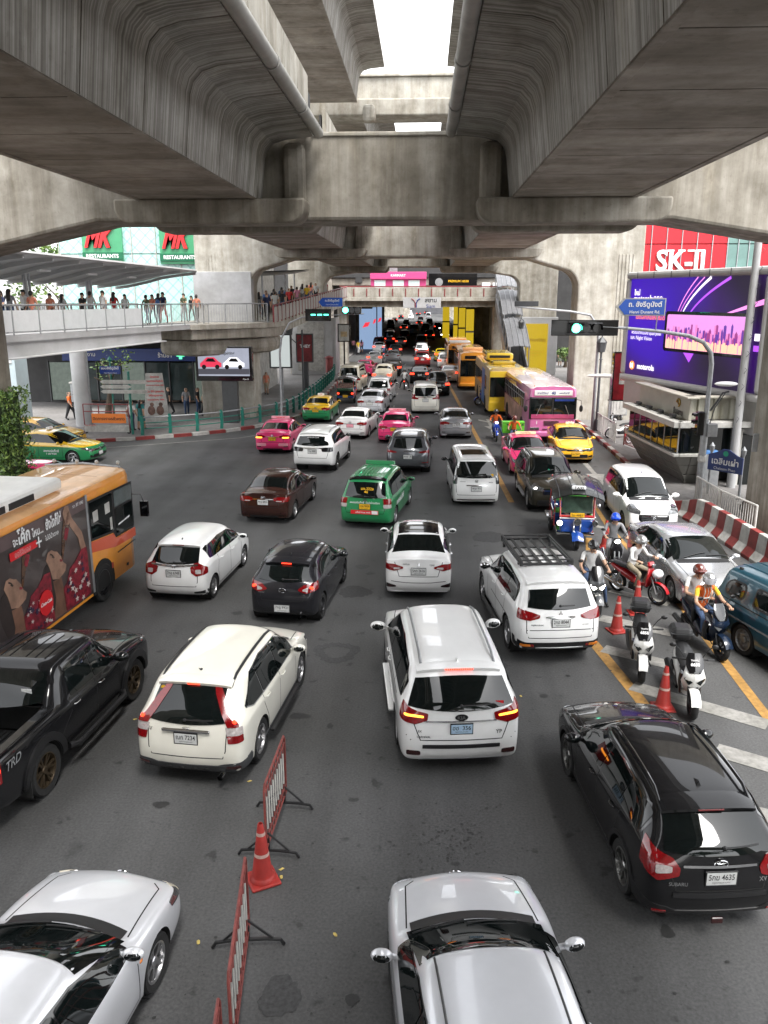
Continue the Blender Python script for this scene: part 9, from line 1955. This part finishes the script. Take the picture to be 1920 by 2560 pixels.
        for s in (1,-1):
            mb=MB();mb.tube([(1.12,s*.50,.95),(.93,s*.52,1.62),(.85,s*.50,1.72)],.025,8);mb.tube([(.30,s*.60,.45),(.30,s*.60,1.72)],.022,8);mb.tube([(-1.30,s*.60,.8),(-1.30,s*.58,1.75)],.022,8);mb.obj('frame_post',TR_,r,smooth=True)
            sub_box(r,'side_rail',(-.4,s*.62,.85),(1.5,.04,.10),CHROME,.015);sub_box(r,'side_panel',(-.85,s*.62,.65),(1.0,.03,.35),TG_ if s>0 else TR_,.02)
            mb=MB();mb.lathe([(0,.10),(.09,.10),(.10,.07),(.05,-.06),(0,-.06)],(1.16,s*.52,.80),'X',16);mb.obj('headlight',CHROME,r,smooth=True);mb=MB();mb.lathe([(.08,.105),(0,.105)],(1.165,s*.52,.80),'X',16);mb.obj('lamp_lens',LITW if s<0 else LAMP,r)
            mb=MB();mb.tube([(1.35,s*.10,.26),(1.18,s*.10,.85)],.03,8);mb.obj('fork_leg',CHROME,r,smooth=True)
        mb=MB();mb.lathe([(0,.12),(.11,.12),(.12,.08),(.06,-.06),(0,-.06)],(1.24,0,.86),'X',18);mb.obj('centre_lamp',CHROME,r,smooth=True);mb=MB();mb.lathe([(.095,.125),(0,.125)],(1.245,0,.86),'X',16);mb.obj('lamp_lens',LAMP,r)
        rows=[[(1.35+.33*cos(t),yy,.26+(.34-abs(yy)*.5)*sin(t)) for yy in (-.17,-.08,0,.08,.17)] for t in [lerp(.35,2.3,k/8) for k in range(9)]];mb=MB();mb.grid(rows);mb.grid([[(x_,y_,z_-.008) for x_,y_,z_ in q] for q in rows][::-1]);mb.obj('front_fender',TB,r,smooth=True)
        sub_box(r,'windscreen',(1.02,0,1.32),(.03,.92,.52),M('clear_glass_dark',(.05,.08,.06),.05,noise=.7,scale=3),.02,rot=(0,R(-16),0));sub_box(r,'bench_seat',(-.75,0,.72),(.5,1.05,.14),TG_,.05);sub_box(r,'seat_back',(-1.0,0,1.05),(.12,1.05,.5),TG_,.05)
        sub_box(r,'yellow_plate',(1.19,0,1.04),(.02,.42,.13),PLATEY,.005);text('plate_text','ไย-4887',INK,(1.202,0,1.04),(0,1,0),(0,0,1),width=.34,parent=r)
        mb=MB();n_=8;rows=[[(x_,y_,1.84+dz-.16*(y_/.72)**2) for y_ in [lerp(-.76,.76,k/n_) for k in range(n_+1)]] for x_,dz in ((1.30,-.12),(1.10,-.02),(.7,.04),(-.2,.06),(-1.0,.03),(-1.42,-.06))]
        mb.grid(rows);mb.grid([[(x_,y_,z_-.03) for x_,y_,z_ in q] for q in rows][::-1]);mb.obj('canopy',RFM,r,smooth=True,angle=50)
        for k in (1,3,5,7):mb=MB();mb.tube([(q[k][0],q[k][1],q[k][2]+.004) for q in rows],.012,4);mb.obj('canopy_rib',DGREY,r)
        s_=sub_box(r,'roof_sign',(1.12,0,1.88),(.10,.42,.11),WHITE,.03);text('sign_text','TAXI',INK,(.052,0,0),(0,1,0),(0,0,1),width=.28,parent=s_,bold=.02)
        for s in (1,-1):mb=MB();mb.ball((1.05,s*.64,1.30),(.02,.05,.08),8,6);mb.tube([(1.0,s*.52,1.25),(1.05,s*.62,1.30)],.01,5);mb.obj('mirror',CHROME,r,smooth=True)
        mb=MB();mb.tube([(.95,.45,1.7),(1.15,.62,2.15)],.006,4);mb.obj('antenna',STEEL,r)
        if not front:sub_box(r,'rear_board',(-1.38,0,.85),(.05,1.2,.6),CHROME,.02);[sub_box(r,'tail_light',(-1.42,s*.5,.75),(.03,.14,.1),LIT,.02) for s in (1,-1)];sub_box(r,'license_plate',(-1.42,0,.55),(.02,.36,.17),PLATEY,.005);sub_box(r,'cargo',(-1.05,0,1.2),(.5,1.0,.5),M('cargo_mix',(.25,.15,.12),.7,noise=.9,scale=8),.05)
        return r
    g=G(1440,1374);a=R(-94);tuktuk(g.x-1.35*cos(a),g.y-1.35*sin(a),a,'blue and red three-wheeled taxi with a black canopy, facing the viewer')
    person(ride(0,seat=(.30,.62),grip=(.95,.98,.25),board=(.7,.42)),CL['navy'],CL['denim'],'driver seated inside the blue three-wheeler',loc=(g.x-1.35*cos(a),g.y-1.35*sin(a),0),rz=a,hair='short',sub=2)
    g=G(865,1010);tuktuk(g.x,g.y+1.4,R(88),'blue three-wheeler seen from behind with cargo, ahead of the green-yellow taxi',False)
# ---------------------------------------------------------------- buses
def bus(loc,rz,label,roof,side,lower,L=12.0,W=2.5,H=2.98,kind='old',front=True,name='bus',windows=True,group=None,fx=2.25):
    r=empty('bus',loc,rz,label,'bus',group);z0=.34
    def ring(x,ins=0):
        w=W/2-ins;return [(x,-w,z0),(x,-w,H*.55),(x,-w+.02,H-.24),(x,-w+.07,H-.10),(x,-w+.22,H-.02),(x,0,H+.02),(x,w-.22,H-.02),(x,w-.07,H-.10),(x,w-.02,H-.24),(x,w,H*.55),(x,w,z0)]
    rows=[ring(-L/2,.08),ring(-L/2+.12),ring(L/2-.35),ring(L/2-.10,.04),ring(L/2,.14)]
    mb=MB();mb.grid(rows);n=11;mb.add(rows[0],[tuple(range(n))[::-1]]);mb.add(rows[-1],[tuple(range(n))]);mb.add([rows[0][0],rows[0][-1],rows[-1][-1],rows[-1][0]],[(0,1,2,3)])
    me=mb.mesh('body',[side,roof,lower],smooth=True,angle=40,fix=True)
    for p in me.polygons:p.material_index=1 if p.center.z>H-.16 and p.normal.z>.3 else 0
    mkobj('body',me,r)
    for sx in (L/2-fx,-L/2+3.1):
        for s in (1,-1):
            mb=MB();mb.prism([(sx+.60*cos(t),.50+.60*sin(t)) for t in [lerp(-.28,pi+.28,k/14) for k in range(15)]],.012,plane='XZ',z=s*(W/2)+(.004 if s>0 else-.016));mb.obj('wheel_arch',UNDER,r,fix=True)
            w=add_wheel(r,sx,s*(W/2-.09),.49,'steel',DALLOY,s)
    return r
def bus_windows(r,x0,x1,zb,zt,n,W,mat=GLASS,fr=None,sides=(1,-1),split=True):
    w=(x1-x0)/n
    for s in sides:
        for k in range(n):
            o=sub_box(r,'window',(x0+w*(k+.5),s*(W/2-.010),(zb+zt)/2),(w-.10,.05,zt-zb),mat,.02)
            if split:sub_box(o,'window_bar',(0,s*.03,(zt-zb)*.12),(w-.12,.02,.035),fr or STEEL,.004)
            sub_box(o,'window_frame',(w/2-.03,s*.02,0),(.045,.03,zt-zb),fr or STEEL,.004)
def buses():
    # pink number 40
    PB,PBL=paint('bus_pink',(.58,.15,.36)),paint('bus_pink_roof',(.74,.62,.62),.5,dirt=.15);AD=M('faded_advert',(.42,.24,.20),.5,noise=.7,scale=1.1)
    L,W,H=11.6,2.5,2.95;a=R(-88.5);f=Vector((6.72,42.3,0));c=f-Vector((cos(a),sin(a),0))*L/2
    r=bus((c.x,c.y,0),a,'pink city bus numbered 40 with side windows, facing the viewer',PBL,PB,PB,L,W,H)
    bus_windows(r,-L/2+.5,L/2-1.6,1.62,2.45,13,W,M('bus_window',(.05,.05,.05),.1,noise=.8,scale=2));sub_box(r,'side_advert',(-.9,-W/2-.004,1.02),(L-2.6,.01,1.05),AD,.002);sub_box(r,'side_advert',(-.9,W/2+.004,1.02),(L-2.6,.01,1.05),AD,.002)
    sub_box(r,'windshield',(L/2-.0,-.60,1.85),(.05,1.12,1.05),GLASS,.05);sub_box(r,'windshield',(L/2-.0,.60,1.85),(.05,1.12,1.05),GLASS,.05);sub_box(r,'windshield_frame',(L/2-.015,0,1.85),(.04,2.44,1.14),BLACK,.06)
    sub_box(r,'dashboard_panel',(L/2+.03,0,1.42),(.012,2.2,.22),M('bus_pink_inner',(.42,.06,.16),.3,noise=.2),.004);sub_box(r,'sun_visor',(L/2+.03,.58,2.26),(.01,1.0,.10),SHOPBLUE,.003)
    o=sub_box(r,'route_board',(L/2+.02,0,2.63),(.03,1.95,.26),WHITE,.05);text('route_text','40',SHOPBLUE,(.02,0,0),(0,1,0),(0,0,1),height=.17,parent=o,bold=.04);text('route_text','สายใต้ใหม่',SHOPBLUE,(.02,-.55,0),(0,1,0),(0,0,1),width=.55,parent=o,bold=.02);text('route_text','แยกลำสาลี',SHOPBLUE,(.02,.55,0),(0,1,0),(0,0,1),width=.5,parent=o,bold=.02)
    for k in range(4):sub_box(r,'vent_slot',(L/2+.02,-.05,1.17-k*.065),(.02,.78,.028),BLACK,.004)
    for s in (1,-1):
        sub_box(r,'headlight',(L/2+.03,s*.90,.78),(.03,.48,.14),LAMP,.03);mb=MB();mb.tube([(L/2+.05,s*.85,1.45),(L/2+.06,s*.62,2.02)],.012,5);mb.obj('wiper',STEEL,r);mb=MB();mb.tube([(L/2-.05,s*1.2,2.3),(L/2+.15,s*1.42,2.25),(L/2+.15,s*1.42,1.95)],.015,6);mb.ball((L/2+.15,s*1.42,1.85),(.05,.10,.18),8,6);mb.obj('mirror',BLACK,r)
    sub_box(r,'bumper',(L/2+.06,0,.50),(.16,2.46,.28),PB,.06);sub_box(r,'bumper_slot',(L/2+.05,0,.76),(.03,1.0,.05),BLACK,.01);text('front_number','40',WHITE,(L/2+.025,.92,1.10),(0,1,0),(0,0,1),height=.17,parent=r,bold=.04,space=1.4);text('front_number','1',WHITE,(L/2+.025,-.80,1.10),(0,1,0),(0,0,1),height=.17,parent=r,bold=.04);sub_box(r,'license_plate',(L/2+.15,0,.48),(.02,.42,.18),PLATEY,.01)
    for y in (-.95,-.32,.35,1.0):mb=MB();mb.ball((L/2-.25,y,H+.01),(.05,.03,.03),8,5);mb.obj('marker_lamp',AMBER,r,smooth=True)
    for x in (1.5,-2.0):sub_box(r,'roof_hatch',(x,0,H+.02),(.7,.6,.04),PBL,.02)
    # yellow with blue side advert
    YB,BA=paint('bus_yellow',(.74,.50,.03),.4),M('blue_advert',(.05,.18,.48),.45,noise=.8,scale=.8);a=R(-89.5);L=12;H=3.05;r=bus((5.35,58.2,0),a,'yellow bus with a blue side panel and rooftop unit, behind the pink bus',YB,M('cream_panel',(.50,.36,.18),.5,noise=.3),YB,L,W,H,group=None)
    sub_box(r,'front_face',(L/2-.02,0,1.6),(.08,2.36,2.5),YB,.08);sub_box(r,'front_skirt',(L/2+.03,0,.62),(.06,2.4,.6),YB,.04);bus_windows(r,-L/2+.5,L/2-1.5,1.5,2.4,8,W,split=False);sub_box(r,'blue_advert',(2.2,-W/2-.02,1.6),(2.2,.012,2.3),BA,.002);sub_box(r,'roof_unit',(-1.6,0,H+.30),(3.6,1.9,.5),YB,.15);sub_box(r,'roof_unit',(2.6,0,H+.10),(1.4,1.5,.2),YB,.06);sub_box(r,'windshield',(L/2+.02,0,1.85),(.06,2.3,1.25),GLASS,.05);sub_box(r,'unit_vent',(.22,0,H+.3),(.03,1.4,.18),BLACK,.01)
    for x in (-4,4.5):sub_box(r,'roof_hatch',(x,0,H+.03),(.7,.7,.05),YB,.02)
    # two orange buses
    OB,OBR=paint('bus_orange',(.76,.29,.025),.4,dirt=.12),paint('bus_orange_roof',(.78,.44,.20),.55,dirt=.2)
    for i,(x,y,lab) in enumerate(((4.15,72.6,'orange bus behind the yellow bus, nearer of the two'),(3.55,85.6,'orange bus farthest up the road with a pale roof front'))):
        r=bus((x,y,0),R(-90),lab,OBR,OB,OB,L,W,H,group='orange city buses');bus_windows(r,-L/2+.5,L/2-1.5,1.5,2.4,8,W,split=False);sub_box(r,'windshield',(L/2,0,1.8),(.06,2.3,1.3),GLASS,.05);sub_box(r,'route_board',(L/2+.02,-.0,2.68),(.04,1.6,.26),GBLACK,.02);sub_box(r,'roof_unit',(1.5 if i==0 else-1,0,H+.12),(2.4,1.7,.24),OBR,.08);sub_box(r,'roof_hatch',(4.0,0,H+.03),(.7,.7,.05),OBR,.02);sub_box(r,'bumper',(L/2+.06,0,.5),(.14,2.4,.26),OB,.05)
        if i:sub_box(r,'roof_unit',(4.2,0,H+.08),(2.2,2.0,.16),WHITE,.05)
    # near orange bus with the drinks advert
    L,W,H=12.0,2.5,3.08;a=R(85.5);fr=Vector((-7.80,20.95,0));u=Vector((cos(a),sin(a),0));v=Vector((-sin(a),cos(a),0));c=fr-u*L/2+v*W/2
    r=bus((c.x,c.y,0),a,'orange bus with a large cola advert on its side, turning at the left edge',OBR,OB,OB,L,W,H,fx=2.02);y=-W/2;xe=L/2
    ADM=M('advert_dark',(.060,.045,.043),.3,noise=.55,scale=.7,coat=.3)
    def sp(x,z,o=0):return (xe-x,y-.012-o,z) # x back from the front
    def flat(nm,pts,mt,o=.004):q=MB();q.prism([(xe-x,z) for x,z in pts],-.003,plane='XZ',z=y-.012-o);return q.obj(nm,mt,r,fix=True)
    flat('advert_sheet',[(2.58,.42),(12,.42),(12,2.86),(2.58,2.86)],ADM,0);flat('advert_edge',[(2.50,.42),(2.60,.42),(2.60,2.88),(2.50,2.88)],STEEL,.002)
    flat('advert_top',[(2.60,2.56),(12,2.56),(12,2.86),(2.60,2.86)],M('advert_brown',(.11,.075,.075),.35,noise=.2),.002)
    SK1,SK2,HRM=M('print_skin',(.30,.175,.12),.4,noise=.5,scale=2.5),M('print_skin_dark',(.17,.085,.055),.4,noise=.5,scale=2.5),M('print_hair',(.025,.016,.014),.5,noise=.5,scale=5)
    SHR=M('print_shirt',(.22,.012,.025),.5,noise=.8,scale=7);LEAFP=M('print_leaf',(.55,.48,.44),.5,noise=.3,scale=8);BOT=M('print_bottle',(.09,.04,.02),.25,noise=.6,scale=6)
    SHN=M('print_navy',(.03,.02,.05),.5,noise=.4,scale=8)
    rn=random.Random(6)
    def figure(x,dz=0,s=1.0,arm=True):
        P_=lambda L_:[(x-px*s*1.22,1.0+dz+pz*s) for px,pz in L_]
        flat('printed_hair',P_([(-.62,.70),(-.75,.45),(-.70,.05),(-.45,-.65),(-.15,-.7),(-.05,.2),(-.1,.75),(-.35,.85)]),HRM,.004)
        flat('printed_neck',P_([(-.35,.25),(-.02,.22),(.05,-.2),(.10,-.72),(-.45,-.72),(-.30,-.2)]),SK2,.006)
        flat('printed_face',P_([(-.42,.62),(-.52,.85),(-.42,1.02),(-.28,1.03),(-.18,.96),(-.08,.92),(.0,.80),(.08,.70),(.10,.58),(.22,.46),(.16,.32),(.02,.26),(-.12,.22),(-.35,.30)]),SK1,.008)
        flat('printed_eye',P_([(-.30,.86),(-.24,.80),(-.20,.81),(-.25,.90)]),HRM,.010);flat('printed_brow',P_([(-.36,.93),(-.27,.88),(-.26,.91),(-.34,.97)]),HRM,.010);flat('printed_lips',P_([(-.01,.70),(.09,.64),(.07,.60),(-.02,.63)]),SHR,.010)
        flat('printed_bottle',P_([(.06,.70),(.10,.62),(.30,1.10),(.52,1.42),(.46,1.62),(.30,1.66),(.18,1.30)]),BOT,.012);flat('bottle_label',P_([(.22,1.14),(.32,1.06),(.46,1.32),(.32,1.40)]),SHR,.014)
        if arm:
            flat('printed_hand',P_([(.30,1.62),(.26,1.78),(.38,1.95),(.52,1.90),(.56,1.60),(.48,1.42),(.36,1.46)]),SK1,.016)
            for k in range(4):flat('printed_finger',P_([(.28+k*.05,1.50+k*.07),(.30+k*.05,1.44+k*.07),(.44+k*.03,1.50+k*.07),(.42+k*.03,1.56+k*.07)]),SK2,.018)
            flat('printed_arm',P_([(.50,1.90),(.62,1.55),(.98,1.05),(1.12,.45),(.92,.30),(.80,.95),(.42,1.50)]),SK1,.010)
        flat('printed_shirt',P_([(.02,-.10),(.18,.02),(.34,.30),(.62,.42),(.88,.62),(1.12,.60),(1.12,-.72),(.05,-.72)]),SHR,.012)
        for k in range(34):
            cx_,cz_=rn.uniform(.12,1.04),rn.uniform(-.68,.42)
            if cz_>-.1+cx_*.6:continue
            sz=rn.uniform(.05,.10);th=rn.uniform(0,pi);pts=[]
            for j in range(10):rr=sz*(1 if j % 2 else .45);pts.append((cx_+rr*cos(th+j*.63),cz_+rr*sin(th+j*.63)))
            flat('printed_leaf',P_(pts),LEAFP if k % 3 else SHN,.0145+.0004*k)
    figure(3.98,.12,.90);figure(5.62,.08,.86,False)
    for t_,x_,z_,w_,h_,b_ in (('จะ',5.62,2.62,.18,.15,.02),('โค้ก',5.30,2.70,.46,.34,.035),('ไหน...',4.78,2.64,.44,.20,.025),('ยังไงก็ใช่',4.12,2.68,.66,.28,.03)):text('advert_text',t_,WHITE,sp(x_,z_,.03),(1,0,0),(0,0,1),width=w_,height=h_,parent=r,bold=b_)
    flat('red_tag',[(5.85,2.28),(5.86,2.46),(4.85,2.46),(4.83,2.30)],REDP,.02);text('advert_text','ออริจินอล',M('tag_pink',(.6,.25,.25),.5,noise=.1),sp(5.38,2.37,.024),(1,0,0),(0,0,1),width=.60,parent=r,bold=.02)
    flat('plus_sign',[(4.88,2.36),(4.66,2.36),(4.66,2.40),(4.88,2.40)],WHITE,.026);flat('plus_sign',[(4.79,2.26),(4.75,2.26),(4.75,2.50),(4.79,2.50)],WHITE,.028);text('advert_text','ไม่มีน้ำตาล',WHITE,sp(4.22,2.38,.02),(1,0,0),(0,0,1),width=.56,parent=r,bold=.01);text('advert_text','รถ. 87.1092',WHITE,sp(2.98,2.76,.02),(1,0,0),(0,0,1),width=.5,parent=r)
    q=MB();q.lathe([(.28,0),(0,0)],axis='Y',n=32);q.obj('red_disc',REDP,r,loc=sp(4.76,1.0,.04));text('brand_script','Coca-Cola',WHITE,sp(4.76,1.01,.044),(1,0,0),(-.2,0,1),width=.46,parent=r,shear=.5,bold=.03)
    # driver's end: windows, band, mirror
    flat('window_surround',[(2.50,1.70),(1.30,1.58),(1.18,1.42),(.12,1.40),(.06,1.5),(.06,2.66),(2.50,2.70)],BLACK,.004)
    flat('driver_window',[(1.14,1.48),(.14,1.46),(.12,2.14),(1.14,2.16)],GLASS,.012);flat('upper_window',[(1.14,2.22),(.12,2.20),(.12,2.60),(1.14,2.62)],M('milky_glass',(.10,.12,.12),.15,noise=.3),.012);flat('side_window',[(2.44,1.76),(1.26,1.64),(1.26,2.62),(2.44,2.64)],GLASS,.012)
    for x0,z0_ in ((2.32,2.12),(1.68,2.16)):flat('window_paper',[(x0,z0_),(x0-.26,z0_+.01),(x0-.26,z0_+.28),(x0,z0_+.27)],KERBW,.016)
    flat('window_paper',[(1.46,1.70),(1.34,1.70),(1.34,2.02),(1.46,2.02)],KERBW,.016);flat('window_bar',[(.70,1.72),(.66,1.72),(.66,2.14),(.70,2.14)],BLACK,.018);flat('inner_rail',[(1.02,1.74),(.34,1.80),(.34,1.76),(1.02,1.70)],WHITE,.018)
    flat('red_band',[(2.50,1.68),(1.30,1.56),(1.18,1.40),(.02,1.38),(.02,1.14),(1.2,1.18),(2.50,1.42)],paint('bus_red_band',(.55,.07,.02)),.005);flat('skirt_line',[(1.15,1.02),(.08,1.06),(.08,1.03),(1.15,.99)],BLACK,.006);flat('fuel_flap',[(1.55,.70),(1.45,.70),(1.45,.85),(1.55,.85)],M('flap_red',(.35,.04,.02),.5,noise=.2),.006);flat('skirt_hole',[(.72,.50),(.60,.48),(.58,.55),(.70,.57)],BLACK,.006)
    mb=MB();mb.tube([(xe-.05,y,2.3),(xe+.12,y-.18,2.25),(xe+.14,y-.24,2.05)],.018,6);mb.box((xe+.12,y-.26,1.86),(.10,.22,.42));mb.obj('mirror',GBLACK,r,bevel=.02)
    # roof: AC unit, rail with lamps, seams
    un=sub_box(r,'roof_unit',(xe-5.2,-.05,H+.16),(4.6,1.75,.30),M('unit_white',(.80,.79,.76),.5,noise=.12,scale=2,noise2=.15),.10)
    for x0,w_ in ((-.35,.95),(.75,.95)):sub_box(un,'vent_grille',(x0-.2,-.88,-.02),(w_,.03,.15),BLACK,.01)
    mb=MB();mb.lathe([(.30,.0),(.30,.02),(.0,.02)],(-1.0,.3,.15),n=20);mb.obj('fan_ring',DGREY,un)
    mb=MB();mb.tube([(xe-.18,-1.05,H-.02),(xe-.14,0,H+.05),(xe-.18,1.05,H-.02)],.035,8);mb.obj('roof_rail',STEEL,r,smooth=True)
    for yy in (-1.0,-.4,.15,.8):mb=MB();mb.ball((xe-.16,yy,H+.10),(.06,.05,.055),10,6);mb.obj('marker_lamp',KERBW,r,smooth=True)
    for x in (1.4,3.2,4.4):q=MB();q.grid([[(xe-x+dx,yy,H+.024-.04*abs(yy/1.0)**2) for yy in [lerp(-1.0,1.0,k/8) for k in range(9)]] for dx in (0,.018)]);q.obj('roof_seam',M('rust_seam',(.25,.10,.04),.8,noise=.6,scale=8),r)
    # taxis half hidden behind the bus
    c=corolla(PYG,'yellow and green taxi in side view entering from the left','taxi','taxi',ptxt='',front=True,taxi=('small',PW,'TAXI'));c.side(1.0,2.4,[(0,.62)],[(0,.66)],'door_lettering',WHITE,.004,0,8,.01) if 0 else None
    c.done(0,0,0);g=G(193,1159);c.root.rotation_euler.z=R(-6);c.root.location=(g.x-1.35,g.y+.78,0)
    for k,t in enumerate(('สหกรณ์แท็กซี่','1 มย 9164')):text('door_text',t,WHITE,(.35,-c.sp['W']/2-.004,.62-k*.14),(1,0,0),(0,0,1),width=.75 if k==0 else .5,parent=c.root,bold=.02)
    c=corolla(PYEL,'yellow taxi behind the yellow and green taxi at the far left','taxi','taxi',ptxt='',front=True);c.done(-19.6,40.3,-8)
    c=corolla(PPINK,'pink car roof visible between the orange bus and the taxi','taxi','taxi',ptxt='');c.done(-13.2,30.2,0);c.root.location=(-14.2,29.3,0);c.root.rotation_euler.z=R(-4)
ground();viaduct();skywalks();left_side();right_side();behind();barriers_and_cones()
near_traffic();buses();two_wheelers();pedestrians()
bpy.data.scenes.remove(TS)
